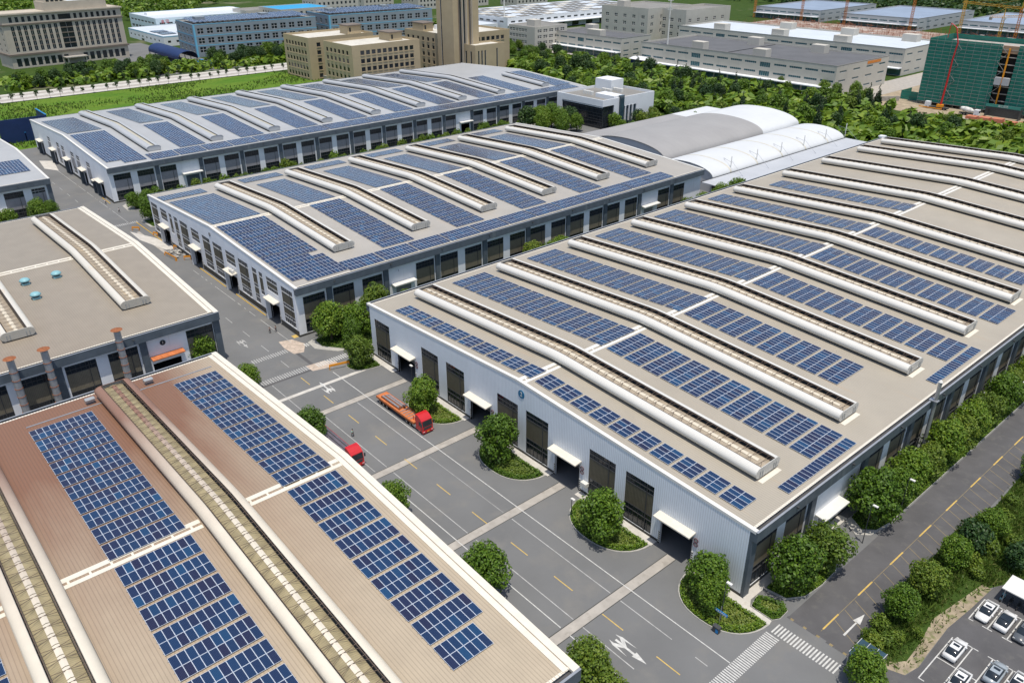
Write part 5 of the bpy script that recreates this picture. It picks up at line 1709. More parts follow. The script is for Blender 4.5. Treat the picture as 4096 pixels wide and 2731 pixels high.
# tan research blocks
def tan_block(lab, x, y, L, D, h, nf, nl, rows_=5, pent=None, fs=None):
    rz_rows = [1.2 + i * 4.6 for i in range(rows_)]
    T = block('office_block', lab, x, y, L, D, h, 'tan', 'pale_roof', grid(nf, fs or 5.5, (L - 9) / nf, 2.7, rz_rows, 2.5, 'sill'), grid(nl, 3, (D - 5) / nl, 2.3, rz_rows, 2.4, 'sill'), parapet=1.3, framem='brown_st')
    if pent:
        sub(T, 'stair_head', 'tan', pent); sub(T, 'flat_cap', 'brown_st', (pent[0] - .7, pent[1] + .7, pent[2] - .7, pent[3] + .7, pent[5], pent[5] + .7))
        sub(T, 'stair_head_window', 'glass', (pent[1] - .02, pent[1] + .05, pent[2] + 1.2, pent[2] + 2.4, pent[5] - 3.4, pent[5] - .9))
    return T


tan_block('tan six-storey block with square windows, the left one', -438, 168, 47, 33, 24, 8, 7, 5, (-18, -8, 33, 43, 24, 29))
tan_block('tan six-storey block with square windows, the middle one', -388, 169, 47.5, 33, 24, 10, 6, 5, (-24, -12, 34, 43, 24, 28.5))
T = tan_block('tan block with square windows behind the tall tan tower', -390, 241, 50, 50, 24, 10, 8, 5, (-46, -34, 4, 12, 24, 29))
for i, (a, b) in enumerate(((-44, 20), (-40, 24), (-36, 21))): sub(T, 'roof_tank', 'white_b', (a, a + 2.4, b, b + 2.4, 24, 26.6))
T = block('tower', 'tall plain tan tower with dark vertical glass strips', -379, 236, 20, 17, 92, 'tan', 'pale_roof', [(12.6, 1.3, 2, 86, 'plain'), (7.6, 1.9, 2, 86, 'plain'), (4.7, 1.9, 2, 86, 'plain')], [(4, 1.4, 2, 86, 'plain')], glass='glass')
for a in (4.1, 6.9, 9.8, 12.2, 14.2): sub(T, 'stone_fin', 'brown_st' if a in (4.1, 12.2) else 'tan_lt', (.02, .7, a, a + .45, 1, 88))
T = block('tower_annex', 'low tan annex with dark slots at the foot of the tower', -368, 244, 24, 13, 20, 'tan', 'pale_roof', [(2.2, 1.2, 1, 16.5, 'plain'), (4.8, 1.2, 1, 16.5, 'plain'), (7.4, 1.2, 1, 16.5, 'plain'), (17, 1.2, 1, 17, 'plain')], [(3, 1.6, 1, 16, 'plain'), (8, 1.6, 1, 16, 'plain')])
# white factory, shed, vault
T = block('factory', 'long pale blue factory with a low white roof behind the brown tower block', -747, 182, 100, 70, 13, 'pale_blue', 'white_roof', grid(14, 3, 6.8, 5, (8.2,), 1.6, 'strip') + grid(14, 3, 6.8, 5, (2.2,), 2.6, 'strip'), grid(7, 4, 9, 6.5, (8.2,), 1.6, 'strip') + grid(7, 4, 9, 6.5, (2.2,), 2.6, 'strip'), parapet=.4)
mb = MB(); mb.hexa([(-46, 6, 13.01), (-38, 6, 13.01), (-38, 92, 13.01), (-46, 92, 13.01)], [(-45, 6, 15), (-39, 6, 15), (-39, 92, 15), (-45, 92, 15)]); mb.build('roof_monitor', MAT['white_b'], T, local=True)
text_obj('wall_characters', '\u91d1 \u7530', 3.2, M('red_sign', (.5, .03, .03), .6, 0), T, Vector((-747 - 0 + .12, 190, 10.4)), (pi / 2, 0, pi / 2))
T = block('workshop', 'low white workshop with a blue eave line and panels on its roof', -662, 157, 60, 84, 7.5, 'white_b', 'white_roof', grid(8, 3, 7, 2.6, (2.4,), 1.8, 'plain'), grid(8, 4, 9.6, 3, (2.6,), 1.7, 'plain') + [(30, 7, 0, 1.9, 'plain')], parapet=.3, bands=((6.9, .6),), bandm='skyblue')
for i, (a, b) in enumerate(((4, 12), (4, 30), (20, 12), (36, 14))):
    mb = MB(); q = 12
    mb.face([(-b - 14, a, 8.0), (-b, a, 8.0), (-b, a + q, 8.0), (-b - 14, a + q, 8.0)], 0, [(0, 0), (0, 7), (q, 7), (q, 0)]); mb.build('roof_solar_rows', MAT['solar'], T, local=True)
T = thing('vaulted_shed', (-590, 137, 0), 'dark blue barrel-vaulted shed in front of the white workshop', 'shed')
mb = MB(); n = 14
arc = [(-7 * cos(pi * i / n), 4.2 + 4.2 * sin(pi * i / n)) for i in range(n + 1)]
for (a, b), (c, d) in zip(arc, arc[1:]):
    mb.face([(-30, a, b), (30, a, b), (30, c, d), (-30, c, d)])
mb.box(-30, 30, -7, -6.8, 3, 4.2); mb.box(-30, 30, 6.8, 7, 3, 4.2)
mb.build('barrel_roof', MAT['navy'], T, local=True)
for i in range(6): sub(T, 'post', 'dark_steel', (-29 + i * 11.4, -28.6 + i * 11.4, -6.9, -6.5, 0, 3)); sub(T, 'post', 'dark_steel', (-29 + i * 11.4, -28.6 + i * 11.4, 6.5, 6.9, 0, 3))
MAT['mach_blue'] = M('bright_blue_machine', (.02, .20, .48), .5, .1, 1)
for i, (x, y, a, b) in enumerate(((-553, 128, 4, 2.6), (-549, 133, 3, 3.4), (-546, 139, 3.4, 2.2), (-551, 143, 5, 2.4), (-543, 146, 3, 2))):
    T = thing('machine', (x, y, 0), '%s bright blue machine frame from the left before the dark vaulted shed' % ordw(i + 1), 'machine', 'blue machines at the vaulted shed')
    sub(T, 'housing', 'mach_blue', (-a / 2, a / 2, -2, 2, .8, b), (-a / 2 + .5, a / 2 - .5, -1, 1, b, b + .8)); sub(T, 'skid', 'dark_steel', (-a / 2 - .6, a / 2 + .6, -2.2, 2.2, 0, .8))
block('factory', 'far beige building with a bright blue roof', -697, 279, 52, 46, 17.5, 'beige_wall', 'blue_roof', grid(9, 3, 5.4, 2.6, (3, 8, 13), 2.6, 'plain'), grid(8, 3, 5.3, 2, (3, 8, 13), 2.6, 'plain'), parapet=.6)
block('factory', 'far beige building with rows of windows left of the bright blue roof', -735, 262, 30, 30, 15, 'beige_wall', 'mid_roof', grid(6, 2, 4.6, 2.4, (4, 9), 2.6, 'plain'), grid(4, 3, 6, 2.4, (4, 9), 2.6, 'plain'), parapet=.8)
for i, (x, y, L, D, h, n) in enumerate(((-765, 352, 50, 30, 22, 9), (-810, 436, 40, 30, 26, 7), (-775, 486, 42, 34, 22, 8), (-770, 545, 40, 30, 20, 8), (-735, 600, 50, 30, 18, 8))):
    block('far_block', '%s far beige block from the left along the top edge' % ordw(i + 1), x, y, L, D, h, 'beige_wall', 'mid_roof', grid(n, 3, (L - 4) / n, 2.4, (3, 8, 13), 2.8, 'plain'), grid(4, 3, 6, 2.2, (3, 8, 13), 2.8, 'plain'), group='far beige blocks')
# big white logistics hall and others
T = block('logistics_hall', 'wide white logistics hall with striped grey and white roof', -547, 424, 200, 92, 11.5, 'white_b', 'white_roof', grid(22, 4, 8.9, 5.2, (7.6,), 1.6, 'strip') + grid(10, 6, 19, 9, (0.1,), 4.2, 'plain'), grid(9, 4, 9.6, 5.5, (7.6,), 1.6, 'strip'), parapet=.5)
for i in range(7):
    for j in range(12):
        if (i * 5 + j * 3) % 7 == 0: continue
        mb = MB(); a, b = -88 + i * 12.5, 4 + j * 16.2
        mb.face([(a, b, 11.9), (a + 8.5, b, 11.9), (a + 8.5, b + 12, 11.9), (a, b + 12, 11.9)]); mb.build('roof_mat', MAT['mid_roof' if (i + j) % 3 else 'pale_roof'], T, local=True)
sub(T, 'dock_canopy', 'white_b', (.1, 8, 0, 198, 5.2, 5.7))
block('workshop', 'low white shed with an open bay in front of the logistics hall', -556, 398, 22, 40, 7, 'white_b', 'white_roof', [(2, 18, 0.1, 4.5, 'plain')], (), parapet=.3)
rows4 = (1.6, 5.6, 9.8, 14)
T = block('apartment_block', 'grey four-storey block with white window bays behind the belt of trees', -434, 354, 34, 30, 17.5, 'beige_wall', 'mid_roof', grid(5, 3, 6, 4.2, rows4, 2.2, 'cross'), grid(6, 1.2, 3.4, 2.6, rows4, 2.4, 'cross'), parapet=.7, framem='white_metal')
sub(T, 'stair_head', 'beige_wall', (-18, -9, 8, 15, 17.5, 22))
T = block('apartment_block', 'stepped grey-beige block with bay windows, its left wing', -421, 468, 56, 52, 24, 'beige_wall', 'mid_roof', grid(4, 4, 12, 3.4, (6, 11.5, 17), 2.6, 'cross'), grid(5, 5, 10, 3.4, (6, 11.5, 17), 2.6, 'cross'), parapet=1.2, framem='white_metal')
sub(T, 'stair_head', 'beige_wall', (-40, -32, 6, 14, 24, 29))
T = block('apartment_block', 'stepped grey-beige block with bay windows, its right wing', -396, 486, 60, 28, 23, 'beige_wall', 'mid_roof', grid(5, 4, 11, 3.4, (4, 9.5, 15), 2.6, 'cross'), grid(3, 4, 8, 3.2, (4, 9.5, 15), 2.8, 'cross'), parapet=1.6, framem='white_metal')
MAT['depot'] = MAT['beige_wall']


def depot(lab, x, y, L, D, h, roofm, nb_l, nb_f, big=(), wall='beige_wall'):
    dl = D / nb_l
    left = []
    for i in range(nb_l):
        if i in big:
            left += [(i * dl + dl * .15, dl * .7, h - 4.6, 2.9, 'strip'), (i * dl + dl * .15, dl * .7, h - 9.6, 2.9, 'strip')]
        else:
            left += [(i * dl + dl * .1, dl * .8, h - 3.1, 1.25, 'strip'), (i * dl + dl * .1, dl * .8, h - 8.1, 1.25, 'strip')]
    left += [(i * dl + .4, dl - .8, .2, 3.9, 'plain') for i in range(nb_l)]
    df = L / nb_f
    fr_ = [(i * df + df * .25, df * .5, z, 1.1, 'strip') for i in range(nb_f) for z in (h - 3.1, h - 8.1, 2)]
    T = block('depot', lab, x, y, L, D, h, wall, roofm, fr_, left, parapet=1.0, glass='teal_glass', framem='frame')
    sub(T, 'dock_canopy', 'white_b', (-D, 0, -5, -.05, 4.6, 5.1))
    sub(T, 'roof_edge', 'mid_roof', (-D - .1, .1, -.1, .5, h + 1.0, h + 1.2), (-.5, .1, .5, L, h + 1.0, h + 1.2))
    return T


T = depot('beige depot with dark grey roof on the left, behind the conical trees', -367, 377, 32, 73, 13.2, 'grey_roof', 8, 3, (3,))
sub(T, 'stair_head', 'beige_wall', (-38, -24, 3, 9, 13.2, 17.5)); sub(T, 'stair_head', 'beige_wall', (-58, -50, 22, 29, 13.2, 18))
T = depot('long beige depot with flat dark grey roof and a row of small windows', -192, 361, 60, 143, 15.4, 'grey_roof', 14, 4, (4, 9))
for a, b in ((-104, 4), (-58, 4), (-92, 48), (-44, 46)): sub(T, 'stair_head', 'beige_wall', (a, a + 9, b, b + 6, 15.4, 20))
sub(T, 'roof_joint', 'black', (-78, -77.4, 1, 59, 15.41, 15.6))
MAT['banner'] = M('orange_banner', (.62, .22, .04), .7, .1, .6); sub(T, 'banner', 'banner', (.06, .12, 34, 50, 14.2, 15.8))
T = depot('long beige depot with pale blue-white roof behind the dark roofed one', -199, 456, 58, 180, 15.4, 'white_roof', 16, 4, (3, 12))
for a, b in ((-150, 4), (-100, 4), (-52, 4), (-120, 46), (-70, 46), (-24, 44)): sub(T, 'stair_head', 'beige_wall', (a, a + 10, b, b + 7, 15.4, 20))
for i, (x, y, L, D) in enumerate(((-400, 700, 112, 72), (-301, 696, 118, 74), (-206, 712, 105, 66))):
    depot('%s far warehouse from the left with a blue-grey metal roof behind the cranes' % ordw(i + 1), x, y, L, D, 9.6, 'slate_roof', 8, 8, (), 'grey_wall')
block('site_office', 'two-storey sky blue site office among the cranes', -478, 640, 20, 34, 6, 'skyblue', 'blue_roof', grid(4, 2, 4.5, 2.4, (1, 4), 1.6, 'plain'), grid(7, 2, 4.5, 2.4, (1, 4), 1.6, 'plain'), parapet=.2)

# white office with black curtain wall
T = thing('office_building', (-237, 222, 0), 'white office block with black glass front and flat grey roof', 'office')
def ob(name, mat, *bx):
    return sub(T, name, mat, *bx)
ob('wall', 'white_b', (-16, -15.5, -18, 19, 0, 13.6), (-15.5, 15, 18.5, 19, 0, 13.6), (14.5, 15, -10, -4, 0, 13.6), (14.5, 15, 6, 18.5, 0, 13.6), (14.5, 15, -4, 6, 9.2, 13.6), (-15.5, 14.5, -18, -17.5, 10.6, 13.6), (-15.5, -12.5, -18, -17.5, 0, 10.6), (14.5, 15, -18, -10, 10.6, 13.6))
ob('glass_front', 'glass', (-12.5, 14.5, -17.2, -17, 0, 10.6), (14.2, 14.4, -17, -10, 0, 10.6))
g = MB()
for i in range(28): g.box(-12.5 + i * 1.0, -12.42 + i * 1.0, -17.36, -17.2, 1, 9)
for z in (1, 3, 4.2, 5.6, 7.0, 9.0): g.box(-12.5, 14.4, -17.45, -17.36, z, z + .22)
for i in range(7): g.box(14.4, 14.5, -17 + i, -16.9 + i, 1, 9)
g.build('curtain_wall_fins', MAT['frame_dk'], T, local=True)
ob('white_ledge', 'white_b', (-12.4, 14.6, -17.7, -17.5, 10.0, 10.3))
ob('glass_slot', 'glass_blue', (14.3, 14.4, -4, 6, 0, 9.2)); ob('glass_tower', 'glass_blue', (14.6, 16, -6.6, -4, 0, 14.6))
ob('white_fin', 'white_b', (14.55, 15.2, -2.2, -1.6, 2, 9.2), (14.55, 15.2, .4, 1.0, 2, 9.2), (14.55, 15.2, 3, 3.6, 2, 9.2))
ob('roof', 'mid_roof', (-15.5, 14.5, -17.5, 18.5, 12.2, 12.5))
sh = ob('stair_head', 'white_b', (-15, -4, 8, 17, 12.5, 17.5)); ob('stair_head', 'white_b', (2, 14.4, -9.6, -3, 12.5, 14.4))
for j, (a, b) in enumerate(((-8, -8), (-6, 3), (-3, 8))):
    for i in range(4): ob('roof_chiller', 'white_metal', (a + i * 1.6, a + i * 1.6 + 1.25, b, b + 1.5, 12.5, 14.2))

# arched roofs
def vault(name, label, xa, xb, ya, yb, ze, zc, mat, ribs=(), n=20, split=None, split_mat=None):
    T = thing(name, ((xa + xb) / 2, (ya + yb) / 2, 0), label, 'arched roof')
    hw_ = (xb - xa) / 2; cx = (xa + xb) / 2
    ring = [(cx - hw_ * cos(pi * i / n), ze + (zc - ze) * sin(pi * i / n) ** .9) for i in range(n + 1)]
    segs = [(ya, split or yb, mat)] + ([(split, yb, split_mat)] if split else [])
    for a, b, mt in segs:
        mb = MB()
        for (x, z), (x2, z2) in zip(ring, ring[1:]):
            mb.face([(x, a, z), (x, b, z), (x2, b, z2), (x2, a, z2)]); mb.face([(x, a, z - .25), (x2, a, z2 - .25), (x2, b, z2 - .25), (x, b, z - .25)])
        mb.build('arched_shell', MAT[mt], T); merge_smooth(T.children[-1] if False else [c for c in COL.objects if c.parent == T][-1])
    for y_, sgn in ((ya, 1), (yb, -1)):
        mb = MB()
        mb.face([(x, y_ + sgn * .4, z - .2) for x, z in ring] + [(xb, y_ + sgn * .4, 0), (xa, y_ + sgn * .4, 0)]); mb.build('end_wall', MAT['grey_wall'], T)
    mb = MB(); mb.box(xa + .1, xa + .4, ya, yb, 0, ze); mb.box(xb - .4, xb - .1, ya, yb, 0, ze); mb.build('side_wall', MAT['grey_wall'], T)
    for y_ in ribs:
        mb = MB()
        for (x, z), (x2, z2) in zip(ring, ring[1:]):
            lo = [(x, y_ - .45, z - .02), (x, y_ + .45, z - .02), (x2, y_ + .45, z2 - .02), (x2, y_ - .45, z2 - .02)]
            mb.hexa(lo, [(p[0], p[1], p[2] + .06) for p in lo])
        mb.build('arch_rib', MAT['rib'], T)
    return T


MAT['vault_grey'] = M('grey_vault_sheet', (.30, .295, .29), .6, .05, .1, stripe=(1, 3.2, .04, .9, 0))
MAT['membrane'] = M('white_membrane', (.56, .58, .59), .6, .03, .1)
MAT['rib'] = M('beige_arch_rib', (.52, .50, .43), .7, .05, .5)
vault('arched_hall', 'arched hall with a grey roof whose far end is white', -189, -150.5, 163, 257, 6.6, 11.6, 'vault_grey', split=229, split_mat='membrane')
vault('membrane_hall', 'low white membrane roof with beige ribs and slim masts', -150, -125.5, 160, 252, 5.2, 9.2, 'membrane', ribs=(171, 188, 205, 222, 239))
T = thing('lean_to', (-196, 195, 0), 'flat grey lean-to roof along the grey arched hall', 'roof'); sub(T, 'roof', 'vault_grey', (-4, 6.4, -32, 33, 7.3, 7.6)); sub(T, 'roof', 'membrane', (-4, 6.4, 33, 60, 7.3, 7.6)); sub(T, 'wall', 'grey_wall', (-4, -3.7, -32, 60, 0, 7.3))
T = thing('canopy', (-114, 205, 0), 'flat pale grey canopy between the membrane roof and the blue 2 warehouse', 'canopy'); MAT['pale_metal'] = M('pale_grey_metal_roof', (.44, .46, .485), .5, .05, .1, stripe=(1, 2.4, .04, .9, 0))
sub(T, 'roof', 'pale_metal', (-11.2, 10, -52, 48, 5.2, 5.5)); sub(T, 'gutter_line', 'dark_steel', (-11.5, -11.2, -52, 48, 5.3, 5.7))
for i in range(8): sub(T, 'post', 'steel', (9, 9.3, -50 + i * 13.5, -49.7 + i * 13.5, 0, 5.2))
for i, y in enumerate((172, 188.5, 205, 221.5, 238, 254.5)):
    T = thing('mast', (-126.6, y, 0), '%s slim white mast from the front along the membrane roof' % ordw(i + 1), 'mast', 'masts along the membrane roof')
    mb = MB(); mb.tube((0, 0, 0), (0, 0, 11.2), .17, 8); mb.build('pole', MAT['white_metal'], T, local=True)
    mb = MB(); mb.tube((0, 0, 9), (-5.2, 2.5, 9.2), .06, 5); mb.tube((-5.2, 2.5, 9.2), (0, 0, 5.6), .05, 5); mb.tube((0, 0, 9.6), (7, -2, 5.5), .05, 5); mb.build('stay', MAT['steel'], T, local=True)
for i, (x, y, h) in enumerate(((-108, 249.5, 9.5), (-106, 226, 8.6))):
    T = thing('flue', (x, y, 5.5), ['square metal vent stack on the far end of the pale canopy', 'slim capped flue on the pale canopy'][i], 'flue')
    mb = MB()
    if i == 0: mb.box(-.8, .8, -.8, .8, 0, 4.0); mb.build('stack', MAT['steel'], T, local=True); sub(T, 'cap', 'white_b', (-1.2, 1.2, -1.2, 1.2, 4.0, 4.5))
    else: mb.tube((0, 0, 0), (0, 0, 3.4), .28, 10); mb.build('stack', MAT['steel'], T, local=True); mb = MB(); mb.tube((0, 0, 3.5), (0, 0, 3.9), .5, 10, .1); mb.build('cap', MAT['white_b'], T, local=True)

# building wrapped in green net
def net_mat():
    mt, t, P, N, L = _nodes('green_debris_net')
    pos = N.new('ShaderNodeNewGeometry').outputs['Position']; sp = N.new('ShaderNodeSeparateXYZ'); L.new(pos, sp.inputs[0])
    f = noise(N, L, stretched(N, L, pos, .35, .35, .9), 1, 5, .65)
    c = mixc(N, L, ramp01(N, L, f, .3, .75), (.012, .16, .115), (.03, .27, .20))
    fr = mth(N, L, 'FRACT', mth(N, L, 'MULTIPLY', sp.outputs[2], 1 / 1.7)); k = mth(N, L, 'LESS_THAN', fr, .16)
    c = mixc(N, L, mth(N, L, 'MULTIPLY', k, .5), c, (.10, .16, .12))
    L.new(c, P.inputs['Base Color']); P.inputs['Roughness'].default_value = .8
    tr = N.new('ShaderNodeBsdfTransparent'); mx = N.new('ShaderNodeMixShader'); mx.inputs[0].default_value = .12
    L.new(P.outputs[0], mx.inputs[1]); L.new(tr.outputs[0], mx.inputs[2]); L.new(mx.outputs[0], N['Material Output'].inputs['Surface'])
    return mt


MAT['net'] = net_mat()
T = thing('net_wrapped_building', (-95, 392, 0), 'unfinished tower wrapped in green debris net with a dark hoist slot', 'construction')
slabs = MB()
for i in range(9): slabs.box(-54, 60, -11, 12, 3.0 + i * 3.5, 3.3 + i * 3.5)
for i in range(10):
    for j in (-10, 0, 10): slabs.box(-53 + i * 12, -52.2 + i * 12, j, j + .8, 0, 31)
slabs.build('concrete_frame', MAT['concrete'], T, local=True)
nb = MB()
for a, b in ((-57, -21), (-13.5, 62)):
    nb.box(a, b, -14, -13.9, 1.6, 33.6)
nb.box(-57, -56.9, -13.9, 14, 1.6, 33.6); nb.box(-57, 62, 13.9, 14, 1.6, 33.6); nb.box(61.9, 62, -13.9, 13.9, 1.6, 33.6)
nb.build('debris_net', MAT['net'], T, local=True)
sc_ = MB()
for i in range(19):
    z = 1.7 + i * 1.72
    for a, b in ((-57.1, -21), (-13.5, 62)): sc_.tube((a, -14.15, z), (b, -14.15, z), .09, 4)
    sc_.tube((-57.15, -14, z), (-57.15, 14, z), .09, 4)
for i in range(32):
    x = -57 + i * 3.8
    if -21 < x < -13.5: continue
    sc_.tube((x, -14.15, 0), (x, -14.15, 34.4), .06, 4)
for i in range(5):
    x = -44 + i * 22
    for j in range(8): sc_.tube((x + (j % 2) * 4, -14.25, 2 + j * 3.9), (x + 4 - (j % 2) * 4, -14.25, 2 + (j + 1) * 3.9), .12, 4)
sc_.build('scaffold_tubes', MAT['steel'], T, local=True)
sub(T, 'hoist_shaft', 'black', (-20.9, -13.6, -12.5, -12.3, 0, 31)); sub(T, 'hoist_header', M('raw_plywood', (.36, .24, .16), .9, .1, .5), (-21, -13.5, -13.5, -12.4, 29.5, 33))
for i in range(9): sub(T, 'hoist_landing', 'concrete', (-20.8, -13.7, -13.6, -12.6, 3 + i * 3.5, 3.35 + i * 3.5))
mb = MB(); mb.box(-17.8, -17.2, -14.4, -13.8, 0, 32); mb.build('hoist_mast', MAT['orange_bar'], T, local=True)
for x in (-20.6, -16.9): sub(T, 'hoist_cabin', 'grey_wall', (x, x + 3, -15.6, -13.8, 14.6, 18.2))
MAT['teal'] = M('teal_site_board', (.05, .24, .20), .7, .1, .5)
T = thing('site_gate', (-106, 372, 0), 'dark site gate with a teal sign board in front of the green net', 'gate')
sub(T, 'cage', 'dark_steel', (-8, -7.8, -2, 2, 0, 5), (7.8, 8, -2, 2, 0, 5), (-8, 8, -2.2, -2, 4.2, 5.2), (-8, 8, 1.8, 2, 0, 5)); b = sub(T, 'sign_board', 'teal', (-8.2, 8.2, -2.4, -2.2, 5.2, 6.6))
text_obj('board_characters', '\u65bd\u5de5\u73b0\u573a', 1.2, MAT['white_metal'], b, Vector((-106, 372 - 2.42, 5.9)), (pi / 2, 0, 0))
T = thing('net_fence', (-158, 384, 0), 'low green net screen at the left foot of the wrapped tower', 'fence'); sub(T, 'screen', 'net', (-6, 6, -.1, .1, 0, 4.6), (-6, -5.8, 0, 12, 0, 4.6)); sub(T, 'post', 'steel', (-6.1, -5.9, -.2, 0, 0, 4.8), (5.9, 6.1, -.2, 0, 0, 4.8))
# rebar decks behind
MAT['rebar'] = M('rusty_formwork', (.26, .17, .13), .9, .25, .15, dirt=((.40, .35, .30), .12, .45, .62))
for n_, (x0, x1, y0, y1, z) in enumerate(((-420, -250, 575, 660, 4.5), (-245, -120, 560, 650, 6.0))):
    T = thing('formwork_deck', ((x0 + x1) / 2, (y0 + y1) / 2, 0), ['rust-brown formwork deck with upright rebar on the left of the building site', 'rust-brown formwork deck with white sheets behind the green net tower'][n_], 'construction')
    W_, D_ = (x1 - x0) / 2, (y1 - y0) / 2
    sub(T, 'deck', 'rebar', (-W_, W_, -D_, D_, z - .6, z), (-W_, W_, -D_, -D_ + .6, 0, z - .6))
    mb = MB(); R_ = random.Random(n_ + 3)
    for i in range(520):
        x, y, hh = R_.uniform(-W_, W_), R_.uniform(-D_, D_), R_.uniform(1.5, 5.0); mb.tube((x, y, z), (x + R_.gauss(0, .5), y + R_.gauss(0, .5), z + hh), .09, 3, caps=False)
    for i in range(90):
        x, y = R_.uniform(-W_, W_ - 8), R_.uniform(-D_, D_); mb.tube((x, y, z + R_.uniform(.3, 3)), (x + R_.uniform(4, 9), y + R_.uniform(-1, 1), z + R_.uniform(.3, 3)), .12, 3, caps=False)
    mb.build('rebar', MAT['rust'], T, local=True)
    mb = MB()
    for i in range(46 if n_ else 18):
        x, y = R_.uniform(-W_, W_ - 6), R_.uniform(-D_, D_ - 4); q = z + .05 + .06 * i; mb.box(x, x + R_.uniform(2, 6), y, y + R_.uniform(1.5, 4), q, q + .05)
    mb.build('white_sheets', MAT['white_metal'], T, local=True)
# tower cranes
MAT['crane'] = M('orange_crane_steel', (.52, .17, .03), .6, .1, 1)
MAT['crane_y'] = M('yellow_crane_steel', (.60, .33, .04), .6, .1, 1)


def lattice(mb, a, b, w_, n, r=.14):
    a = Vector(a); b = Vector(b); d = (b - a); L = d.length; d.normalize()
    u = d.orthogonal().normalized() if abs(d.z) < .9 else Vector((1, 0, 0)); v = d.cross(u)
    if abs(d.z) < .9: u = Vector((-d.y, d.x, 0)).normalized(); v = Vector((0, 0, 1))
    cs = [u * w_ + v * w_, u * w_ - v * w_, -u * w_ - v * w_, -u * w_ + v * w_]
    for c in cs: mb.tube(a + c, b + c, r, 4, caps=False)
    for i in range(n):
        p, q = a + d * L * i / n, a + d * L * (i + 1) / n
        for k in range(4): mb.tube(p + cs[k], q + cs[(k + 1) % 4], r * .6, 3, caps=False)


for i, (x, y, h, col, jib) in enumerate(((-471, 696, 55, 'crane', 40), (-414, 691, 52, 'crane', 0.3), (-368, 690, 54, 'crane', 2.6), (-304, 688, 56, 'crane', 1.0), (-262, 690, 52, 'crane_y', 4.0), (-233, 700, 17, 'crane_y', 3.3), (-222, 704, 24, 'crane', 3.2))):
    T = thing('tower_crane', (x, y, 0), '%s lattice tower crane from the left above the building site' % ordw(i + 1), 'crane', 'tower cranes on the building site')
    mb = MB(); lattice(mb, (0, 0, 0), (0, 0, h), .85, int(h / 2), .17); mb.build('mast', MAT[col], T, local=True)
    mb = MB(); d = Vector((cos(jib), sin(jib), 0)) if jib < 10 else Vector((-1, .1, 0))
    if i == 6: d = Vector((-1, 0, .04))
    if i == 5: d = Vector((.6, 1, 0)).normalized()
    lattice(mb, (0, 0, h), tuple(d * 48 + Vector((0, 0, h))), .65, 22, .13); lattice(mb, (0, 0, h), tuple(-d * 13 + Vector((0, 0, h))), .6, 6, .13)
    for f in (22, 44, -12): mb.tube((0, 0, h + 7), tuple(d * f + Vector((0, 0, h + .6))), .06, 3)
    mb.tube((0, 0, h), (0, 0, h + 7), .5, 4, .1); mb.build('jib', MAT['crane_y' if i == 6 else col], T, local=True)
    q = -d * 12; sub(T, 'counterweight', 'concrete', (q.x - 1, q.x + 1, q.y - 1, q.y + 1, h - 2.2, h)); sub(T, 'cab', 'white_b', (.9, 2.3, -.7, .7, h - 2.2, h - .2))
# telecom masts
for i, (x, y, h) in enumerate(((-318.4, 368.3, 62), (-561, 432, 60))):
    T = thing('telecom_mast', (x, y, 0), ['tall white tapered telecom mast in front of the dark-roofed depot', 'thin white telecom mast by the logistics hall'][i], 'mast')
    mb = MB(); mb.tube((0, 0, 0), (0, 0, h), .62, 12, .28); mb.build('pole', MAT['white_metal'], T, local=True)
    for z in (37, 42.5):
        mb = MB()
        for k in range(10):
            a0, a1 = k * .628, (k + 1) * .628
            mb.tube((1.7 * cos(a0), 1.7 * sin(a0), z), (1.7 * cos(a1), 1.7 * sin(a1), z), .08, 4); mb.tube((1.7 * cos(a0), 1.7 * sin(a0), z + 1.2), (1.7 * cos(a1), 1.7 * sin(a1), z + 1.2), .06, 4)
            mb.tube((1.7 * cos(a0), 1.7 * sin(a0), z), (1.7 * cos(a0), 1.7 * sin(a0), z + 1.2), .05, 4)
            if k % 2 == 0: mb.tube((0, 0, z), (1.7 * cos(a0), 1.7 * sin(a0), z), .07, 4)
        mb.build('platform', MAT['white_metal'], T, local=True)
T = thing('gatehouse', (-327, 352, 0), 'small white-roofed dark blue kiosk among the conical trees', 'kiosk'); mb = MB(); mb.hexa([(-7, -4, 7), (7, -4, 7), (7, 4, 7), (-7, 4, 7)], [(-5, -2, 8.4), (5, -2, 8.4), (5, 2, 8.4), (-5, 2, 8.4)]); mb.build('roof', MAT['white_b'], T, local=True); sub(T, 'wall', 'navy', (-6, 6, -3, 3, 0, 7))
# navy screens at the far end of the far long warehouse
T = thing('screen_shed', (-390, -6, 0), 'dark navy sheeted enclosure at the far left corner behind the far long warehouse', 'enclosure')
sub(T, 'sheet_wall', 'navy', (-9, 9, 8, 8.4, 0, 10.5), (8.6, 9, -12, 8, 0, 10.5), (-9, 9, -2.2, -1.8, 0, 4)); sub(T, 'blue_rail', 'mach_blue', (-9, 9.1, 7.9, 8.5, 10.5, 10.8), (-9, 9.1, -2.3, -1.7, 4, 4.3), (-14, 9.4, -12.6, -12, 0, 1.2))
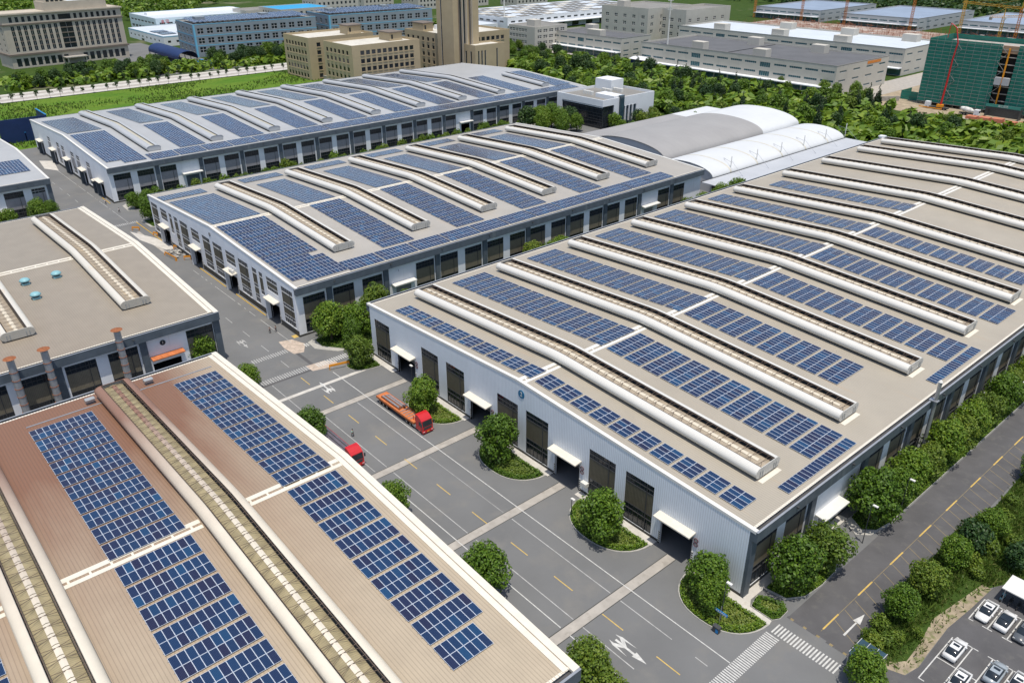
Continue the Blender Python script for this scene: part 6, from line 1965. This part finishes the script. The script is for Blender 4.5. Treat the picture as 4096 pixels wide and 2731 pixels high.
# perimeter wall near the tan blocks, boundary wall of the site
T = thing('boundary_wall', (-420, 176, 0), 'low concrete boundary wall between the field and the tan blocks', 'wall'); sub(T, 'wall', 'concrete', (-46, 46, -.15, .15, 0, 2.2)); sub(T, 'coping', 'concrete_lt', (-46, 46, -.22, .22, 2.2, 2.35))
T = thing('boundary_wall', (-170, 366, 0), 'curving grey site wall beside the grey-roofed depot', 'wall'); sub(T, 'wall', 'concrete', (-14, 14, -.15, .15, 0, 2.4)); sub(T, 'coping', 'concrete_lt', (-14, 14, -.2, .2, 2.4, 2.52)); T.rotation_euler = (0, 0, .9)
T = thing('brick_stack', (-92, 360, 0), 'long low stacks of orange-red bricks along the site road', 'bricks'); MAT['brick'] = M('orange_bricks', (.46, .17, .10), .85, .15, .4)
for i in range(9): sub(T, 'pallet_of_bricks', 'brick', (-26 + i * 6, -21.2 + i * 6, -2.2, 2.2, 0, 1.4 + .3 * (i % 3)))
# distant woods
def woods(name, label, poly, n, hmin, hmax, mat, seed):
    R = random.Random(seed); V = []; F = []
    xs_ = [p[0] for p in poly]; ys_ = [p[1] for p in poly]; k = 0
    while k < n:
        x, y = R.uniform(min(xs_), max(xs_)), R.uniform(min(ys_), max(ys_))
        if not inside(poly, x, y): continue
        k += 1; r = R.uniform(2.6, 5.0); h = R.uniform(hmin, hmax)
        for _ in range(26):
            u = R.uniform(-.5, 1); a = R.uniform(0, 6.28); s = sqrt(1 - u * u); d = Vector((s * cos(a), s * sin(a), u))
            p = Vector((x, y, h - r)) + d * r * R.uniform(.7, 1.05); nrm = (d + Vector((R.gauss(0, .4), R.gauss(0, .4), R.gauss(0, .4) + .3))).normalized(); t = nrm.orthogonal().normalized(); b = nrm.cross(t); L_ = R.uniform(1.2, 2.6); i = len(V)
            V.extend([tuple(p - t * L_), tuple(p + b * L_ * .7), tuple(p + t * L_), tuple(p - b * L_ * .7)]); F.append((i, i + 1, i + 2, i + 3))
    o = bpy.data.objects.new(name, mesh_from(name, V, F, MAT[mat])); COL.objects.link(o); o['kind'] = 'stuff'; o['label'] = label


woods('woods', 'distant woods along the top left edge', [(-850, -40), (-850, 170), (-880, 260), (-1500, 700), (-1700, 300), (-1400, -100)], 2300, 8, 13, 'leaf', 1)
woods('woods', 'distant trees behind the far warehouses at the top right', [(-620, 840), (-560, 1100), (-100, 1150), (200, 900), (120, 720), (-120, 730), (-180, 840)], 1700, 7, 11, 'leaf_dk', 2)
woods('woods', 'dense undergrowth of the tree belt behind the arched roofs', [(-400, 300), (-330, 240), (-262, 252), (-120, 265), (-60, 248), (40, 250), (40, 338), (-110, 336), (-300, 350), (-395, 352)], 1500, 3.0, 7.5, 'leaf', 3)
woods('woods', 'undergrowth in front of the brown tower block and the blue-grey block', [(-556, 20), (-524, 16), (-522, 230), (-556, 232)], 260, 2.5, 6, 'leaf', 4)
woods('woods', 'greenery between the far factories', [(-690, 330), (-640, 400), (-560, 390), (-600, 280), (-650, 270)], 120, 4, 8, 'leaf', 5)
# ================================================================== vehicles, people and small things
def wheel(T, x, y, r, w_=.28):
    mb = MB(); mb.tube((x, y - w_ / 2, r), (x, y + w_ / 2, r), r, 16); t = mb.build('wheel', MAT['tyre'], T, local=True)
    mb = MB(); s = 1 if y > 0 else -1; mb.tube((x, y + s * w_ / 2, r), (x, y + s * (w_ / 2 + .02), r), r * .55, 12); mb.build('rim', MAT['rim'], t, local=True)


def cab(T, xf, z0=.55):
    """cab-over tractor, front at xf facing +x, half width 1.22"""
    prof = [(xf - 2.3, z0), (xf, z0), (xf + .02, 1.7), (xf - .22, 2.95), (xf - .7, 3.35), (xf - 1.5, 3.75), (xf - 2.25, 3.8)]
    mb = MB(); A = [(x, -1.22, z) for x, z in prof]; B = [(x, 1.22, z) for x, z in prof]
    mb.face(A); mb.face(list(reversed(B)))
    for i in range(len(prof)):
        j = (i + 1) % len(prof); mb.face([A[i], B[i], B[j], A[j]])
    mb.build('cab', MAT['red'], T, local=True)
    mb = MB(); mb.hexa([(xf + .03, -1.08, 1.75), (xf + .05, -1.08, 1.75), (xf + .05, 1.08, 1.75), (xf + .03, 1.08, 1.75)], [(xf - .18, -1.08, 2.85), (xf - .16, -1.08, 2.85), (xf - .16, 1.08, 2.85), (xf - .18, 1.08, 2.85)])
    for s in (-1, 1): mb.box(xf - 1.2, xf - .3, s * 1.225 - .01, s * 1.225 + .01, 1.75, 2.6)
    mb.build('windscreen', MAT['glass'], T, local=True)
    sub(T, 'grille', 'dark_steel', (xf + .021, xf + .05, -.9, .9, 1.0, 1.55)); sub(T, 'bumper', 'red', (xf - .3, xf + .12, -1.24, 1.24, .35, .8))
    sub(T, 'number_plate', 'yellow', (xf + .12, xf + .14, -.25, .25, .5, .65))
    for s in (-1, 1): sub(T, 'headlight', 'white_metal', (xf + .12, xf + .135, s * .95 - .2, s * .95 + .2, .6, .75)); sub(T, 'mirror', 'dark_steel', (xf - .1, xf + .1, s * 1.45 - .12, s * 1.45 + .12, 1.9, 2.6))


def lorry(label, x, y, L, deckm, load):
    T = thing('flatbed_truck', (x, y, 0), label, 'truck')
    cab(T, 0); R = -L
    sub(T, 'chassis', 'dark_steel', (-6.2, -.2, -.45, .45, .65, 1.0), (R + .4, -3.0, -.5, .5, .95, 1.3)); sub(T, 'fuel_tank', 'steel', (-3.6, -2.5, -1.15, -.5, .5, 1.0), (-3.6, -2.5, .5, 1.15, .5, 1.0))
    sub(T, 'deck', deckm, (R, -2.9, -1.25, 1.25, 1.3, 1.52)); sub(T, 'side_rail', 'orange' if load else 'red', (R, -2.9, -1.3, -1.252, 1.1, 1.56), (R, -2.9, 1.252, 1.3, 1.1, 1.56))
    for xw in (-1.25, -4.3, -5.6, R + 1.2, R + 2.5, R + 3.8):
        for s in (-1, 1): wheel(T, xw, s * 1.05, .5)
    if load:
        for q in (-3.3, -3.9): sub(T, 'stake', 'red', (q, q + .12, -.7, -.58, 1.52, 2.4), (q, q + .12, .58, .7, 1.52, 2.4))
        P = thing('steel_beams', (x + R + 4.6, y + .1, 1.52), 'stack of grey steel beams lying on the orange flatbed truck', 'steel beams')
        for i in range(8): sub(P, 'beam', 'steel' if i % 3 else 'rust', (-3.4 + .1 * i, 3.2 - .1 * (i % 3), -.95 + (i % 5) * .36, -.65 + (i % 5) * .36, .02 + .3 * (i // 5), .28 + .3 * (i // 5)))
        for q in range(5): sub(T, 'cross_bar', 'steel', (-8 + q * .85, -7.8 + q * .85, -1, 1, 1.525, 1.62))
    else:
        for q in (-.75, 0, .75): sub(T, 'deck_seam', 'black', (R, -2.9, q - .06, q + .06, 1.521, 1.54))
    return T


lorry('red-cabbed truck with orange flatbed trailer carrying steel beams', -66.2, -9.4, 16.4, 'orange', True)
lorry('red-cabbed truck with long empty purple-grey flatbed beside the tan roof', -65.4, -25.4, 16.0, 'deck', False)
for n, c in (('car_white', (.68, .68, .67)), ('car_silver', (.30, .34, .37)), ('car_grey', (.10, .11, .12))): MAT[n] = M(n.replace('car_', '') + '_car_paint', c, .25, 0, spec=.6, local=True)


def car(label, x, y, fwd, col, dark_roof=False):
    T = thing('parked_car', (x, y, 0), label, 'car', None, pi / 2 if fwd > 0 else -pi / 2)
    def loft(name, secs, mat):
        mb = MB(); rs = []
        for X_, w_, z0, z1, k in secs: rs.append([(X_, -w_, z0), (X_, -w_, z0 + (z1 - z0) * .6), (X_, -w_ * k, z1), (X_, w_ * k, z1), (X_, w_, z0 + (z1 - z0) * .6), (X_, w_, z0)])
        for A, B in zip(rs, rs[1:]):
            for i in range(6): j = (i + 1) % 6; mb.face([A[i], A[j], B[j], B[i]])
        mb.face(list(reversed(rs[0]))); mb.face(rs[-1]); o = mb.build(name, MAT[mat], T, local=True); return merge_smooth(o)
    loft('body', [(-2.3, .72, .4, .78, .9), (-2.15, .88, .25, .95, .92), (-1.3, .92, .22, 1.0, .92), (0, .92, .22, .98, .92), (1.2, .91, .22, .92, .9), (2.0, .84, .25, .78, .9), (2.3, .66, .38, .64, .9)], col)
    loft('glasshouse', [(-1.85, .72, .93, .97, .9), (-1.05, .76, .93, 1.40, .80), (.1, .77, .93, 1.44, .80), (.4, .77, .93, 1.40, .80), (1.2, .74, .9, .94, .9)], 'glass')
    sub(T, 'roof', 'glass' if dark_roof else col, (-.95, .3, -.6, .6, 1.405, 1.47))
    if not dark_roof: sub(T, 'sunroof', 'glass', (-.35, .1, -.4, .4, 1.47, 1.478))
    for xw in (-1.4, 1.4):
        for s in (-1, 1): wheel(T, xw, s * .82, .32, .2)
    for s in (-1, 1): sub(T, 'tail_light', 'red', (-2.26, -2.16, s * .6 - .14, s * .6 + .14, .68, .82)); sub(T, 'headlight', 'white_metal', (2.1, 2.24, s * .6 - .14, s * .6 + .14, .58, .70)); sub(T, 'wing_mirror', col, (.75, .95, s * .98 - .1, s * .98 + .1, .95, 1.1))


car('white car facing the camera in the corner stall under the verge', 23.95, 23.5, -1, 'car_white'); car('white car with a black glass roof, second from the verge', 26.4, 23.6, 1, 'car_white', True)
car('dark grey car at the picture edge beside the black-roofed white car', 28.95, 23.4, -1, 'car_grey'); car('white saloon alone in the middle row next to the dirt edge', 23.95, 13.2, 1, 'car_white')
car('silver-blue saloon in the middle row of the parking lot', 29.1, 13.2, 1, 'car_silver'); car('white car with sunroof at the bottom edge beside the silver saloon', 26.5, 8.2, -1, 'car_white'); car('white car at the lower right picture corner', 31.7, 13.4, -1, 'car_white')
# people: one skinned body each, clothes as children
MAT['skin'] = M('skin', (.42, .25, .17), .6, 0); MAT['hair'] = M('black_hair', (.015, .012, .01), .6, 0); MAT['cloth_dk'] = M('dark_trousers', (.03, .03, .04), .8, 0); MAT['cloth_w'] = M('white_shirt', (.65, .65, .68), .8, 0); MAT['cloth_g'] = M('pale_green_work_shirt', (.28, .55, .46), .8, 0); MAT['cloth_c'] = M('grey_work_shirt', (.22, .22, .23), .8, 0)


def skinned(name, pts, edges, rad, mat, T):
    me = bpy.data.meshes.new(name); me.from_pydata(pts, edges, []); me.materials.append(MAT[mat]); o = bpy.data.objects.new(name, me); COL.objects.link(o); o.parent = T
    o.modifiers.new('skin', 'SKIN'); s = o.modifiers.new('sub', 'SUBSURF'); s.levels = 1; s.render_levels = 1
    for i, r in enumerate(rad): me.skin_vertices[0].data[i].radius = (r, r)
    me.skin_vertices[0].data[0].use_root = True
    return o


def person(label, x, y, rz, shirt):
    T = thing('person', (x, y, 0), label, 'person', None, rz)
    P = [(0, 0, .95), (0, 0, 1.2), (0, 0, 1.42), (.02, 0, 1.52), (.03, 0, 1.64), (.0, .1, .9), (.16, .1, .5), (.22, .1, .06), (0, -.1, .9), (-.12, -.1, .5), (-.26, -.1, .08), (0, .2, 1.38), (-.08, .25, 1.12), (.04, .24, .86), (0, -.2, 1.38), (.12, -.25, 1.12), (.22, -.22, .92), (.34, .1, .04), (-.14, -.1, .03)]
    E = [(0, 1), (1, 2), (2, 3), (3, 4), (0, 5), (5, 6), (6, 7), (0, 8), (8, 9), (9, 10), (2, 11), (11, 12), (12, 13), (2, 14), (14, 15), (15, 16), (7, 17), (10, 18)]
    Rr = [.13, .13, .14, .055, .11, .09, .065, .045, .09, .065, .045, .06, .045, .035, .06, .045, .035, .04, .04]
    skinned('body', P, E, Rr, 'skin', T)
    skinned('shirt', [P[i] for i in (0, 1, 2, 11, 12, 14, 15)], [(0, 1), (1, 2), (2, 3), (3, 4), (2, 5), (5, 6)], [.15, .15, .16, .075, .06, .075, .06], shirt, T)
    skinned('trousers', [P[i] for i in (0, 5, 6, 7, 8, 9, 10)], [(0, 1), (1, 2), (2, 3), (0, 4), (4, 5), (5, 6)], [.145, .105, .08, .065, .105, .08, .065], 'cloth_dk', T)
    mb = MB(); mb.lathe((.02, 0, 1.66), [(.12, 0), (.115, .06), (.06, .115)], 10); mb.build('hair', MAT['hair'], T, local=True)


person('person in pale green walking near the empty flatbed truck', -74.8, -21.0, .3, 'cloth_g'); person('person in grey walking by the middle warehouse corner, left of two', -126.6, -12.9, 0, 'cloth_c'); person('person in dark grey walking by the middle warehouse corner, right of two', -126.3, -11.5, .2, 'cloth_c')
person('person in a white shirt walking by the far warehouse corner', -259.3, -10.6, 0, 'cloth_w'); person('person in pale shirt on the road beyond the roof corner', -246.3, -10.1, .4, 'cloth_w')
# chimneys and turbine vents of the left warehouse
for i, (y, h) in enumerate(((-48.0, 15.6), (-61.3, 15.9), (-67.1, 15.9))):
    T = thing('chimney', (-117.6, y, 0), '%s rust-capped grey flue from the right along the left warehouse wall' % ordw(i + 1), 'chimney', 'rusty flues on the left warehouse')
    mb = MB(); mb.tube((0, 0, 0), (0, 0, h), .68, 16); mb.build('flue_pipe', MAT['steel'], T, local=True)
    mb = MB()
    for k in range(8): mb.tube((0, 0, 1 + k * 1.75), (0, 0, 1.09 + k * 1.75), .76, 16)
    mb.build('clamp_rings', MAT['rust'], T, local=True)
    mb = MB(); mb.tube((0, 0, h + .25), (0, 0, h + .6), 1.15, 16, .3); mb.tube((0, 0, h), (0, 0, h + .25), .2, 6); mb.build('rain_cap', MAT['rust'], T, local=True)
MAT['cyan'] = M('pale_blue_fibreglass', (.22, .42, .46), .4, .05, 1)
for i, (x, y) in enumerate(((-158.7, -48.8), (-158.9, -55.4), (-149.8, -55.4))):
    T = thing('roof_fan', (x, y, rz_('D', x)), ['pale blue mushroom roof fan nearest the road', 'pale blue mushroom roof fan at upper left', 'pale blue mushroom roof fan nearest the rusty flues'][i], 'roof fan')
    sub(T, 'base', 'cyan', (-.8, .8, -.8, .8, 0, .4)); mb = MB(); mb.tube((0, 0, .4), (0, 0, .9), .55, 14); mb.build('neck', MAT['dark_steel'], T, local=True); mb = MB(); mb.lathe((0, 0, .85), [(1.15, 0), (1.1, .25), (.75, .55), (.2, .68)], 18); merge_smooth(mb.build('dome', MAT['cyan'], T, local=True))
T = thing('flue', (.55, 53.2, 0), 'slim steel flue rising past the right eave among the trees', 'flue'); mb = MB(); mb.tube((0, 0, 0), (0, 0, 16.4), .33, 12); mb.build('pipe', MAT['steel'], T, local=True); sub(T, 'clamp', 'steel', (-1, .5, -.5, .5, 12.7, 12.85)); mb = MB(); mb.tube((0, 0, 16.6), (0, 0, 17), .4, 12, .1); mb.tube((0, 0, 16.4), (0, 0, 16.6), .1, 6); mb.build('cap', MAT['white_metal'], T, local=True)
# water barriers, street furniture
for i, (x, y, L, rz) in enumerate(((-100.4, -9.0, 4.6, 1.3), (-224, -12, 2.4, .8), (-192, -12.6, 7, .1), (-198, -8.6, 2.4, .3), (-187.5, -9.3, 2, 1.0), (-214.5, -9, 2, .4))):
    T = thing('road_barrier', (x, y, 0), ['orange barrier lying by the zebra crossing in the yard', 'orange and white barrier standing alone at the road junction', 'long orange and grey barrier in front of the rubble heap', 'yellow barrier behind the rubble heap', 'tilted orange board right of the rubble heap', 'yellow frame barrier by the first loading door'][i], 'barrier', None, rz)
    sub(T, 'rail', 'orange_bar', (-L / 2, L / 2, -.06, .06, .75, 1.25)); sub(T, 'lower_panel', 'concrete_lt', (-L / 2, L / 2, -.05, .05, .15, .75)); sub(T, 'foot', 'orange_bar', (-L / 2, -L / 2 + .12, -.3, .3, 0, .8), (L / 2 - .12, L / 2, -.3, .3, 0, .8))
T = thing('rubble_heap', (-195, -9.8, 0), 'heap of broken concrete slabs inside the orange barriers', 'rubble'); R_ = random.Random(3)
mb = MB()
for i in range(40):
    x, y, z = R_.gauss(0, 1.8), R_.gauss(0, .9), R_.uniform(0, .5); a = R_.uniform(.3, .8); mb.hexa([(x, y, z), (x + a, y + .1, z), (x + a, y + a, z + .1), (x, y + a, z + .1)], [(x, y, z + .2), (x + a, y + .1, z + .3), (x + a, y + a, z + .3), (x, y + a, z + .25)])
mb.build('slabs', MAT['concrete_lt'], T, local=True)
for i, (x, y, h) in enumerate(((-.1, -6.2, 8), (2.0, -29.3, 8), (4.9, 24.3, 8), (5.6, 35, 8), (5.6, 81.9, 8), (-80.5, -3, 7), (-30.4, -5.8, 4))):
    T = thing('street_lamp', (x, y, 0), ['street lamp poking through the corner island tree', 'street lamp at the bottom edge beside the near tree', 'street lamp between the first trees on the right eave', 'street lamp in the middle of the eave tree row', 'street lamp far along the eave tree row', 'street lamp at the first gable door', 'short garden lamp on the third hedge island'][i], 'lamp')
    mb = MB(); mb.tube((0, 0, 0), (0, 0, h), .08, 8, .05); mb.build('pole', MAT['dark_steel'], T, local=True); mb = MB(); mb.tube((0, 0, h), (.7, -.5, h + .15), .04, 6); mb.build('arm', MAT['dark_steel'], T, local=True); sub(T, 'lamp_head', 'white_metal', (.4, 1.2, -.75, -.35, h + .1, h + .26))
T = thing('street_sign', (.1, -6.8, .13), 'blue street name sign on a pole in the corner island', 'sign'); mb = MB(); mb.tube((0, 0, 0), (0, 0, 3.4), .05, 8); mb.build('pole', MAT['steel'], T, local=True); sub(T, 'sign_board', 'mach_blue', (-1.1, 1.1, -.05, .05, 2.1, 2.55)); sub(T, 'lettering', 'white_metal', *[(-.8 + i * .32, -.62 + i * .32, -.07, -.051, 2.22, 2.42) for i in range(6)])
T = thing('litter_bin', (.6, -8.1, 0), 'dark blue litter bin at the kerb of the corner island', 'bin'); sub(T, 'body', 'dark_steel', (-.5, .5, -.3, .3, .1, 1.0)); sub(T, 'door', 'mach_blue', (.02, .45, -.32, -.301, .15, .8)); sub(T, 'lid', 'dark_steel', (-.55, .55, -.35, .35, 1.0, 1.12))
T = thing('shelter', (17.2, 1.7, 0), 'glass-roofed grey shelter at the verge corner', 'shelter'); mb = MB(); mb.hexa([(-1.8, -1.7, 2.4), (1.8, -1.7, 2.4), (1.8, 1.6, 2.7), (-1.8, 1.6, 2.7)], [(-1.8, -1.7, 2.44), (1.8, -1.7, 2.44), (1.8, 1.6, 2.74), (-1.8, 1.6, 2.74)]); mb.build('glass_roof', MAT['glass_blue'], T, local=True); sub(T, 'post', 'steel', (-1.8, -1.7, -1.7, -1.6, 0, 2.4), (1.7, 1.8, -1.7, -1.6, 0, 2.4), (-1.8, -1.7, 1.5, 1.6, 0, 2.7), (1.7, 1.8, 1.5, 1.6, 0, 2.7)); sub(T, 'roof_frame', 'frame', *[(a, a + .08, -1.75, 1.65, 2.74, 2.8) for a in (-1.8, -.6, .6, 1.74)])
T = thing('carport', (28, 29.3, 0), 'pale-roofed open bike shelter at the right picture edge', 'shelter'); sub(T, 'roof', 'white_metal', (-4, 6, -2.0, 1.9, 2.55, 2.7)); sub(T, 'post', 'steel', *[(a, a + .12, b, b + .12, 0, 2.55) for a in (-3.6, 1, 5.4) for b in (-1.7, 1.6)])
for i in range(5):
    T = thing('motor_scooter', (24.3 + i * 1.1, 28.2, 0), '%s motor scooter from the left under the bike shelter' % ordw(i + 1), 'scooter', 'scooters under the bike shelter', pi / 2); wheel(T, -.6, .01, .26, .12); wheel(T, .6, .01, .26, .12); sub(T, 'body', 'cyan' if i == 0 else 'dark_steel', (-.6, .35, -.17, .17, .3, .72), (.35, .55, -.2, .2, .3, 1.0)); sub(T, 'seat', 'black', (-.55, .1, -.15, .15, .72, .82)); sub(T, 'handlebar', 'dark_steel', (.4, .46, -.35, .35, 1.0, 1.06))
# concrete pump and mixer by the wrapped tower
T = thing('pump_truck', (-137, 370.5, 0), 'concrete pump truck with tall red boom beside the green net tower', 'truck'); cab_ = sub(T, 'cab', 'white_b', (-7, -4.6, -1.2, 1.2, .8, 3.4)); sub(T, 'windscreen', 'glass', (-7.03, -7.0, -1, 1, 2, 3)); sub(T, 'chassis', 'dark_steel', (-6.8, 5, -.9, .9, .7, 1.2)); sub(T, 'turret', 'orange_bar', (-.8, 2, -1.2, 1.2, 1.2, 2.6)); sub(T, 'outrigger', 'orange_bar', (-9, 3, -3, -2.7, .6, 1.0))
for q in (-5.8, -1.5, 2, 3.4):
    for s in (-1, 1): wheel(T, q, s * 1.05, .55, .3)
pts = [(.8, 0, 2.3), (1.3, 0, 14.2), (1.4, 0, 24.6), (2.2, 0, 33.2), (-.1, 0, 40.2), (-3.1, 0, 42.1), (-3.4, 0, 35)]; mb = MB()
for i, (a, b) in enumerate(zip(pts, pts[1:])): mb.tube(a, b, .55 - .07 * i, 6, .5 - .07 * i)
mb.build('boom', MAT['red'], T, local=True)
T = thing('mixer_truck', (-120, 366.5, 0), 'white concrete mixer truck standing below the green net tower', 'truck'); sub(T, 'cab', 'white_b', (2.6, 5, -1.2, 1.2, .8, 3.3)); sub(T, 'windscreen', 'glass', (5, 5.03, -1, 1, 1.9, 2.9)); sub(T, 'chassis', 'dark_steel', (-4.6, 4.6, -.9, .9, .7, 1.2)); mb = MB(); mb.tube((-4.4, 0, 3.3), (-2.4, 0, 2.9), .7, 14, 1.35); mb.tube((-2.4, 0, 2.9), (.6, 0, 2.5), 1.35, 14, 1.3); mb.tube((.6, 0, 2.5), (2.2, 0, 2.3), 1.3, 14, .6); merge_smooth(mb.build('drum', MAT['white_metal'], T, local=True))
for q in (-3, -1.7, 3.6):
    for s in (-1, 1): wheel(T, q, s * 1.05, .52, .3)
# cable trays and boxes on the near roof
T = thing('cable_tray', (-97, -52, rz_('E', -97)), 'grey cable tray running across the far end of the tan roof', 'cable tray'); sub(T, 'tray', 'steel', (.9, 1.2, -18, 14, .06, .16))
for i, (x, y) in enumerate(((-97.4, -49.2), (-97.2, -59.4))):
    T = thing('combiner_box', (x, y, rz_('E', x)), ['metal box frame on the tan roof right of the vent', 'metal box frame on the tan roof left of the vent'][i], 'electrical box'); sub(T, 'frame', 'alu', (-.6, -.5, -.8, -.7, 0, 1), (-.6, -.5, .7, .8, 0, 1), (-.6, .5, -.8, .8, .9, 1.0)); sub(T, 'box', 'steel', (-.5, .4, -.7, .7, .5, .9))
